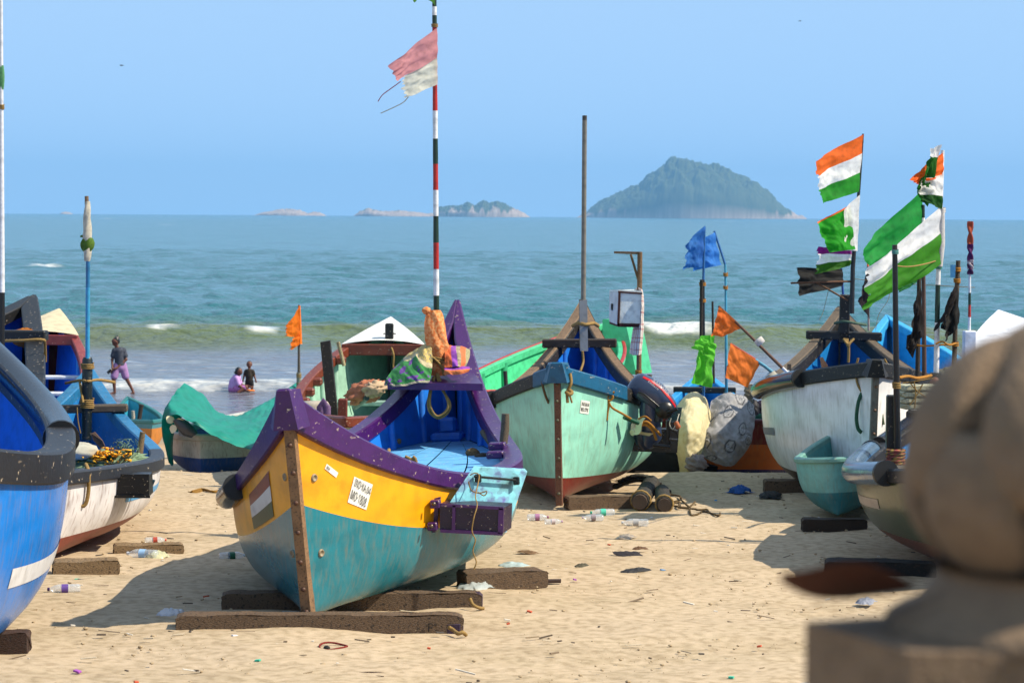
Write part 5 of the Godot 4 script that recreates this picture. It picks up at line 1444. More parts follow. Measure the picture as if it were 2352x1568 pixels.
func build_loose_things() -> void:
	var old := mat(Color(0.43, 0.34, 0.25), 0.85, "wood", 1.2)
	var pale := mat(Color(0.56, 0.46, 0.33), 0.85, "wood", 1.2)
	var t := timber("long weathered timber with carved letter under yellow boat's stem", [405, 1456, 1062, 1448], 13.35, 13.45, 0.10, 0.14, old)
	var tm_ := TextMesh.new()
	tm_.text = "F"
	var font := SystemFont.new()
	font.font_names = PackedStringArray(["Droid Sans"])
	tm_.font = font
	tm_.font_size = 24
	tm_.pixel_size = 0.0028
	tm_.depth = 0.004
	part(t, "carved_letter", tm_, mat(Color(0.04, 0.03, 0.02), 0.9, "plain"), Transform3D(Basis.IDENTITY, loc(t, 988, 1441, 13.36)))
	part(t, "painted_end", box_mesh(Vector3(0.11, 0.094, 0.15), 0.02), mat(Color(0.20, 0.13, 0.22), 0.8, "tar", 2.0), Transform3D(Basis.IDENTITY, loc(t, 1042, 1440, 13.45)))
	rope_px(t, [[1030, 1440, 13.3], [1040, 1446, 13.3], [1052, 1455, 13.2], [1062, 1452, 13.2], [1070, 1458, 13.25]], 0.012, rope_tan(), 14)
	rope_px(t, [[440, 1448, 13.28], [425, 1458, 13.2], [400, 1455, 13.2], [385, 1452, 13.2]], 0.012, mat(Color(0.2, 0.16, 0.1), 0.9, "cloth", 5.0), 14)
	t = timber("weathered timber under yellow boat's bilge, purple stained end", [510, 1392, 1104, 1390], 14.3, 14.4, 0.11, 0.14, old)
	part(t, "painted_end", box_mesh(Vector3(0.12, 0.1, 0.148), 0.02), mat(Color(0.20, 0.12, 0.20), 0.8, "tar", 2.0), Transform3D(Basis.IDENTITY, loc(t, 1086, 1379, 14.42)))
	rope_px(t, [[1080, 1375, 14.25], [1086, 1388, 14.2], [1098, 1395, 14.2], [1110, 1397, 14.25]], 0.011, rope_tan(), 12)
	timber("sand dusted timber under yellow boat's far end", [1060, 1332, 1246, 1328], 15.4, 15.6, 0.12, 0.2, old)
	timber("short timber block beside bright blue boat", [-60, 1505, 66, 1504], 12.45, 12.45, 0.12, 0.12, mat(Color(0.28, 0.18, 0.13), 0.85, "wood", 1.2))
	timber("pale timber under white and red boat", [120, 1322, 272, 1318], 16.1, 16.2, 0.10, 0.18, pale)
	timber("thin plank under white and red boat with drilled end", [260, 1274, 420, 1270], 17.4, 17.5, 0.08, 0.16, pale)
	timber("rough beam under turquoise dinghy", [1842, 1212, 1990, 1216], 19.6, 19.6, 0.11, 0.12, mat(Color(0.22, 0.17, 0.12), 0.85, "wood", 1.2))
	timber("dark block under white boat's bilge", [1755, 1130, 1850, 1128], 23.6, 23.6, 0.14, 0.2, old)
	timber("charred beam under dark green boat", [1895, 1318, 2150, 1322], 16.2, 16.1, 0.13, 0.2, mat(Color(0.05, 0.05, 0.045), 0.85, "wood", 1.2))
	timber("dark beam under mint boat", [1300, 1172, 1470, 1168], 21.6, 21.8, 0.12, 0.16, old)
	build_tyre_logs()
	build_motor()
	build_covers()
	build_box()
	build_bundle()
	build_gear()
	build_birds()

func build_tyre_logs() -> void:
	var rub := mat(Color(0.045, 0.043, 0.04), 0.75, "grimy", 2.0)
	var spec := [["log wrapped in tyre tread poking out beside mint boat", Vector2(1470, 1172), Vector2(1498, 1112), 21.3, 23.2, 0.085], ["shorter tyre wrapped log with split pale end", Vector2(1526, 1184), Vector2(1520, 1142), 21.1, 22.3, 0.075]]
	for s in spec:
		var a: Vector3 = at(s[1].x, s[1].y, s[3])
		var c: Vector3 = at(s[2].x, s[2].y, s[4])
		a.y = ground_y(a.x, a.z) + s[5]
		c.y = ground_y(c.x, c.z) + s[5] * 1.4
		var o := thing("tyre_log", s[0], "log", a, 0.0, "tyre wrapped logs beside mint boat")
		var d := c - a
		part(o, "log_core", tube_mesh([-d * 0.03, d * 0.5, d], [s[5] * 0.8, s[5] * 0.86, s[5] * 0.8], 12), mat(Color(0.30, 0.22, 0.15), 0.85, "wood", 1.5))
		# tread bands
		for k in 9:
			var p0 := d * (0.02 + k * 0.105)
			part(o, "tread_band", tube_mesh([p0, p0 + d * 0.02, p0 + d * 0.075, p0 + d * 0.09], [s[5] * 0.92, s[5], s[5] * 0.99, s[5] * 0.92], 10), rub)
		lashing(o, d * 0.06, d, s[5] * 1.04, 2, 0.012, rope_tan())
	var st := stool()
	var pts := []
	for i in 13:
		var k := i / 12.0
		var p := at(lerpf(1415, 1534, k), lerpf(1112, 1108, k), 23.4 - 0.3 * k)
		p.y = ground_y(p.x, p.z) + 0.06 + 0.1 * sin(PI * k) - 0.03 * k
		pts.append(p)
	var o := thing("tyre_strip", "curved strip of old tyre lying behind the tyre wrapped logs", "tyre", pts[0])
	add_tube(st, pts.map(func(p): return p - pts[0]), 0.075, 8, 0.4)
	part(o, "tread", done(st), rub)
	for k in 10:
		var i := 1 + k
		var p: Vector3 = pts[i] - pts[0]
		part(o, "tread_block", box_mesh(Vector3(0.05, 0.02, 0.13), 0.004), rub, Transform3D(Basis(Vector3(0, 0, 1), 0.3 - k * 0.06), p + Vector3(0, 0.038, 0)))
	# frayed rope between the logs
	o = thing("frayed_rope", "frayed rope tangle trailing from the tyre wrapped logs", "rope", at(1530, 1150, 21.9))
	for k in 5:
		var q := []
		for i in 9: q.append([1508 + k * 6 + i * (4 + k * 3) + rng.randf_range(-9, 9), 1125 + k * 12 + i * 2 + rng.randf_range(-9, 9), 21.8 - i * 0.03])
		var pp := []
		for p in q:
			var w := ground_at(p[0], maxf(p[1], 1112)) + Vector3(0, 0.02, 0)
			pp.append(w - o.position)
		rope(o, pp, 0.009, mat(Color(0.38, 0.30, 0.17), 0.9, "cloth", 5.0), 40)

# closed loft through elliptical sections [centre, half width vec, half height vec]
func loft(secs: Array, n := 20, power := 2.6) -> ArrayMesh:
	var st := stool()
	var ns := secs.size()
	var f := func(u: float, v: float) -> Vector3:
		var i := roundi(u * (ns - 1))
		var s: Array = secs[i]
		var a := TAU * v
		var c := signf(cos(a)) * pow(absf(cos(a)), 2.0 / power)
		var d := signf(sin(a)) * pow(absf(sin(a)), 2.0 / power)
		return s[0] + s[1] * c + s[2] * d
	add_grid(st, ns - 1, n, f)
	return done(st)

func build_motor() -> void:
	var z := 22.75
	var base := at(1530, 1035, z)
	var o := thing("outboard_motor", "dark blue outboard motor tilted up on mint boat's bracket", "motor", base, 0.0, "outboard motors")
	var navy := mat(Color(0.15, 0.20, 0.31), 0.2, "plain")
	navy.clearcoat_enabled = true
	navy.clearcoat = 0.5
	var black := mat(Color(0.02, 0.021, 0.024), 0.35, "plain")
	var steel := mat(Color(0.35, 0.36, 0.37), 0.35, "metal")
	var P := func(x: float, y: float, dz := 0.0) -> Vector3: return loc(o, x, y, z + dz)
	var k := z / F
	# cowling runs from upper left to lower right
	var ax := Vector3(0.78, -0.62, 0.0).normalized()
	var pr := Vector3(0.62, 0.78, 0.0).normalized()
	var dz_ := Vector3(0, 0, 1)
	var secs := []
	for q in [[-62, 2, 0.02], [-60, 18, 0.07], [-52, 27, 0.105], [-30, 31, 0.13], [0, 31, 0.14], [30, 28, 0.135], [50, 23, 0.115], [60, 16, 0.08], [62, 2, 0.02]]:
		var c: Vector3 = P.call(1503, 906) + ax * (q[0] * k) + pr * (-absf(q[0]) * 0.10 * k)
		secs.append([c, pr * (q[1] * k), dz_ * q[2]])
	var cowl := part(o, "cowling", loft(secs, 28, 3.0), navy)
	# red side band and lettering on the upper flank
	var skin := func(s: float, deg: float, off: float) -> Vector3:
		var i := clampi(int(s), 0, secs.size() - 2)
		var t := s - i
		var a := deg_to_rad(deg)
		var c2 := pow(cos(a), 2.0 / 3.0) * off
		var d2 := pow(sin(a), 2.0 / 3.0) * off
		return (secs[i][0] as Vector3).lerp(secs[i + 1][0], t) + (secs[i][1] as Vector3).lerp(secs[i + 1][1], t) * c2 + (secs[i][2] as Vector3).lerp(secs[i + 1][2], t) * d2
	part(cowl, "red_band", grid_mesh(24, 5, func(u: float, v: float): return skin.call(2.2 + 4.4 * u, lerpf(42.0, 58.0, v) + 6.0 * u, 1.02)), mat(Color(0.72, 0.03, 0.06), 0.3, "plain"))
	for w in [["YAMAHA", -2.0, 25.0, 50.0, 9.0, Color(0.85, 0.85, 0.87)], ["Enduro", -18.0, 16.5, 30.0, 5.0, Color(0.85, 0.8, 0.8)]]:
		var tm_ := TextMesh.new()
		tm_.text = w[0]
		var font := SystemFont.new()
		font.font_names = PackedStringArray(["Droid Sans"])
		font.font_weight = 700
		tm_.font = font
		tm_.font_size = 32
		tm_.pixel_size = 0.01
		tm_.depth = 0.0
		var box := tm_.get_aabb()
		var bs := Basis(ax * (w[3] * k / box.size.x), pr * (w[4] * k / box.size.y), dz_ * 0.01)
		var c: Vector3 = P.call(1503, 906) + ax * (w[1] * k) + pr * (w[2] * k) + dz_ * 0.146
		part(cowl, "lettering", tm_, mat(w[5], 0.4, "plain"), Transform3D(bs, c - bs * box.get_center()))
	part(cowl, "cowl_seam", tube_mesh([P.call(1466, 900, -0.135), P.call(1480, 905, -0.15), P.call(1510, 930, -0.15), P.call(1534, 955, -0.13)], 0.008, 6), black)
	# leg
	part(o, "leg", loft([[P.call(1492, 920), Vector3(22 * k, 0, 0), dz_ * 0.10], [P.call(1492, 945), Vector3(24 * k, 0, 0), dz_ * 0.10], [P.call(1496, 985), Vector3(24 * k, 0, 0), dz_ * 0.085], [P.call(1496, 1005), Vector3(25 * k, 0, 0), dz_ * 0.08], [P.call(1490, 1020), Vector3(17 * k, -6 * k, 0), dz_ * 0.06], [P.call(1484, 1028), Vector3(10 * k, -4 * k, 0), dz_ * 0.03]], 20, 2.6), navy)
	part(o, "swivel_tube", tube_mesh([P.call(1516, 940, -0.08), P.call(1512, 968, -0.08)], 0.045, 14), mat(Color(0.12, 0.14, 0.17), 0.3, "plain"))
	part(o, "gearcase", loft([[P.call(1462, 985), Vector3(8 * k, 8 * k, 0), dz_ * 0.03], [P.call(1468, 995), Vector3(13 * k, 10 * k, 0), dz_ * 0.055], [P.call(1478, 1012), Vector3(16 * k, 10 * k, 0), dz_ * 0.05], [P.call(1488, 1030), Vector3(12 * k, 6 * k, 0), dz_ * 0.03]], 18, 2.2), mat(Color(0.10, 0.14, 0.22), 0.3, "plain"))
	part(o, "skeg", slab_mesh([P.call(1464, 1010), P.call(1496, 1014), P.call(1492, 1028), P.call(1482, 1036), P.call(1466, 1030)], Vector3(0, 0, -0.02)), mat(Color(0.11, 0.15, 0.23), 0.3, "plain"))
	part(o, "cavitation_plate", slab_mesh([P.call(1432, 976), P.call(1450, 958), P.call(1462, 972), P.call(1444, 990)], Vector3(0, 0, 0.014)), mat(Color(0.3, 0.32, 0.3), 0.5, "plain"))
	var pm := mat(Color(0.82, 0.80, 0.68), 0.45, "plain")
	var hub := part(o, "propeller_hub", tube_mesh([P.call(1452, 994, -0.12), P.call(1466, 988, -0.06)], [0.03, 0.034], 12), pm)
	for i in 3:
		var a := i * TAU / 3.0 + 0.5
		var e1 := Vector3(0.45, 0.85, 0.25).normalized().rotated(Vector3(0.8, 0.45, 0.0).normalized(), a)
		var e2 := e1.cross(Vector3(0.8, 0.45, 0.0).normalized()).normalized()
		var c: Vector3 = P.call(1454, 993, -0.11)
		part(hub, "blade", grid_mesh(8, 6, func(u: float, v: float): return c + e1 * (0.02 + 0.16 * u) + e2 * ((v - 0.5) * 0.15 * sin(PI * (0.12 + 0.83 * u))) + Vector3(0.8, 0.45, 0).normalized() * (v - 0.5) * 0.05), pm)
	# clamp bracket, tiller, knobs
	for q in [[1530, 965, 1548, 1030, 0.0], [1538, 968, 1556, 1030, -0.12]]:
		part(o, "clamp_arm", slab_mesh([P.call(q[0], q[1], q[4]), P.call(q[0] + 10, q[1], q[4]), P.call(q[2], q[3], q[4]), P.call(q[0] + 2, q[3], q[4])], Vector3(0, 0, 0.03)), black)
	part(o, "carry_handle", tube_mesh([P.call(1528, 948, -0.14), P.call(1542, 944, -0.16), P.call(1556, 938, -0.17)], [0.012, 0.018, 0.02], 8), black)
	part(o, "starter_housing", lathe_mesh([Vector2(0, 0.03), Vector2(0.06, 0.026), Vector2(0.085, 0.0)], 18, Transform3D(Basis(Vector3.RIGHT, PI / 2), P.call(1526, 942, -0.13))), black)
	part(o, "clamp_screw", tube_mesh([P.call(1540, 985, -0.15), P.call(1556, 990, -0.15)], 0.012, 8), steel)
	part(o, "clamp_screw", tube_mesh([P.call(1538, 1008, -0.15), P.call(1556, 1010, -0.15)], 0.012, 8), steel)
	part(o, "cross_tube", tube_mesh([P.call(1500, 1022, -0.1), P.call(1540, 1026, -0.1)], 0.018, 8), black)
	rope_px(o, [[1468, 975, z - 0.14], [1485, 968, z - 0.16], [1505, 985, z - 0.14], [1518, 1000, z - 0.1]], 0.014, rope_gold(), 14)
	rope_px(o, [[1466, 980, z - 0.13], [1484, 975, z - 0.15], [1500, 990, z - 0.13], [1508, 1010, z - 0.1]], 0.014, rope_gold(), 14)
	rope_px(o, [[1466, 962, z - 0.14], [1482, 956, z - 0.16], [1496, 966, z - 0.15]], 0.009, rope_gold(), 10)
	rope_px(o, [[1542, 960, z - 0.2], [1538, 975, z - 0.2], [1546, 985, z - 0.2], [1554, 970, z - 0.2], [1560, 950, z - 0.15]], 0.005, mat(Color(0.7, 0.68, 0.62), 0.6, "plain"), 16, "cable")
	part(o, "cork_float", lathe_mesh([Vector2(0, 0.04), Vector2(0.025, 0.03), Vector2(0.022, 0.0), Vector2(0.027, -0.03), Vector2(0, -0.04)], 12, Transform3D(Basis(Vector3(0, 0, 1), 0.5), P.call(1556, 976, -0.2))), mat(Color(0.62, 0.33, 0.18), 0.7, "plain"))
	# the one half hidden by the tarpaulin
	z = 28.0
	o = thing("outboard_motor", "grey outboard motor leg poking from under the tarpaulin", "motor", at(420, 985, z), 0.0, "outboard motors")
	k = z / F
	part(o, "leg", loft([[loc(o, 404, 962, z), Vector3(8 * k, 4 * k, 0), dz_ * 0.05], [loc(o, 418, 975, z), Vector3(13 * k, 8 * k, 0), dz_ * 0.08], [loc(o, 432, 990, z), Vector3(13 * k, 9 * k, 0), dz_ * 0.08], [loc(o, 446, 1000, z), Vector3(8 * k, 6 * k, 0), dz_ * 0.05]], 18, 2.4), mat(Color(0.22, 0.24, 0.28), 0.35, "plain"))
	part(o, "skeg", slab_mesh([loc(o, 408, 985, z), loc(o, 430, 995, z), loc(o, 424, 1004, z), loc(o, 410, 1000, z)], Vector3(0, 0, -0.03)), mat(Color(0.42, 0.46, 0.52), 0.35, "plain"))
	for i in 3:
		var a := i * TAU / 3.0 + 0.3
		var c := loc(o, 400, 972, z - 0.02)
		part(o, "blade", grid_mesh(6, 4, func(u: float, v: float): return c + Vector3(cos(a), sin(a), 0.2) * (0.02 + 0.1 * u) + Vector3(-sin(a), cos(a), 0.5) * (v - 0.5) * 0.09 * sin(PI * (0.15 + 0.8 * u))), pm)

# cloth surface through rows of picture points [px, py, depth]
func draped(parent: Node3D, called: String, rows: Array, m: Material, wrinkle := 0.02, seed_ := 0.0, nu := 60, nv := 40, col = null) -> MeshInstance3D:
	var curves := []
	for r in rows:
		var pts: Array = r.map(func(p): return loc(parent, p[0], p[1], p[2]))
		curves.append(curve_pts(pts, nu))
	var f := func(u: float, v: float) -> Vector3:
		var i := roundi(u * nu)
		var col_pts := []
		for c in curves: col_pts.append(c[i])
		var s := v * (curves.size() - 1)
		var k := mini(int(s), curves.size() - 2)
		var t := s - k
		var p0: Vector3 = col_pts[maxi(k - 1, 0)]
		var p1: Vector3 = col_pts[k]
		var p2: Vector3 = col_pts[k + 1]
		var p3: Vector3 = col_pts[mini(k + 2, curves.size() - 1)]
		var p := p1.cubic_interpolate(p2, p0, p3, t)
		var w := n1.get_noise_3d(p.x * 3.0 + seed_, p.y * 3.0, p.z * 1.5) + 0.6 * absf(n1.get_noise_3d(p.x * 6.0 + p.y * 5.0, seed_ + p.y * 2.0, p.z)) * 1.5
		return p + Vector3(0.2, 0.5, 0.8) * w * wrinkle
	return part(parent, called, grid_mesh(nu, nv, f, col), m)

func build_covers() -> void:
	# sea green tarpaulin
	var o := thing("tarpaulin", "sea green tarpaulin draped over a boat and its motor", "tarpaulin", Vector3(-3.6, ground_y(-3.6, -29), -29.0))
	var m := mat(Color(0.03, 0.54, 0.48), 0.5, "cloth", 1.0)
	draped(o, "sheet", [
		[[420, 930, 31.0], [470, 950, 31.4], [540, 972, 32.2], [620, 945, 33.2], [690, 900, 34.4], [725, 880, 35.0]],
		[[428, 884, 29.6], [462, 905, 29.8], [520, 957, 30.8], [600, 930, 31.8], [680, 882, 33.4], [716, 866, 34.2]],
		[[398, 908, 28.9], [440, 935, 28.7], [510, 962, 29.4], [590, 955, 30.6], [670, 910, 32.6], [716, 874, 33.8]],
		[[386, 932, 28.3], [430, 960, 27.9], [500, 985, 28.0], [585, 990, 28.6], [660, 960, 30.5], [714, 890, 32.6]],
		[[374, 960, 28.2], [412, 958, 27.8], [470, 992, 27.7], [570, 1034, 27.8], [650, 1020, 29.5], [712, 930, 32.2]]], m, 0.09, 3.0, 70, 50)
	draped(o, "hanging_flap", [
		[[430, 884, 29.6], [402, 906, 28.9], [378, 936, 28.5]],
		[[432, 930, 29.2], [398, 950, 28.5], [371, 965, 28.25]],
		[[402, 985, 28.5], [392, 990, 28.3], [372, 1000, 28.2]],
		[[396, 1030, 28.5], [390, 1035, 28.35], [380, 1036, 28.25]],
		[[398, 1066, 28.6], [394, 1070, 28.45], [386, 1062, 28.35]]], m, 0.03, 9.0, 24, 40)
	# grey cloth with round motifs over the striped boat
	o = thing("cover_cloth", "grey textured cloth printed with round motifs over striped boat", "cloth", at(1660, 1090, 27.5))
	var grey := func(u: float, v: float) -> Color:
		var c := Color(0.29, 0.29, 0.30)
		for q in [[0.62, 0.22, 0.09], [0.86, 0.28, 0.085], [0.40, 0.40, 0.07], [0.70, 0.52, 0.08], [0.22, 0.68, 0.085], [0.55, 0.72, 0.07], [0.35, 0.88, 0.07], [0.75, 0.06, 0.08], [0.12, 0.45, 0.07], [0.9, 0.62, 0.08]]:
			var d := sqrt(pow((u - q[0]) * 1.0, 2.0) + pow((v - q[1]) * 1.25, 2.0))
			if absf(d - q[2]) < 0.009: return Color(0.07, 0.07, 0.075)
			if d < q[2]:
				var a := atan2(v - q[1], u - q[0])
				c = Color(0.36, 0.36, 0.365)
				if d > q[2] * 0.2 and d < q[2] * 0.62 and sin(a * 7.0) > 0.45: c = Color(0.09, 0.09, 0.095)
		return c
	draped(o, "sheet", [
		[[1640, 925, 29.2], [1670, 915, 29.3], [1705, 925, 29.3], [1722, 940, 29.2]],
		[[1632, 925, 28.2], [1665, 905, 28.2], [1712, 918, 28.2], [1730, 935, 28.1]],
		[[1625, 975, 27.6], [1660, 950, 27.5], [1705, 955, 27.5], [1732, 975, 27.7]],
		[[1596, 1000, 27.3], [1632, 990, 27.1], [1690, 1000, 27.1], [1728, 1010, 27.4]],
		[[1592, 1035, 27.2], [1630, 1040, 27.0], [1680, 1045, 27.0], [1712, 1040, 27.3]],
		[[1600, 1040, 27.2], [1632, 1055, 27.0], [1672, 1072, 27.0], [1690, 1065, 27.2]]], vmat(0.9, 0.2, 0.8), 0.08, 5.0, 90, 90, grey)
	# stained cream sheet beside it
	o = thing("cover_sheet", "stained cream tarpaulin heaped between mint boat and striped boat", "tarpaulin", at(1580, 1090, 27.0))
	var cream := mat(Color(0.86, 0.83, 0.74), 0.8, "cloth", 1.3).duplicate() as StandardMaterial3D
	cream.albedo_texture = tex.tarpstain
	draped(o, "sheet", [
		[[1560, 960, 28.5], [1590, 925, 28.6], [1620, 935, 28.6], [1636, 970, 28.5]],
		[[1552, 935, 27.4], [1588, 901, 27.5], [1618, 922, 27.6], [1634, 965, 27.7]],
		[[1548, 985, 26.9], [1580, 970, 26.7], [1608, 975, 26.8], [1626, 1000, 27.2]],
		[[1552, 1035, 26.8], [1578, 1030, 26.6], [1600, 1032, 26.7], [1612, 1040, 27.0]],
		[[1562, 1085, 26.9], [1578, 1090, 26.7], [1594, 1080, 26.7], [1604, 1070, 26.9]]], cream, 0.07, 1.0, 50, 50)
	# near-black lump added in place of the deep shade between the boats
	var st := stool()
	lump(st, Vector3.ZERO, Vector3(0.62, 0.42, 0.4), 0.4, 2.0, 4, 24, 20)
	o = part(self, "shade_lump", done(st), mat(Color(0.05, 0.045, 0.04), 0.9, "cloth", 2.0), Transform3D(Basis.IDENTITY, Vector3(1.72, ground_y(1.75, -27.4) + 0.12, -27.4)))
	tag(o, "dark lump standing in for the shade beyond mint boat", "net")
	# teal and purple bundles and cloth wrapped post in the striped boat
	for q in [["teal_bundle", "crumpled teal plastic sheet inside striped boat", 1764, 985, 28.8, Vector3(0.28, 0.17, 0.2), Color(0.03, 0.36, 0.26), 0.35, "plastic sheet"], ["purple_bundle", "purple cloth bundle inside striped boat", 1752, 942, 29.2, Vector3(0.12, 0.12, 0.12), Color(0.13, 0.03, 0.17), 0.25, "bundle"], ["dark_bundle", "dark blue bundle beside the purple bundle", 1732, 944, 29.1, Vector3(0.07, 0.14, 0.1), Color(0.02, 0.03, 0.10), 0.25, "bundle"], ["white_rag", "white and red rag on the sand under cream tarpaulin", 1600, 1065, 26.6, Vector3(0.12, 0.1, 0.1), Color(0.6, 0.55, 0.55), 0.5, "rag"]]:
		var p := part(self, q[0], lump_mesh(q[5], q[7], 2.5, int(q[2]), 24, 20), mat(q[6], 0.6, "cloth", 2.0), Transform3D(Basis.IDENTITY, at(q[2], q[3], q[4])))
		tag(p, q[1], q[8])
	o = pole("wrapped_post", "purple post with grey cloth wound round its top", [[1722, 950], [1720, 882]], 28.8, 0.045, 0.05, [[0.35, Color(0.2, 0.06, 0.26)], [1.0, Color(0.62, 0.58, 0.50), "cloth"]], 0.7, "cloth", "")
	for y in [898.0, 908.0, 920.0]: lashing(o, loc(o, 1720, y, 28.8), Vector3(0.1, 1, 0), 0.055, 2, 0.008, mat(Color(0.55, 0.5, 0.42), 0.8, "cloth", 4.0), "cloth_fold")

func build_box() -> void:
	var z := 24.45
	var o := thing("cabinet_box", "white wooden box with rusty edges tied to the bamboo pole", "box", at(1440, 745, z))
	var white := mat(Color(0.86, 0.89, 0.88), 0.5, "paint", 1.5)
	var rust := mat(Color(0.24, 0.08, 0.045), 0.8, "rusty", 3.0)
	var fl := [loc(o, 1424, 670, z), loc(o, 1474, 674, z), loc(o, 1472, 746, z), loc(o, 1421, 745, z)]
	part(o, "front_panel", slab_mesh(fl, Vector3(0, 0, -0.02)), white)
	part(o, "back_panel", slab_mesh([loc(o, 1402, 671, z + 0.32), loc(o, 1458, 671, z + 0.32), loc(o, 1458, 742, z + 0.32), loc(o, 1402, 739, z + 0.32)], Vector3(0, 0, -0.02)), white)
	part(o, "side_panel", slab_mesh([loc(o, 1400, 671, z + 0.3), loc(o, 1420, 669, z), loc(o, 1417, 745, z), loc(o, 1399, 738, z + 0.3)], Vector3(0.02, 0, 0)), mat(Color(0.80, 0.81, 0.82), 0.5, "paint"))
	part(o, "top_panel", slab_mesh([loc(o, 1400, 670, z + 0.3), loc(o, 1421, 669, z), loc(o, 1475, 673, z), loc(o, 1455, 669, z + 0.3)], Vector3(0, 0.02, 0)), white)
	part(o, "bottom_panel", slab_mesh([loc(o, 1400, 739, z + 0.3), loc(o, 1420, 746, z), loc(o, 1473, 747, z), loc(o, 1455, 741, z + 0.3)], Vector3(0, -0.02, 0)), rust)
	for q in [[1420, 668, 1476, 672, 1476, 676, 1420, 672], [1418, 742, 1474, 743, 1474, 748, 1418, 747], [1421, 668, 1426, 668, 1423, 747, 1418, 747]]:
		part(o, "rusty_edge", slab_mesh([loc(o, q[0], q[1], z - 0.012), loc(o, q[2], q[3], z - 0.012), loc(o, q[4], q[5], z - 0.012), loc(o, q[6], q[7], z - 0.012)], Vector3(0, 0, -0.016)), rust)
	part(o, "hand_slot", slab_mesh([loc(o, 1404.5, 697, z + 0.2), loc(o, 1407.5, 697, z + 0.15), loc(o, 1407.5, 712, z + 0.15), loc(o, 1404.5, 712, z + 0.2)], Vector3(-0.006, 0, 0.006)), mat(Color(0.12, 0.10, 0.08), 0.8, "plain"))
	# checked towel over the pole
	var towel := thing("towel", "white red checked towel hung over the bamboo pole behind the box", "towel", at(1466, 815, z + 0.2))
	var check := func(u: float, v: float) -> Color:
		var c := Color(0.62, 0.60, 0.57)
		if fmod(u * 7.0, 1.0) < 0.12 or fmod(v * 16.0, 1.0) < 0.1: c = Color(0.36, 0.10, 0.10)
		return c
	draped(towel, "cloth", [
		[[1458, 664, 24.75], [1465, 660, 24.6], [1472, 663, 24.5], [1476, 668, 24.55]],
		[[1460, 690, 24.75], [1468, 690, 24.62], [1474, 690, 24.42], [1479, 692, 24.52]],
		[[1455, 745, 24.75], [1464, 745, 24.55], [1472, 745, 24.40], [1479, 745, 24.5]],
		[[1449, 785, 24.7], [1458, 785, 24.5], [1470, 785, 24.38], [1477, 785, 24.5]],
		[[1446, 812, 24.7], [1456, 816, 24.5], [1467, 816, 24.38], [1474, 812, 24.5]]], vmat(0.9, 0.5, 0.2), 0.025, 3.0, 70, 90, check)

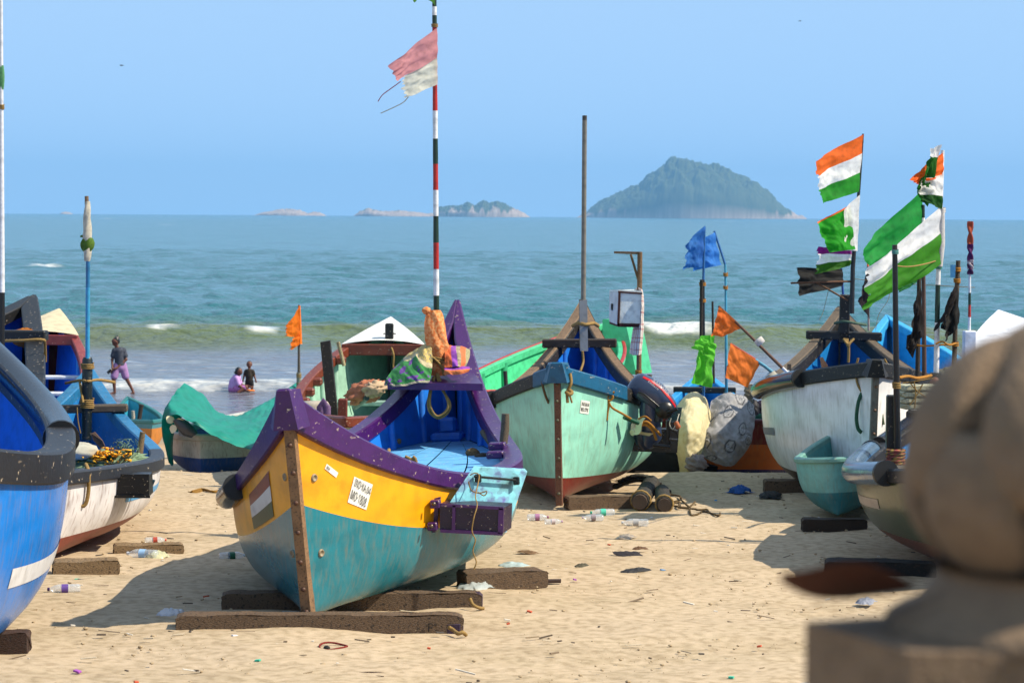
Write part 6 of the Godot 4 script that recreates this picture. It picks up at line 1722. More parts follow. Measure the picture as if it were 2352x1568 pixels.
func build_bundle() -> void:
	# peach cloth wound round the yellow boat's mast, saris either side
	var z := 18.62
	var o := thing("cloth_bundle", "peach printed cloth bundle bound with rope round yellow boat's mast", "cloth", at(1004, 865, z))
	var m := mat(Color(0.95, 0.80, 0.66), 0.85, "cloth", 3.0).duplicate() as StandardMaterial3D
	m.albedo_texture = tex.batik
	m.uv1_scale = Vector3.ONE * 2.2
	var prof := [[712, 980, 1012, 0.8], [722, 976, 1016, 1.0], [745, 974, 1022, 1.0], [775, 977, 1028, 1.0], [795, 980, 1031, 1.0], [812, 982, 1026, 0.95], [822, 984, 1022, 0.9], [838, 982, 1027, 0.95], [850, 982, 1030, 1.0], [862, 988, 1024, 0.8]]
	var f := func(u: float, v: float) -> Vector3:
		var s := v * (prof.size() - 1)
		var i := mini(int(s), prof.size() - 2)
		var t := s - i
		var y := lerpf(prof[i][0], prof[i + 1][0], t)
		var x0 := lerpf(prof[i][1], prof[i + 1][1], t)
		var x1 := lerpf(prof[i][2], prof[i + 1][2], t)
		var a := TAU * u
		var r := (x1 - x0) * 0.5 * z / F
		var fold := 1.0 + 0.07 * sin(a * 5.0 + v * 14.0) + 0.10 * absf(n1.get_noise_2d(a * 1.3 + v * 4.0, v * 7.0)) - 0.05
		return loc(o, (x0 + x1) * 0.5, y, z) + Vector3(cos(a) * r * fold, 0, sin(a) * r * 0.9 * fold)
	part(o, "wrap", grid_mesh(60, 60, f), m)
	part(o, "knot", lump_mesh(Vector3(0.035, 0.03, 0.03), 0.3, 2.0, 3), m, Transform3D(Basis.IDENTITY, loc(o, 979, 713, z - 0.03)))
	lashing(o, loc(o, 1004, 824, z), Vector3(0.15, 1, 0), 0.07, 3, 0.008, rope_tan())
	rope_px(o, [[985, 815, z - 0.07], [1000, 826, z - 0.09], [1014, 842, z - 0.09], [1020, 862, z - 0.1]], 0.01, rope_tan(), 14)
	# green and yellow sari hanging over the left end of the board
	o = thing("sari_cloth", "green, yellow and purple sari cloth hanging over yellow boat's end board", "cloth", at(930, 885, 18.5), 0.0, "sari cloths on yellow boat's end board")
	var green := func(u: float, v: float) -> Color:
		if v > 0.90: return Color(0.50, 0.45, 0.32) if fmod(u * 40.0 + v * 90.0, 2.0) < 1.3 else Color(0.06, 0.06, 0.04)
		var edge := 0.40 + 0.14 * sin(u * 9.0) * (1.0 if u < 0.7 else 0.4)
		if v < edge * (0.25 + 0.9 * u):
			var s := n2.get_noise_2d(u * 26.0, v * 22.0)
			return Color(0.55, 0.40, 0.12) if s < 0.22 else Color(0.20, 0.19, 0.16)
		if v < edge * (0.25 + 0.9 * u) + 0.1: return Color(0.50, 0.42, 0.25)
		if n2.get_noise_2d(u * 4.0 + 7.0, v * 5.0) > 0.28: return Color(0.13, 0.05, 0.26)
		return Color(0.025, 0.19, 0.045)
	draped(o, "cloth", [
		[[938, 812, 18.95], [958, 800, 18.85], [975, 790, 18.7], [990, 788, 18.62]],
		[[922, 828, 18.7], [948, 820, 18.6], [970, 812, 18.5], [992, 808, 18.48]],
		[[900, 850, 18.5], [935, 846, 18.42], [962, 840, 18.38], [992, 838, 18.42]],
		[[886, 872, 18.42], [918, 874, 18.34], [955, 866, 18.32], [990, 862, 18.38]],
		[[882, 884, 18.4], [916, 890, 18.3], [950, 884, 18.3], [985, 880, 18.36]]], vmat(0.85, 0.3, 0.2), 0.045, 6.0, 80, 70, green)
	o = thing("sari_cloth", "orange, purple and cream striped sari cloth folded on yellow boat's end board", "cloth", at(1050, 862, 18.6), 0.0, "sari cloths on yellow boat's end board")
	var strip := func(u: float, v: float) -> Color:
		var s := u + 0.05 * sin(v * 6.0)
		if s < 0.26: return Color(0.58, 0.12, 0.03)
		if s < 0.44: return Color(0.22, 0.04, 0.36) if fmod(s * 60.0, 1.0) < 0.7 else Color(0.35, 0.1, 0.45)
		if s < 0.60: return Color(0.46, 0.38, 0.22) if fmod(s * 45.0, 1.0) < 0.6 else Color(0.06, 0.05, 0.04)
		if s < 0.82: return Color(0.62, 0.14, 0.04)
		return Color(0.42, 0.36, 0.2) if fmod(s * 50.0, 1.0) < 0.6 else Color(0.10, 0.12, 0.04)
	draped(o, "cloth", [
		[[1024, 790, 18.9], [1040, 793, 18.9], [1060, 796, 18.9], [1078, 806, 18.9]],
		[[1022, 806, 18.6], [1040, 805, 18.6], [1058, 806, 18.6], [1079, 818, 18.65]],
		[[1022, 826, 18.5], [1038, 826, 18.45], [1054, 828, 18.45], [1074, 832, 18.55]],
		[[1022, 842, 18.42], [1036, 842, 18.4], [1052, 842, 18.4], [1068, 846, 18.5]]], vmat(0.85, 0.3, 0.2), 0.035, 2.0, 90, 40, strip)
	draped(o, "cloth_fold", [
		[[1020, 846, 18.45], [1040, 842, 18.45], [1060, 840, 18.45], [1078, 842, 18.5]],
		[[1020, 852, 18.38], [1040, 850, 18.36], [1060, 848, 18.36], [1079, 848, 18.45]],
		[[1018, 862, 18.38], [1040, 862, 18.36], [1060, 858, 18.36], [1076, 854, 18.45]]], vmat(0.85, 0.3, 0.2), 0.03, 7.0, 60, 30, func(u: float, v: float): return Color(0.24, 0.04, 0.36) if v < 0.45 else Color(0.62, 0.16, 0.05))
	# things lying in the yellow boat
	for q in [["wood_block", "pale wooden block on yellow boat's floor", 902, 1013, 18.7, Vector3(0.10, 0.035, 0.07), Color(0.60, 0.50, 0.36), "wood"], ["stone", "rounded tan stone in yellow boat", 1086, 1044, 17.75, Vector3(0.055, 0.05, 0.05), Color(0.50, 0.40, 0.25), "stone"], ["stone", "flat grey stone behind thole pin in yellow boat", 1108, 1050, 17.6, Vector3(0.06, 0.035, 0.05), Color(0.28, 0.24, 0.18), "stone"]]:
		var mesh: Mesh = box_mesh(q[5] * 2.0 * 0.6, 0.01) if q[0] == "wood_block" else lump_mesh(q[5], 0.3, 2.0, int(q[2]))
		tag(part(self, q[0], mesh, mat(q[6], 0.85, "wood", 2.0), Transform3D(Basis(Vector3.UP, 0.4), at(q[2], q[3], q[4]))), q[1], q[7])
	var p := part(self, "stick", tube_mesh([Vector3.ZERO, at(1140, 1034, 17.7) - at(1108, 992, 18.0)], [0.022, 0.028], 8), mat(Color(0.42, 0.38, 0.32), 0.8, "wood", 2.0), Transform3D(Basis.IDENTITY, at(1108, 992, 18.0)))
	tag(p, "short grey stick leaning inside yellow boat", "stick")

func build_gear() -> void:
	# net heaps in the white and red boat
	var z := 18.9
	var o := thing("fishing_net", "tangled yellow line and green net heaped in white and red boat", "net", at(245, 1060, z))
	var gold := mat(Color(0.96, 0.70, 0.12), 0.6, "plain")
	for k in 60:
		var c := Vector2(rng.randf_range(195, 285), rng.randf_range(1036, 1066))
		var pts := []
		var a := rng.randf() * TAU
		for i in 7:
			a += rng.randf_range(-1.3, 1.3)
			c += Vector2(cos(a) * 12.0, sin(a) * 4.0)
			c.x = clampf(c.x, 170, 300)
			pts.append(loc(o, c.x, clampf(c.y, 1028.0 + absf(c.x - 240.0) * 0.1, 1070.0), z + rng.randf_range(-0.35, 0.15)))
		rope(o, pts, 0.006, gold, 14, "yellow_line")
	o.get_child(0)
	part(o, "green_net", lump_mesh(Vector3(0.42, 0.09, 0.3), 0.4, 3.0, 2, 30, 24), mat(Color(0.50, 0.60, 0.48), 0.9, "cloth", 6.0), Transform3D(Basis.IDENTITY, loc(o, 235, 1062, z)))
	var mesh_m := mat(Color(0.38, 0.50, 0.42), 0.8, "plain")
	for k in 46:
		var c := Vector2(rng.randf_range(262, 312), rng.randf_range(1012, 1062))
		var pts := []
		for i in 5:
			pts.append(loc(o, clampf(c.x, 255, 318), clampf(c.y, 1008, 1066), z + rng.randf_range(-0.2, 0.25)))
			c += Vector2(rng.randf_range(-14, 14), rng.randf_range(-12, 12))
		rope(o, pts, 0.0022, mesh_m, 10, "net_thread")
	for q in [["net_float", "green net float among the yellow line", 252, 1047, Vector3(0.03, 0.03, 0.03), Color(0.02, 0.3, 0.16), "float"], ["sack", "white sack beside the net in white and red boat", 175, 1036, Vector3(0.17, 0.07, 0.16), Color(0.75, 0.74, 0.68), "sack"], ["net_float", "teal net float beside white sack", 180, 1045, Vector3(0.09, 0.05, 0.08), Color(0.05, 0.38, 0.28), "float"]]:
		tag(part(self, q[0], lump_mesh(q[4], 0.25, 2.5, int(q[2])), mat(q[5], 0.7, "cloth", 2.0), Transform3D(Basis.IDENTITY, at(q[2], q[3], z - 0.2))), q[1], q[6])
	var pd := thing("oar_blade", "worn wooden oar blade leaning in white and red boat", "oar", at(228, 1026, 19.9))
	part(pd, "blade", slab_mesh([loc(pd, 208, 995, 20.0), loc(pd, 216, 992, 20.0), loc(pd, 234, 1012, 19.9), loc(pd, 240, 1026, 19.9), loc(pd, 230, 1030, 19.9), loc(pd, 214, 1012, 19.95)], Vector3(0, 0, -0.03)), mat(Color(0.38, 0.27, 0.20), 0.8, "wood", 2.0))
	# yellow and cyan skiff by the water
	var h := Hull.new()
	h.L = 2.6; h.B = 0.36; h.h0 = 0.5; h.hm = 0.42; h.h1 = 0.62; h.tm = 0.4; h.p0 = 2.4
	var b := boat_node("skiff", "small yellow skiff with cyan inside near the water", Vector3(at(344, 1010, 36.5).x, ground_y(-5.6, -36.5) - 0.05, -36.5), -16.0)
	hull_band(h, 0.0, 0.75, mat(Color(0.75, 0.45, 0.06), 0.5, "grimy"), b, "bottom")
	hull_band(h, 0.75, 1.0, mat(Color(0.12, 0.48, 0.55), 0.5, "grimy"), b, "topsides")
	inner_skin(h, 0.15, mat(Color(0.15, 0.55, 0.65), 0.5, "paint"), b)
	rail(h, mat(Color(0.10, 0.42, 0.42), 0.5, "paint"), b, "gunwale", 0.06, 0.05, 0.02, 0.0, 1.0, 0, 0.02)
	part(b, "rail_post", tube_mesh([loc(b, 318, 970, 38.3), loc(b, 323, 935, 38.3), loc(b, 324, 929, 38.3)], [0.035, 0.035, 0.045], 8), mat(Color(0.24, 0.2, 0.17), 0.8, "wood"))
	part(b, "rail_post", tube_mesh([loc(b, 306, 965, 38.6), loc(b, 304, 943, 38.6)], 0.03, 8), mat(Color(0.75, 0.73, 0.68), 0.8, "wood"))
	# painted bundle of slats in the pale green boat
	o = thing("slat_bundle", "orange and white crumpled paper sack with green pipe in pale green boat", "sack", at(840, 925, 24.6))
	part(o, "sack", lump_mesh(Vector3(0.2, 0.11, 0.16), 0.5, 2.2, 8, 26, 20), mat(Color(0.66, 0.40, 0.28), 0.85, "worn", 3.0), Transform3D(Basis(Vector3(0, 0, 1), 0.35), loc(o, 838, 900, 24.6)))
	part(o, "sack", lump_mesh(Vector3(0.13, 0.08, 0.12), 0.5, 2.2, 3, 26, 20), mat(Color(0.72, 0.62, 0.5), 0.85, "worn", 3.0), Transform3D(Basis(Vector3(0, 0, 1), 0.3), loc(o, 858, 894, 24.5)))
	part(o, "green_pipe", tube_mesh([loc(o, 842, 914, 24.4), loc(o, 815, 935, 24.8)], 0.03, 10), mat(Color(0.02, 0.2, 0.13), 0.4, "paint"))
	o = thing("drum", "white banded tub with purple strap beside the black post", "tub", at(738, 950, 23.3))
	part(o, "tub_wall", lathe_mesh([Vector2(0.0, 0.12), Vector2(0.13, 0.12), Vector2(0.15, 0.09), Vector2(0.15, -0.15)], 20, Transform3D(Basis.IDENTITY, loc(o, 722, 950, 23.4))), mat(Color(0.68, 0.64, 0.58), 0.7, "worn", 3.0))
	part(o, "strap", tube_mesh([loc(o, 737, 975, 23.2), loc(o, 736, 935, 23.2), loc(o, 742, 922, 23.2), loc(o, 750, 935, 23.2), loc(o, 750, 975, 23.2)], 0.02, 8, 2.0), mat(Color(0.36, 0.24, 0.42), 0.6, "worn", 3.0))
	part(o, "red_block", box_mesh(Vector3(0.09, 0.26, 0.1), 0.01), mat(Color(0.40, 0.13, 0.06), 0.7, "worn", 3.0), Transform3D(Basis.IDENTITY, loc(o, 787, 945, 23.5)))
	# foam slabs in the dark green boat
	for i in 4:
		var sl := thing("foam_slab", ["bottom foam slab of the roped stack", "second foam slab of the roped stack", "third foam slab of the roped stack", "topmost crumbling foam slab of the roped stack"][i], "foam", at(2112, 932 - i * 14, 20.3), 0.15, "roped foam slabs in dark green boat")
		var w: float = [0.30, 0.32, 0.33, 0.31][i]
		part(sl, "slab", grid_mesh(26, 14, func(u: float, v: float):
			var a := TAU * v + PI / 4
			var cs := Vector2(clampf(cos(a) * 1.35, -0.95, 0.95), clampf(sin(a) * 1.35, -0.95, 0.95)) * (0.5 if u > 0.0 and u < 1.0 else 0.0)
			return Vector3((clampf(u * 1.08 - 0.04, 0, 1) - 0.5) * w + 0.01 * n1.get_noise_2d(i * 9.0, v * 5.0), cs.y * 0.05 + 0.004 * n1.get_noise_2d(u * 9.0, i * 5.0), cs.x * 0.3)), mat(Color(0.70, 0.70, 0.60), 0.85, "grimy", 1.5))
	o = thing("slab_rope", "thin rope binding the foam slabs", "rope", at(2110, 930, 20.1))
	for q in [[[2074, 880], [2100, 876], [2148, 868]], [[2100, 876], [2104, 900], [2102, 937]], [[2120, 882], [2108, 905], [2090, 930]], [[2092, 880], [2110, 900], [2134, 915]]]:
		rope(o, q.map(func(p): return loc(o, p[0], p[1], 20.12)), 0.006, rope_tan(), 12)
	rope(o, [[2066, 868, 19.6], [2085, 864, 19.8], [2110, 868, 20.2], [2140, 862, 20.4]].map(func(p): return loc(o, p[0], p[1], p[2])), 0.014, rope_gold(), 20)
	# clear plastic drum on the white boat's rail
	var clear := StandardMaterial3D.new()
	clear.albedo_color = Color(0.85, 0.9, 0.95, 0.25)
	clear.roughness = 0.1
	clear.transparency = BaseMaterial3D.TRANSPARENCY_ALPHA
	mats.clear = clear
	o = thing("plastic_jar", "large clear plastic jar lying on white boat's far rail", "jar", at(1800, 885, 24.8))
	part(o, "jar_wall", lathe_mesh([Vector2(0.0, -0.15), Vector2(0.09, -0.15), Vector2(0.10, -0.1), Vector2(0.10, 0.1), Vector2(0.06, 0.15), Vector2(0.05, 0.18)], 20, Transform3D(Basis(Vector3(0, 0, 1), -1.2), loc(o, 1796, 880, 24.8))), clear)
	part(o, "jar_band", lathe_mesh([Vector2(0.102, 0.05), Vector2(0.104, 0.12)], 20, Transform3D(Basis(Vector3(0, 0, 1), -1.2), loc(o, 1796, 880, 24.8))), mat(Color(0.62, 0.66, 0.68), 0.5, "plain"))
	o = thing("paddle", "yellow edged wooden paddle inside white boat", "paddle", at(1905, 860, 25.6))
	part(o, "blade", slab_mesh([loc(o, 1884, 822, 25.6), loc(o, 1890, 820, 25.6), loc(o, 1908, 848, 25.6), loc(o, 1914, 862, 25.6), loc(o, 1902, 862, 25.6), loc(o, 1888, 845, 25.6)], Vector3(0, 0, -0.03)), mat(Color(0.50, 0.30, 0.10), 0.6, "wood", 2.0))
	# soft gear in the dark green boat
	for q in [["plastic_sheet", "teal plastic scrap on dark green boat's foredeck", 2010, 1075, 17.2, Vector3(0.14, 0.03, 0.16), Color(0.05, 0.42, 0.36), "plastic sheet"], ["grey_sack", "grey sack slumped beyond the foam slabs", 2180, 870, 20.9, Vector3(0.14, 0.10, 0.14), Color(0.52, 0.52, 0.46), "sack"]]:
		tag(part(self, q[0], lump_mesh(q[5], 0.35, 2.5, int(q[2]), 22, 18), mat(q[6], 0.7, "cloth", 3.0), Transform3D(Basis.IDENTITY, at(q[2], q[3], q[4]))), q[1], q[7])

func build_birds() -> void:
	for q in [["dark gull like bird gliding above the sea", 278, 150, 150.0, 0.26, 0.3], ["faint distant bird high over the island", 1838, 48, 260.0, 0.34, -0.5]]:
		var o := thing("bird", q[0], "bird", at(q[1], q[2], q[3]), q[5], "birds in the sky")
		var s: float = q[4]
		part(o, "body", loft([[Vector3(-0.4, 0, 0) * s, Vector3(0, 0.01, 0) * s, Vector3(0, 0, 0.01) * s], [Vector3(-0.25, 0, 0) * s, Vector3(0, 0.08, 0) * s, Vector3(0, 0, 0.08) * s], [Vector3(0.1, 0, 0) * s, Vector3(0, 0.12, 0) * s, Vector3(0, 0, 0.12) * s], [Vector3(0.4, 0.02, 0) * s, Vector3(0, 0.06, 0) * s, Vector3(0, 0, 0.06) * s], [Vector3(0.7, -0.02, 0) * s, Vector3(0, 0.01, 0) * s, Vector3(0, 0, 0.08) * s]], 10, 2.0), mat(Color(0.12, 0.12, 0.13), 0.8, "plain"))
		for sd in [-1.0, 1.0]:
			part(o, "wing", grid_mesh(10, 3, func(u: float, v: float): return Vector3(0.05 - 0.25 * u * u + (v - 0.5) * 0.35 * (1.0 - u * 0.8), 0.25 * sin(PI * u * 0.8) - 0.45 * u * u * (1.0 if sd > 0 else 0.3), sd * u * 1.1) * s), mat(Color(0.13, 0.13, 0.14), 0.8, "plain"))

# ---------------------------------------------------------------- people
# surface of smoothly joined tapered bones; bones: [a, b, radius at a, radius at b]
func flesh(bones: Array, cell: float, k := 0.03, grow := 0.0) -> ArrayMesh:
	var lo: Vector3 = bones[0][0]
	var hi: Vector3 = lo
	for b in bones:
		for e in 2:
			var r: float = b[2 + e] + grow + k + cell * 2.0
			lo = lo.min(b[e] - Vector3.ONE * r)
			hi = hi.max(b[e] + Vector3.ONE * r)
	var n := Vector3i(((hi - lo) / cell).ceil()) + Vector3i.ONE
	var field := PackedFloat32Array()
	field.resize(n.x * n.y * n.z)
	field.fill(1.0)
	for b in bones:
		var a: Vector3 = b[0]
		var ba: Vector3 = b[1] - a
		var l2 := maxf(ba.length_squared(), 1e-9)
		var ra: float = b[2] + grow
		var rb: float = b[3] + grow
		var rm := maxf(ra, rb) + k + cell * 2.0
		var s := Vector3i((((a.min(b[1]) - Vector3.ONE * rm) - lo) / cell).floor()).clamp(Vector3i.ZERO, n - Vector3i.ONE)
		var e := Vector3i((((a.max(b[1]) + Vector3.ONE * rm) - lo) / cell).ceil()).clamp(Vector3i.ZERO, n - Vector3i.ONE)
		for z in range(s.z, e.z + 1):
			for y in range(s.y, e.y + 1):
				for x in range(s.x, e.x + 1):
					var p := lo + Vector3(x, y, z) * cell - a
					var h := clampf(p.dot(ba) / l2, 0.0, 1.0)
					var d := (p - ba * h).length() - lerpf(ra, rb, h)
					var i := x + n.x * (y + n.y * z)
					var o := field[i]
					var m := maxf(k - absf(o - d), 0.0) / k
					field[i] = minf(o, d) - m * m * k * 0.25
	var vert := {}
	var st := stool()
	st.set_smooth_group(1)
	var corner := [0, 1, n.x, n.x + 1, n.x * n.y, n.x * n.y + 1, n.x * n.y + n.x, n.x * n.y + n.x + 1]
	var edges := [[0, 1], [2, 3], [4, 5], [6, 7], [0, 2], [1, 3], [4, 6], [5, 7], [0, 4], [1, 5], [2, 6], [3, 7]]
	for z in n.z - 1:
		for y in n.y - 1:
			for x in n.x - 1:
				var i := x + n.x * (y + n.y * z)
				var neg := 0
				for c in corner:
					if field[i + c] < 0.0: neg += 1
				if neg == 0 or neg == 8: continue
				var sum := Vector3.ZERO
				var cnt := 0
				for e in edges:
					var f0 := field[i + corner[e[0]]]
					var f1 := field[i + corner[e[1]]]
					if (f0 < 0.0) == (f1 < 0.0): continue
					var t := f0 / (f0 - f1)
					var p0 := Vector3(e[0] & 1, (e[0] >> 1) & 1, e[0] >> 2)
					var p1 := Vector3(e[1] & 1, (e[1] >> 1) & 1, e[1] >> 2)
					sum += p0.lerp(p1, t)
					cnt += 1
				vert[i] = lo + (Vector3(x, y, z) + sum / cnt) * cell
	var sx := 1
	var sy := n.x
	var sz := n.x * n.y
	for i in vert:
		var inside: bool = field[i] < 0.0
		for ax in [[sx, sy, sz], [sy, sz, sx], [sz, sx, sy]]:
			if (field[i + ax[0]] < 0.0) == inside: continue
			var q := [i, i - ax[1], i - ax[1] - ax[2], i - ax[2]]
			if not (vert.has(q[1]) and vert.has(q[2]) and vert.has(q[3])): continue
			if inside: quad(st, vert[q[0]], vert[q[3]], vert[q[2]], vert[q[1]])
			else: quad(st, vert[q[0]], vert[q[1]], vert[q[2]], vert[q[3]])
	return done(st)

# palm and five curled fingers at the end of a forearm
func hand_bones(wrist: Vector3, dir: Vector3, palm_n: Vector3, s: float, thumb_side := 1.0) -> Array:
	var d := dir.normalized()
	var side := d.cross(palm_n).normalized() * thumb_side
	var out := [[wrist, wrist + d * 0.07 * s, 0.022 * s, 0.026 * s]]
	for i in 4:
		var o := wrist + d * 0.075 * s + side * (0.022 - i * 0.0155) * s
		var l: float = [0.062, 0.07, 0.066, 0.05][i] * s
		var m := o + (d + palm_n * 0.3).normalized() * l * 0.5
		out.append([o, m, 0.0095 * s, 0.009 * s])
		out.append([m, m + (d + palm_n * 0.9).normalized() * l * 0.5, 0.009 * s, 0.008 * s])
	var t0 := wrist + d * 0.02 * s + side * 0.022 * s
	out.append([t0, t0 + (d + side * 0.8).normalized() * 0.04 * s, 0.012 * s, 0.011 * s])
	out.append([t0 + (d + side * 0.8).normalized() * 0.04 * s, t0 + (d * 1.4 + side * 0.7).normalized() * 0.068 * s, 0.011 * s, 0.009 * s])
	return out

func face_bones(c: Vector3, fwd: Vector3, r: float) -> Array:
	var f := fwd.normalized()
	var up := (Vector3.UP - f * f.dot(Vector3.UP)).normalized()
	var sd := f.cross(up)
	return [[c + up * r * 0.25, c - up * r * 0.1 + f * r * 0.05, r, r * 0.92], [c - up * r * 0.4 + f * r * 0.2, c - up * r * 0.75 + f * r * 0.42, r * 0.62, r * 0.36],
		[c + f * r * 0.95 + up * r * 0.05, c + f * r * 1.12 - up * r * 0.22, r * 0.12, r * 0.18], [c + f * r * 0.86 - up * r * 0.52 - sd * r * 0.2, c + f * r * 0.86 - up * r * 0.52 + sd * r * 0.2, r * 0.12, r * 0.12],
		[c + sd * r * 0.92 + up * r * 0.05, c + sd * r * 0.95 - up * r * 0.25, r * 0.17, r * 0.12], [c - sd * r * 0.92 + up * r * 0.05, c - sd * r * 0.95 - up * r * 0.25, r * 0.17, r * 0.12]]

func add_eyes(o: Node3D, c: Vector3, fwd: Vector3, r: float) -> void:
	var f := fwd.normalized()
	var up := (Vector3.UP - f * f.dot(Vector3.UP)).normalized()
	var sd := f.cross(up)
	for s in [-1.0, 1.0]:
		part(o, "eye", lump_mesh(Vector3(r * 0.13, r * 0.08, r * 0.09), 0.0, 1.0, 0, 8, 6), mat(Color(0.03, 0.02, 0.02), 0.3, "plain"), Transform3D(Basis.IDENTITY, c + f * r * 0.9 + up * r * 0.08 + sd * s * r * 0.36))

func person(label: String, where: Vector3, skin: Color, body: Array, clothes: Array, cell := 0.014) -> Node3D:
	var o := thing("person", label, "person", where, 0.0, "people at the water's edge")
	part(o, "body", flesh(body, cell, 0.025), mat(skin, 0.6, "plain"))
	for c in clothes: part(o, c[0], flesh(c[1], cell, c[4] if c.size() > 4 else 0.03, c[3]), c[2])
	return o

func build_people() -> void:
	var skin := Color(0.36, 0.20, 0.13)
	# woman wading along with bowed head
	var z := 62.6
	var w := at(277, 905, z)
	w.y = -0.03
	var head := Vector3(-0.135, 1.385, 0.06)
	var look := Vector3(-0.75, -0.55, 0.6)
	var hipL := Vector3(-0.09, 0.76, 0.03); var hipR := Vector3(0.05, 0.76, -0.02)
	var body := [[Vector3(-0.02, 0.78, 0), Vector3(-0.04, 0.98, 0.0), 0.125, 0.11], [Vector3(-0.04, 0.98, 0), Vector3(-0.055, 1.13, 0.01), 0.11, 0.12], [Vector3(-0.15, 1.17, 0.05), Vector3(0.06, 1.17, -0.03), 0.055, 0.055], [Vector3(-0.06, 1.17, 0.0), head - Vector3(0, 0.05, 0), 0.05, 0.048],
		[hipL, Vector3(-0.17, 0.44, 0.12), 0.085, 0.058], [Vector3(-0.17, 0.44, 0.12), Vector3(-0.15, 0.08, 0.10), 0.056, 0.034], [Vector3(-0.15, 0.05, 0.10), Vector3(-0.25, 0.02, 0.15), 0.035, 0.026],
		[hipR, Vector3(0.13, 0.44, -0.02), 0.085, 0.058], [Vector3(0.13, 0.44, -0.02), Vector3(0.29, 0.12, -0.06), 0.056, 0.034], [Vector3(0.29, 0.12, -0.06), Vector3(0.33, 0.03, -0.04), 0.034, 0.028], [Vector3(0.32, 0.05, -0.05), Vector3(0.24, -0.01, 0.0), 0.03, 0.024],
		[Vector3(0.07, 1.15, -0.03), Vector3(0.14, 0.92, 0.02), 0.045, 0.037], [Vector3(0.14, 0.92, 0.02), Vector3(-0.08, 0.71, 0.17), 0.036, 0.026], [Vector3(-0.16, 1.15, 0.06), Vector3(-0.22, 0.92, 0.06), 0.045, 0.037], [Vector3(-0.22, 0.92, 0.06), Vector3(-0.20, 0.70, 0.16), 0.036, 0.026]]
	body.append_array(face_bones(head, look, 0.088))
	body.append_array(hand_bones(Vector3(-0.08, 0.71, 0.17), Vector3(-0.8, -0.4, 0.2), Vector3(-0.3, -0.6, 0.2), 1.0))
	body.append_array(hand_bones(Vector3(-0.20, 0.70, 0.16), Vector3(-0.3, -0.9, 0.1), Vector3(0.6, -0.1, 0.2), 1.0, -1.0))
	var shirt := [[Vector3(-0.02, 0.80, 0), Vector3(-0.04, 0.98, 0.0), 0.135, 0.12], [Vector3(-0.04, 0.98, 0), Vector3(-0.055, 1.13, 0.01), 0.12, 0.125], [Vector3(-0.15, 1.17, 0.05), Vector3(0.06, 1.17, -0.03), 0.06, 0.06], [Vector3(0.07, 1.15, -0.03), Vector3(0.115, 1.02, 0.0), 0.06, 0.062], [Vector3(-0.16, 1.15, 0.06), Vector3(-0.20, 1.02, 0.06), 0.06, 0.062]]
	var shorts := [[Vector3(-0.02, 0.80, 0), Vector3(-0.02, 0.72, 0.0), 0.13, 0.14], [hipL, Vector3(-0.16, 0.48, 0.1), 0.10, 0.095], [hipR, Vector3(0.115, 0.48, -0.02), 0.10, 0.095]]
	var hair := [[head + Vector3(0.02, 0.05, -0.01), head + Vector3(0.03, 0.02, -0.03), 0.088, 0.085], [head + Vector3(0.05, 0.125, -0.03), head + Vector3(0.06, 0.13, -0.03), 0.042, 0.04]]
	noise_tex("floral", 0.06, 2, [[0.0, Color(0.03, 0.06, 0.13)], [0.6, Color(0.035, 0.07, 0.15)], [0.66, Color(0.45, 0.48, 0.55)], [1.0, Color(0.6, 0.62, 0.68)]], 256)
	var fl := mat(Color.WHITE, 0.8, "cloth", 3.9).duplicate() as StandardMaterial3D
	fl.albedo_texture = tex.floral
	var o := person("person in dark floral top and lilac shorts wading with bowed head", w, skin, body, [["top", shirt, fl, 0.008], ["shorts", shorts, mat(Color(0.66, 0.50, 0.72), 0.8, "cloth", 2.0), 0.004], ["hair", hair, mat(Color(0.015, 0.012, 0.012), 0.45, "plain"), 0.0]])
	add_eyes(o, head, look, 0.088)
	part(o, "hair_clip", lump_mesh(Vector3(0.022, 0.016, 0.016), 0.0, 1.0, 0, 8, 6), mat(Color(0.7, 0.68, 0.66), 0.4, "plain"), Transform3D(Basis.IDENTITY, head + Vector3(0.04, 0.125, 0.012)))
	var ph := part(self, "phone", box_mesh(Vector3(0.15, 0.075, 0.012), 0.004), mat(Color(0.03, 0.03, 0.03), 0.3, "plain"), Transform3D(Basis(Vector3(0, 0, 1), 0.75), w + Vector3(-0.27, 0.62, 0.19)))
	tag(ph, "small dark object held in the wading person's hands", "phone")
	# person sitting in the shallows
	z = 63.6
	w = at(543, 898, z)
	w.y = -0.02
	head = Vector3(0.075, 0.545, 0.05)
	look = Vector3(1.0, -0.12, 0.45)
	body = [[Vector3(-0.08, 0.10, 0), Vector3(-0.06, 0.26, 0.0), 0.135, 0.125], [Vector3(-0.06, 0.26, 0), Vector3(0.0, 0.36, 0.01), 0.12, 0.11], [Vector3(0.0, 0.37, 0.09), Vector3(0.0, 0.37, -0.09), 0.055, 0.055], [Vector3(0.01, 0.38, 0), head - Vector3(0.01, 0.05, 0), 0.05, 0.046],
		[Vector3(-0.04, 0.09, 0.08), Vector3(0.26, 0.13, 0.14), 0.085, 0.06], [Vector3(0.26, 0.13, 0.14), Vector3(0.06, 0.0, 0.22), 0.055, 0.04], [Vector3(-0.04, 0.09, -0.08), Vector3(0.26, 0.12, -0.1), 0.085, 0.06], [Vector3(0.26, 0.12, -0.1), Vector3(0.1, 0.0, -0.18), 0.055, 0.04],
		[Vector3(0.02, 0.35, 0.12), Vector3(0.10, 0.17, 0.17), 0.045, 0.036], [Vector3(0.10, 0.17, 0.17), Vector3(0.26, 0.05, 0.15), 0.035, 0.026], [Vector3(0.02, 0.35, -0.11), Vector3(0.12, 0.18, -0.1), 0.045, 0.036], [Vector3(0.12, 0.18, -0.1), Vector3(0.28, 0.14, -0.02), 0.035, 0.026]]
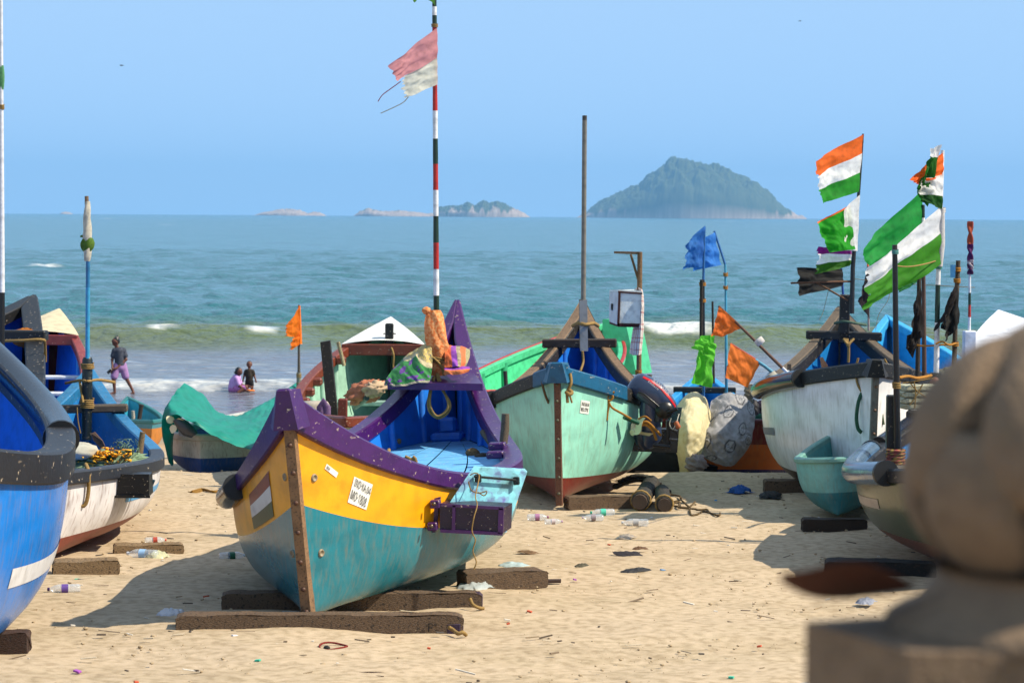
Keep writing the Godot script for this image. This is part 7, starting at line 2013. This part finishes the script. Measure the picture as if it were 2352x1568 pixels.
	body.append_array(face_bones(head, look, 0.082))
	body.append_array(hand_bones(Vector3(0.26, 0.05, 0.15), Vector3(1, -0.3, 0), Vector3(0, -1, 0), 1.0))
	body.append_array(hand_bones(Vector3(0.28, 0.14, -0.02), Vector3(1, 0, 0.3), Vector3(0, -0.6, 0.4), 1.0, -1.0))
	shirt = [[Vector3(-0.08, 0.14, 0), Vector3(-0.06, 0.26, 0.0), 0.14, 0.13], [Vector3(-0.06, 0.26, 0), Vector3(0.0, 0.36, 0.01), 0.125, 0.115], [Vector3(0.0, 0.37, 0.09), Vector3(0.0, 0.37, -0.09), 0.06, 0.06], [Vector3(0.02, 0.35, 0.12), Vector3(0.07, 0.22, 0.15), 0.058, 0.058], [Vector3(0.02, 0.35, -0.11), Vector3(0.08, 0.24, -0.1), 0.058, 0.058]]
	var skirt := [[Vector3(-0.08, 0.08, 0), Vector3(0.02, 0.07, 0.02), 0.15, 0.15], [Vector3(0, 0.09, 0.08), Vector3(0.24, 0.12, 0.14), 0.095, 0.07], [Vector3(0, 0.09, -0.08), Vector3(0.24, 0.11, -0.1), 0.095, 0.07]]
	hair = [[head + Vector3(-0.025, 0.04, -0.01), head + Vector3(-0.05, -0.01, -0.01), 0.085, 0.075], [head + Vector3(-0.09, -0.02, -0.02), head + Vector3(-0.11, -0.03, -0.02), 0.04, 0.035]]
	o = person("person in lilac top sitting in the shallows beside toddler", w, skin, body, [["top", shirt, mat(Color(0.80, 0.64, 0.88), 0.8, "cloth", 2.0), 0.008], ["skirt", skirt, mat(Color(0.78, 0.48, 0.74), 0.8, "cloth", 2.0), 0.0], ["hair", hair, mat(Color(0.015, 0.012, 0.012), 0.45, "plain"), 0.0]], 0.013)
	add_eyes(o, head, look, 0.082)
	# toddler standing
	z = 63.9
	w = at(572, 895, z)
	w.y = -0.05
	head = Vector3(0.0, 0.745, 0.0)
	look = Vector3(0.25, -0.15, 1.0)
	body = [[Vector3(0, 0.30, 0), Vector3(0, 0.44, 0.0), 0.085, 0.085], [Vector3(0, 0.44, 0), Vector3(0, 0.55, 0.0), 0.085, 0.075], [Vector3(-0.075, 0.57, 0), Vector3(0.075, 0.57, 0), 0.035, 0.035], [Vector3(0, 0.58, 0), head - Vector3(0, 0.04, 0), 0.036, 0.036],
		[Vector3(-0.05, 0.30, 0), Vector3(-0.065, 0.15, 0.02), 0.055, 0.04], [Vector3(-0.065, 0.15, 0.02), Vector3(-0.065, 0.02, 0), 0.038, 0.028], [Vector3(0.05, 0.30, 0), Vector3(0.075, 0.15, 0.02), 0.055, 0.04], [Vector3(0.075, 0.15, 0.02), Vector3(0.08, 0.02, 0), 0.038, 0.028],
		[Vector3(-0.065, 0.02, 0), Vector3(-0.07, 0.01, 0.07), 0.026, 0.02], [Vector3(0.08, 0.02, 0), Vector3(0.085, 0.01, 0.07), 0.026, 0.02],
		[Vector3(0.095, 0.56, 0), Vector3(0.135, 0.45, 0.0), 0.032, 0.027], [Vector3(0.135, 0.45, 0), Vector3(0.17, 0.35, 0.03), 0.026, 0.02], [Vector3(-0.095, 0.56, 0), Vector3(-0.135, 0.45, 0.02), 0.032, 0.027], [Vector3(-0.135, 0.45, 0.02), Vector3(-0.16, 0.35, 0.05), 0.026, 0.02]]
	body.append_array(face_bones(head, look, 0.074))
	body.append_array(hand_bones(Vector3(0.17, 0.35, 0.03), Vector3(0.3, -1, 0), Vector3(-0.5, 0, 0.3), 0.62))
	body.append_array(hand_bones(Vector3(-0.16, 0.35, 0.05), Vector3(-0.3, -1, 0), Vector3(0.5, 0, 0.3), 0.62, -1.0))
	shirt = [[Vector3(0, 0.34, 0), Vector3(0, 0.44, 0.0), 0.095, 0.092], [Vector3(0, 0.44, 0), Vector3(0, 0.55, 0.0), 0.092, 0.08], [Vector3(-0.075, 0.57, 0), Vector3(0.075, 0.57, 0), 0.04, 0.04], [Vector3(0.095, 0.56, 0), Vector3(0.118, 0.49, 0.0), 0.042, 0.042], [Vector3(-0.095, 0.56, 0), Vector3(-0.118, 0.49, 0.01), 0.042, 0.042]]
	shorts = [[Vector3(0, 0.32, 0), Vector3(0, 0.29, 0), 0.09, 0.09], [Vector3(-0.05, 0.29, 0), Vector3(-0.06, 0.2, 0.01), 0.06, 0.058], [Vector3(0.05, 0.29, 0), Vector3(0.066, 0.2, 0.01), 0.06, 0.058]]
	noise_tex("gold_print", 0.07, 2, [[0.0, Color(0.02, 0.02, 0.02)], [0.68, Color(0.02, 0.02, 0.02)], [0.74, Color(0.45, 0.34, 0.12)], [1.0, Color(0.5, 0.4, 0.15)]], 256)
	var gp := mat(Color.WHITE, 0.8, "cloth", 3.8).duplicate() as StandardMaterial3D
	gp.albedo_texture = tex.gold_print
	o = person("toddler with shaved head in black printed shirt standing in the shallows", w, Color(0.38, 0.22, 0.15), body, [["shirt", shirt, gp, 0.005], ["shorts", shorts, mat(Color(0.02, 0.02, 0.022), 0.8, "cloth", 2.0), 0.003], ["hair", [[head + Vector3(0, 0.03, -0.012), head + Vector3(0, 0.02, -0.02), 0.072, 0.07]], mat(Color(0.10, 0.07, 0.055), 0.7, "plain"), 0.0]], 0.011)
	add_eyes(o, head, look, 0.074)
	tag(part(self, "toy", lump_mesh(Vector3(0.2, 0.03, 0.1), 0.2, 2.0, 1), mat(Color(0.85, 0.45, 0.05), 0.5, "plain"), Transform3D(Basis.IDENTITY, w + Vector3(-0.02, 0.06, 0.2))), "orange toy floating beside toddler's feet", "toy")

# ---------------------------------------------------------------- litter
func bottle(label: String, px: float, py: float, len: float, turn: float, capc: Color, labelc: Color) -> void:
	var g := ground_at(px, py)
	var r := len * 0.15
	var o := thing("plastic_bottle", label, "bottle", g + Vector3(0, r * 0.96, 0), turn, "empty plastic bottles on the sand")
	var xf := Transform3D(Basis(Vector3(0, 0, 1), -PI / 2), Vector3.ZERO)
	var prof := [Vector2(0.0, -0.5), Vector2(0.11, -0.5), Vector2(0.145, -0.46), Vector2(0.15, -0.36), Vector2(0.14, -0.33), Vector2(0.15, -0.30), Vector2(0.15, -0.22), Vector2(0.14, -0.19), Vector2(0.15, -0.16), Vector2(0.15, 0.08), Vector2(0.14, 0.11), Vector2(0.15, 0.14), Vector2(0.13, 0.24), Vector2(0.07, 0.36), Vector2(0.05, 0.40), Vector2(0.05, 0.44)]
	part(o, "bottle_wall", lathe_mesh(prof.map(func(p): return p * len), 18, xf), mats.clear)
	part(o, "label_band", lathe_mesh([Vector2(0.152, -0.14) * len, Vector2(0.153, 0.06) * len], 18, xf), mat(labelc, 0.5, "plain"))
	part(o, "cap", lathe_mesh([Vector2(0.056, 0.41) * len, Vector2(0.058, 0.48) * len, Vector2(0.0, 0.49) * len], 12, xf), mat(capc, 0.4, "plain"))

func crumple(called: String, label: String, px: float, py: float, s: Vector3, c: Color, category: String, group := "", alpha := 1.0) -> void:
	var g := ground_at(px, py)
	var m: StandardMaterial3D = mat(c, 0.7, "cloth", 4.0)
	if alpha < 1.0:
		m = StandardMaterial3D.new()
		m.albedo_color = Color(c.r, c.g, c.b, alpha)
		m.roughness = 0.3
		m.transparency = BaseMaterial3D.TRANSPARENCY_ALPHA
	var f := func(u: float, v: float) -> Vector3:
		var x := u * 2.0 - 1.0
		var z := v * 2.0 - 1.0
		var e := clampf(1.0 - x * x - z * z * 0.9, 0.0, 1.0)
		var n := n1.get_noise_2d(u * 3.0 + px, v * 3.0 + py)
		var k := absf(n1.get_noise_2d(u * 2.6 + py, v * 2.4 + px))
		return Vector3(x * s.x * (1.0 + 0.3 * n), s.y * (sqrt(e) * 0.7 + k * 0.7 * e) + 0.004, z * s.z * (1.0 + 0.3 * k))
	var o := part(self, called, grid_mesh(22, 18, f), m, Transform3D(Basis(Vector3.UP, px * 0.37), g))
	tag(o, label, category, group)

func build_litter() -> void:
	bottle("big clear water bottle beside the thin plank", 325, 1283, 0.24, 2.9, Color(0.8, 0.82, 0.85), Color(0.55, 0.7, 0.85))
	bottle("small bottle with purple label near bright blue boat", 145, 1364, 0.21, 3.3, Color(0.25, 0.12, 0.35), Color(0.36, 0.25, 0.55))
	bottle("bottle with green label leaning by yellow boat's shaded bilge", 534, 1286, 0.2, 0.4, Color(0.8, 0.85, 0.85), Color(0.03, 0.35, 0.25))
	bottle("clear bottle with red band behind the thin plank", 357, 1248, 0.17, 0.3, Color(0.7, 0.2, 0.1), Color(0.6, 0.2, 0.12))
	bottle("bottle with turquoise cap in front of tyre wrapped logs", 1383, 1185, 0.22, 3.3, Color(0.1, 0.62, 0.52), Color(0.25, 0.7, 0.6))
	bottle("bottle with purple ends in front of mint boat's stem", 1236, 1195, 0.19, 0.1, Color(0.45, 0.12, 0.35), Color(0.6, 0.4, 0.55))
	bottle("clear bottle lying beside turquoise capped bottle", 1361, 1196, 0.19, 3.2, Color(0.75, 0.7, 0.75), Color(0.55, 0.5, 0.52))
	bottle("crushed bottle with lilac cap beside purple ended bottle", 1272, 1204, 0.16, 0.2, Color(0.6, 0.45, 0.6), Color(0.7, 0.65, 0.66))
	bottle("clear bottle alone on open sand before the logs", 1458, 1210, 0.23, 3.1, Color(0.75, 0.78, 0.8), Color(0.62, 0.62, 0.62))
	crumple("plastic_bag", "crumpled white plastic bag in yellow boat's shadow", 393, 1416, Vector3(0.10, 0.05, 0.07), Color(0.8, 0.8, 0.82), "plastic bag", "plastic bags on the sand", 0.7)
	crumple("plastic_bag", "clear plastic bag by the purple stained timber", 1090, 1352, Vector3(0.14, 0.05, 0.1), Color(0.8, 0.84, 0.84), "plastic bag", "plastic bags on the sand", 0.55)
	crumple("plastic_bag", "pale plastic bag behind sand dusted timber", 1180, 1304, Vector3(0.12, 0.04, 0.08), Color(0.72, 0.82, 0.84), "plastic bag", "plastic bags on the sand", 0.6)
	crumple("plastic_bag", "yellowish plastic wrapper beside big clear bottle", 360, 1282, Vector3(0.11, 0.05, 0.07), Color(0.75, 0.75, 0.6), "wrapper", "plastic bags on the sand", 0.7)
	crumple("plastic_bag", "bright blue plastic bag in white boat's shadow", 1700, 1131, Vector3(0.12, 0.08, 0.09), Color(0.05, 0.32, 0.62), "plastic bag", "plastic bags on the sand")
	crumple("plastic_bag", "dusty clear plastic packet on open sand", 1438, 1236, Vector3(0.10, 0.03, 0.06), Color(0.6, 0.55, 0.48), "plastic bag", "plastic bags on the sand", 0.8)
	crumple("plastic_bag", "small white plastic scrap beside the dinghy beam", 1876, 1204, Vector3(0.05, 0.06, 0.04), Color(0.8, 0.8, 0.8), "plastic bag", "plastic bags on the sand", 0.7)
	crumple("rag", "flattened dark rag with a tan fold on open sand", 1448, 1280, Vector3(0.26, 0.025, 0.09), Color(0.16, 0.11, 0.10), "rag", "rags on the sand")
	crumple("rag", "twisted grey rag on open sand", 1462, 1314, Vector3(0.13, 0.03, 0.05), Color(0.15, 0.15, 0.16), "rag", "rags on the sand")
	crumple("weed_tuft", "tangle of grey net scraps on open sand", 1336, 1303, Vector3(0.08, 0.025, 0.04), Color(0.32, 0.30, 0.22), "net scrap")
	crumple("cardboard", "torn tan cardboard scrap near sand dusted timber", 1212, 1270, Vector3(0.09, 0.015, 0.05), Color(0.5, 0.38, 0.25), "cardboard")
	crumple("cardboard", "folded brown cardboard scrap behind the dark rag", 1470, 1262, Vector3(0.06, 0.02, 0.04), Color(0.4, 0.28, 0.17), "cardboard")
	crumple("plastic_bag", "dark plastic litter at white boat's bilge", 1770, 1140, Vector3(0.2, 0.05, 0.1), Color(0.05, 0.05, 0.06), "plastic bag", "plastic bags on the sand")
	crumple("foil_scrap", "shiny foil scrap near the stone plinth", 1990, 1385, Vector3(0.09, 0.03, 0.05), Color(0.6, 0.62, 0.68), "foil")
	# red braided cord loop
	var o := thing("cord_loop", "red braided cord loop on sand before yellow boat's skids", "cord", ground_at(765, 1488))
	var pts := []
	for i in 25:
		var a := TAU * i / 22.0
		pts.append(Vector3(cos(a) * 0.075, 0.009 + 0.006 * sin(a * 2.0), sin(a) * 0.1))
	part(o, "cord", tube_mesh(pts, 0.006, 6), mat(Color(0.50, 0.12, 0.06), 0.8, "cloth", 6.0))
	part(o, "knot", lump_mesh(Vector3(0.018, 0.012, 0.014), 0.3, 2.0, 1), mat(Color(0.03, 0.03, 0.03), 0.8, "plain"), Transform3D(Basis.IDENTITY, Vector3(-0.03, 0.012, 0.06)))
	# flip flop shaped wood and straps beside the timber
	o = thing("sandal", "lone brown sandal beside sand dusted timber", "sandal", ground_at(1246, 1338), 0.15)
	part(o, "sole", slab_mesh([Vector3(-0.16, 0.0, 0.03), Vector3(-0.05, 0.0, 0.05), Vector3(0.12, 0.0, 0.03), Vector3(0.13, 0.0, -0.02), Vector3(-0.05, 0.0, -0.03), Vector3(-0.16, 0.0, -0.02)], Vector3(0, 0.02, 0)), mat(Color(0.20, 0.12, 0.07), 0.8, "plain"))
	part(o, "strap", tube_mesh(curve_pts([Vector3(-0.02, 0.02, 0.04), Vector3(0.03, 0.06, 0.0), Vector3(0.0, 0.02, -0.03)], 10), 0.008, 6), mat(Color(0.08, 0.06, 0.05), 0.7, "plain"))
	o = thing("yellow_twine", "frayed yellow twine lying on the sand beyond yellow boat", "twine", ground_at(470, 1133))
	for k in 3:
		var pp := []
		for i in 8: pp.append(ground_at(432 + i * 11 + k * 4, 1133 + 3.0 * sin(i * 1.3 + k)) - o.position + Vector3(0, 0.012 + 0.01 * k, 0))
		rope(o, pp, 0.009, mat(Color(0.5, 0.36, 0.10), 0.9, "plain"), 18, "strand")
	o = thing("twig", "forked dry twig on open sand beyond the red cord loop", "twig", ground_at(845, 1553))
	part(o, "stem", tube_mesh(curve_pts([ground_at(800, 1549) - o.position, ground_at(850, 1551) - o.position + Vector3(0, 0.012, 0), ground_at(905, 1549) - o.position], 10), 0.006, 5), mat(Color(0.22, 0.14, 0.08), 0.9, "plain"))
	part(o, "fork", tube_mesh([ground_at(845, 1552) - o.position, ground_at(880, 1560) - o.position + Vector3(0, 0.01, 0)], 0.005, 5), mat(Color(0.22, 0.14, 0.08), 0.9, "plain"))
	# countless scraps: twigs, shells, caps and grit
	var tints := [Color(0.22, 0.16, 0.10), Color(0.12, 0.09, 0.06), Color(0.5, 0.42, 0.3), Color(0.62, 0.58, 0.5), Color(0.35, 0.26, 0.16), Color(0.08, 0.07, 0.06)]
	var bright := [Color(0.03, 0.25, 0.55), Color(0.05, 0.45, 0.30), Color(0.55, 0.10, 0.04), Color(0.7, 0.7, 0.72), Color(0.35, 0.08, 0.4)]
	var stw := stool()
	for i in 650:
		var dd := rng.randf_range(10.5, 27.0)
		var x := rng.randf_range(-1.0, 1.0) * (0.6 + dd * 0.235)
		var g := Vector3(x, ground_y(x, -dd), -dd)
		g.y += 0.012
		var vivid := rng.randf() < 0.07
		var c: Color = bright[rng.randi() % bright.size()] if vivid else tints[rng.randi() % tints.size()]
		stw.set_color(c)
		var ang := rng.randf_range(-0.6, 0.6)
		var b := Basis(Vector3.UP, ang) * Basis(Vector3(0, 0, 1), rng.randf_range(-0.25, 0.25))
		var L := rng.randf_range(0.015, 0.035) if vivid else pow(rng.randf(), 3.0) * 0.12 + 0.012
		var t := rng.randf_range(0.003, 0.009)
		add_box(stw, g, Vector3(L, t, rng.randf_range(0.006, 0.016)) if not vivid else Vector3(L, 0.01, L * 0.8), b, 0.001)
	var sc := part(self, "beach_scraps", done(stw), vmat(0.85, 0.0, 0.05))
	tag(sc, "scattered twigs, bottle caps and scraps all over the sand", "litter", "", "stuff")
	# loose sand clods and pebbles
	var mm := MultiMesh.new()
	mm.transform_format = MultiMesh.TRANSFORM_3D
	mm.mesh = lump_mesh(Vector3(1, 0.6, 1), 0.4, 1.5, 2, 7, 5)
	mm.instance_count = 3000
	for i in 3000:
		var dd := rng.randf_range(10.2, 27.0)
		var x := rng.randf_range(-1.0, 1.0) * (0.6 + dd * 0.235)
		# clods gather where the sand was churned
		for tr in 3:
			if n1.get_noise_2d(x * 0.5 + 60.0, dd * 0.8) > 0.05: break
			dd = rng.randf_range(10.2, 27.0)
			x = rng.randf_range(-1.0, 1.0) * (0.6 + dd * 0.235)
		var s := pow(rng.randf(), 5.0) * 0.012 + 0.003
		mm.set_instance_transform(i, Transform3D(Basis(Vector3.UP, rng.randf() * 6.0).scaled(Vector3(s, s, s)), Vector3(x, ground_y(x, -dd) + 0.004, -dd)))
	var mi := MultiMeshInstance3D.new()
	mi.name = "sand_clods"
	mi.multimesh = mm
	mi.material_override = mat(Color(0.66, 0.58, 0.46), 0.95, "paint", 8.0)
	add_child(mi)
	tag(mi, "small clods of sand and pebbles strewn over the beach", "sand", "", "stuff")

# ---------------------------------------------------------------- near stone finial
func build_foreground() -> void:
	var z := 1.6
	var k := z / F
	var stone := mat(Color(0.46, 0.38, 0.30), 0.9, "grimy", 6.0).duplicate() as StandardMaterial3D
	stone.heightmap_scale = 0.3
	var o := thing("stone_post", "weathered stone plinth with a carved bud finial", "stone post", at(2300, 1568, z) - Vector3(0, 0.15, 0))
	# square plinth, one corner towards the eye
	var top_y: float = at(2097, 1500, 1.5).y
	var cnr := at(2097, 1500, 1.5)
	var lft := at(1851, 1428, 1.615)
	lft.y = top_y
	cnr.y = top_y
	var inv := o.global_transform.affine_inverse()
	var sq: Array = [cnr, lft, lft + Vector3(0.28, 0, -0.126), lft + Vector3(0.8, 0, -0.2), cnr + Vector3(0.8, 0, 0.02)].map(func(p): return inv * p)
	var st := stool()
	slab(st, sq, Vector3(0, -0.05, 0))
	part(o, "plinth_slab", done(st), stone)
	var mid: Vector3 = (sq[0] + sq[2] + sq[3] + sq[4]) * 0.25
	var sh: Array = sq.map(func(p): return p + (mid - p).normalized() * 0.012 - Vector3(0, 0.05, 0))
	part(o, "plinth_shaft", slab_mesh(sh, Vector3(0, -0.6, 0)), stone)
	# finial: foot, neck and lobed bud
	var c := loc(o, 2425, 1085, 1.6)
	var R := 352.0 * 1.6 / F
	var foot_y: float = sq[0].y
	var by: float = c.y - foot_y
	part(o, "finial_foot", lathe_mesh([Vector2(R * 1.1, 0.0), Vector2(R * 1.09, 0.006), Vector2(R * 1.02, 0.011), Vector2(R * 0.9, by * 0.16), Vector2(R * 0.78, by * 0.30), Vector2(R * 0.74, by * 0.36), Vector2(R * 0.80, by * 0.40)], 48, Transform3D(Basis.IDENTITY, Vector3(c.x, foot_y, c.z))), stone)
	var bud := func(u: float, v: float) -> Vector3:
		var a := TAU * u
		var f := PI * v
		var d := Vector3(sin(f) * cos(a), cos(f), sin(f) * sin(a))
		var bulge := 0.0
		# two rings of petals
		for ring in [[0.62, 6, 0.15, 0.22, 0.44], [0.36, 6, 0.65, 0.20, 0.42]]:
			var n: int = ring[1]
			var q := fposmod(a / TAU * n + ring[2], 1.0) - 0.5
			var ee := pow(q / ring[4], 2.0) + pow((v - ring[0]) / ring[3], 2.0)
			if ee < 1.0: bulge = maxf(bulge, 0.30 * pow(1.0 - ee, 0.16))
		var r := R * (0.72 + bulge)
		return c + Vector3(d.x * r, d.y * R * (1.02 if v < 0.5 else 0.86), d.z * r)
	part(o, "finial_bud", grid_mesh(160, 90, bud), stone)
	# dry leaf caught beside the neck
	o = thing("dry_leaf", "rust brown dry leaf caught beside the stone finial", "leaf", at(1990, 1350, 1.55))
	var lf := func(u: float, v: float) -> Vector3:
		var x := lerpf(1795.0, 2110.0, u)
		var w := sin(PI * clampf(u * 0.9 + 0.08, 0.0, 1.0))
		var y := 1318.0 + 30.0 * u + 36.0 * sin(u * 5.5 + 0.4) * (1.0 - u) * 0.5
		return loc(o, x, y + (v - 0.5) * 84.0 * w, 1.55 + (v - 0.5) * 0.05 * w + 0.02 * sin(u * 4.0) + 0.06 * u)
	part(o, "blade", grid_mesh(24, 10, lf), mat(Color(0.30, 0.13, 0.05), 0.8, "tar", 6.0))
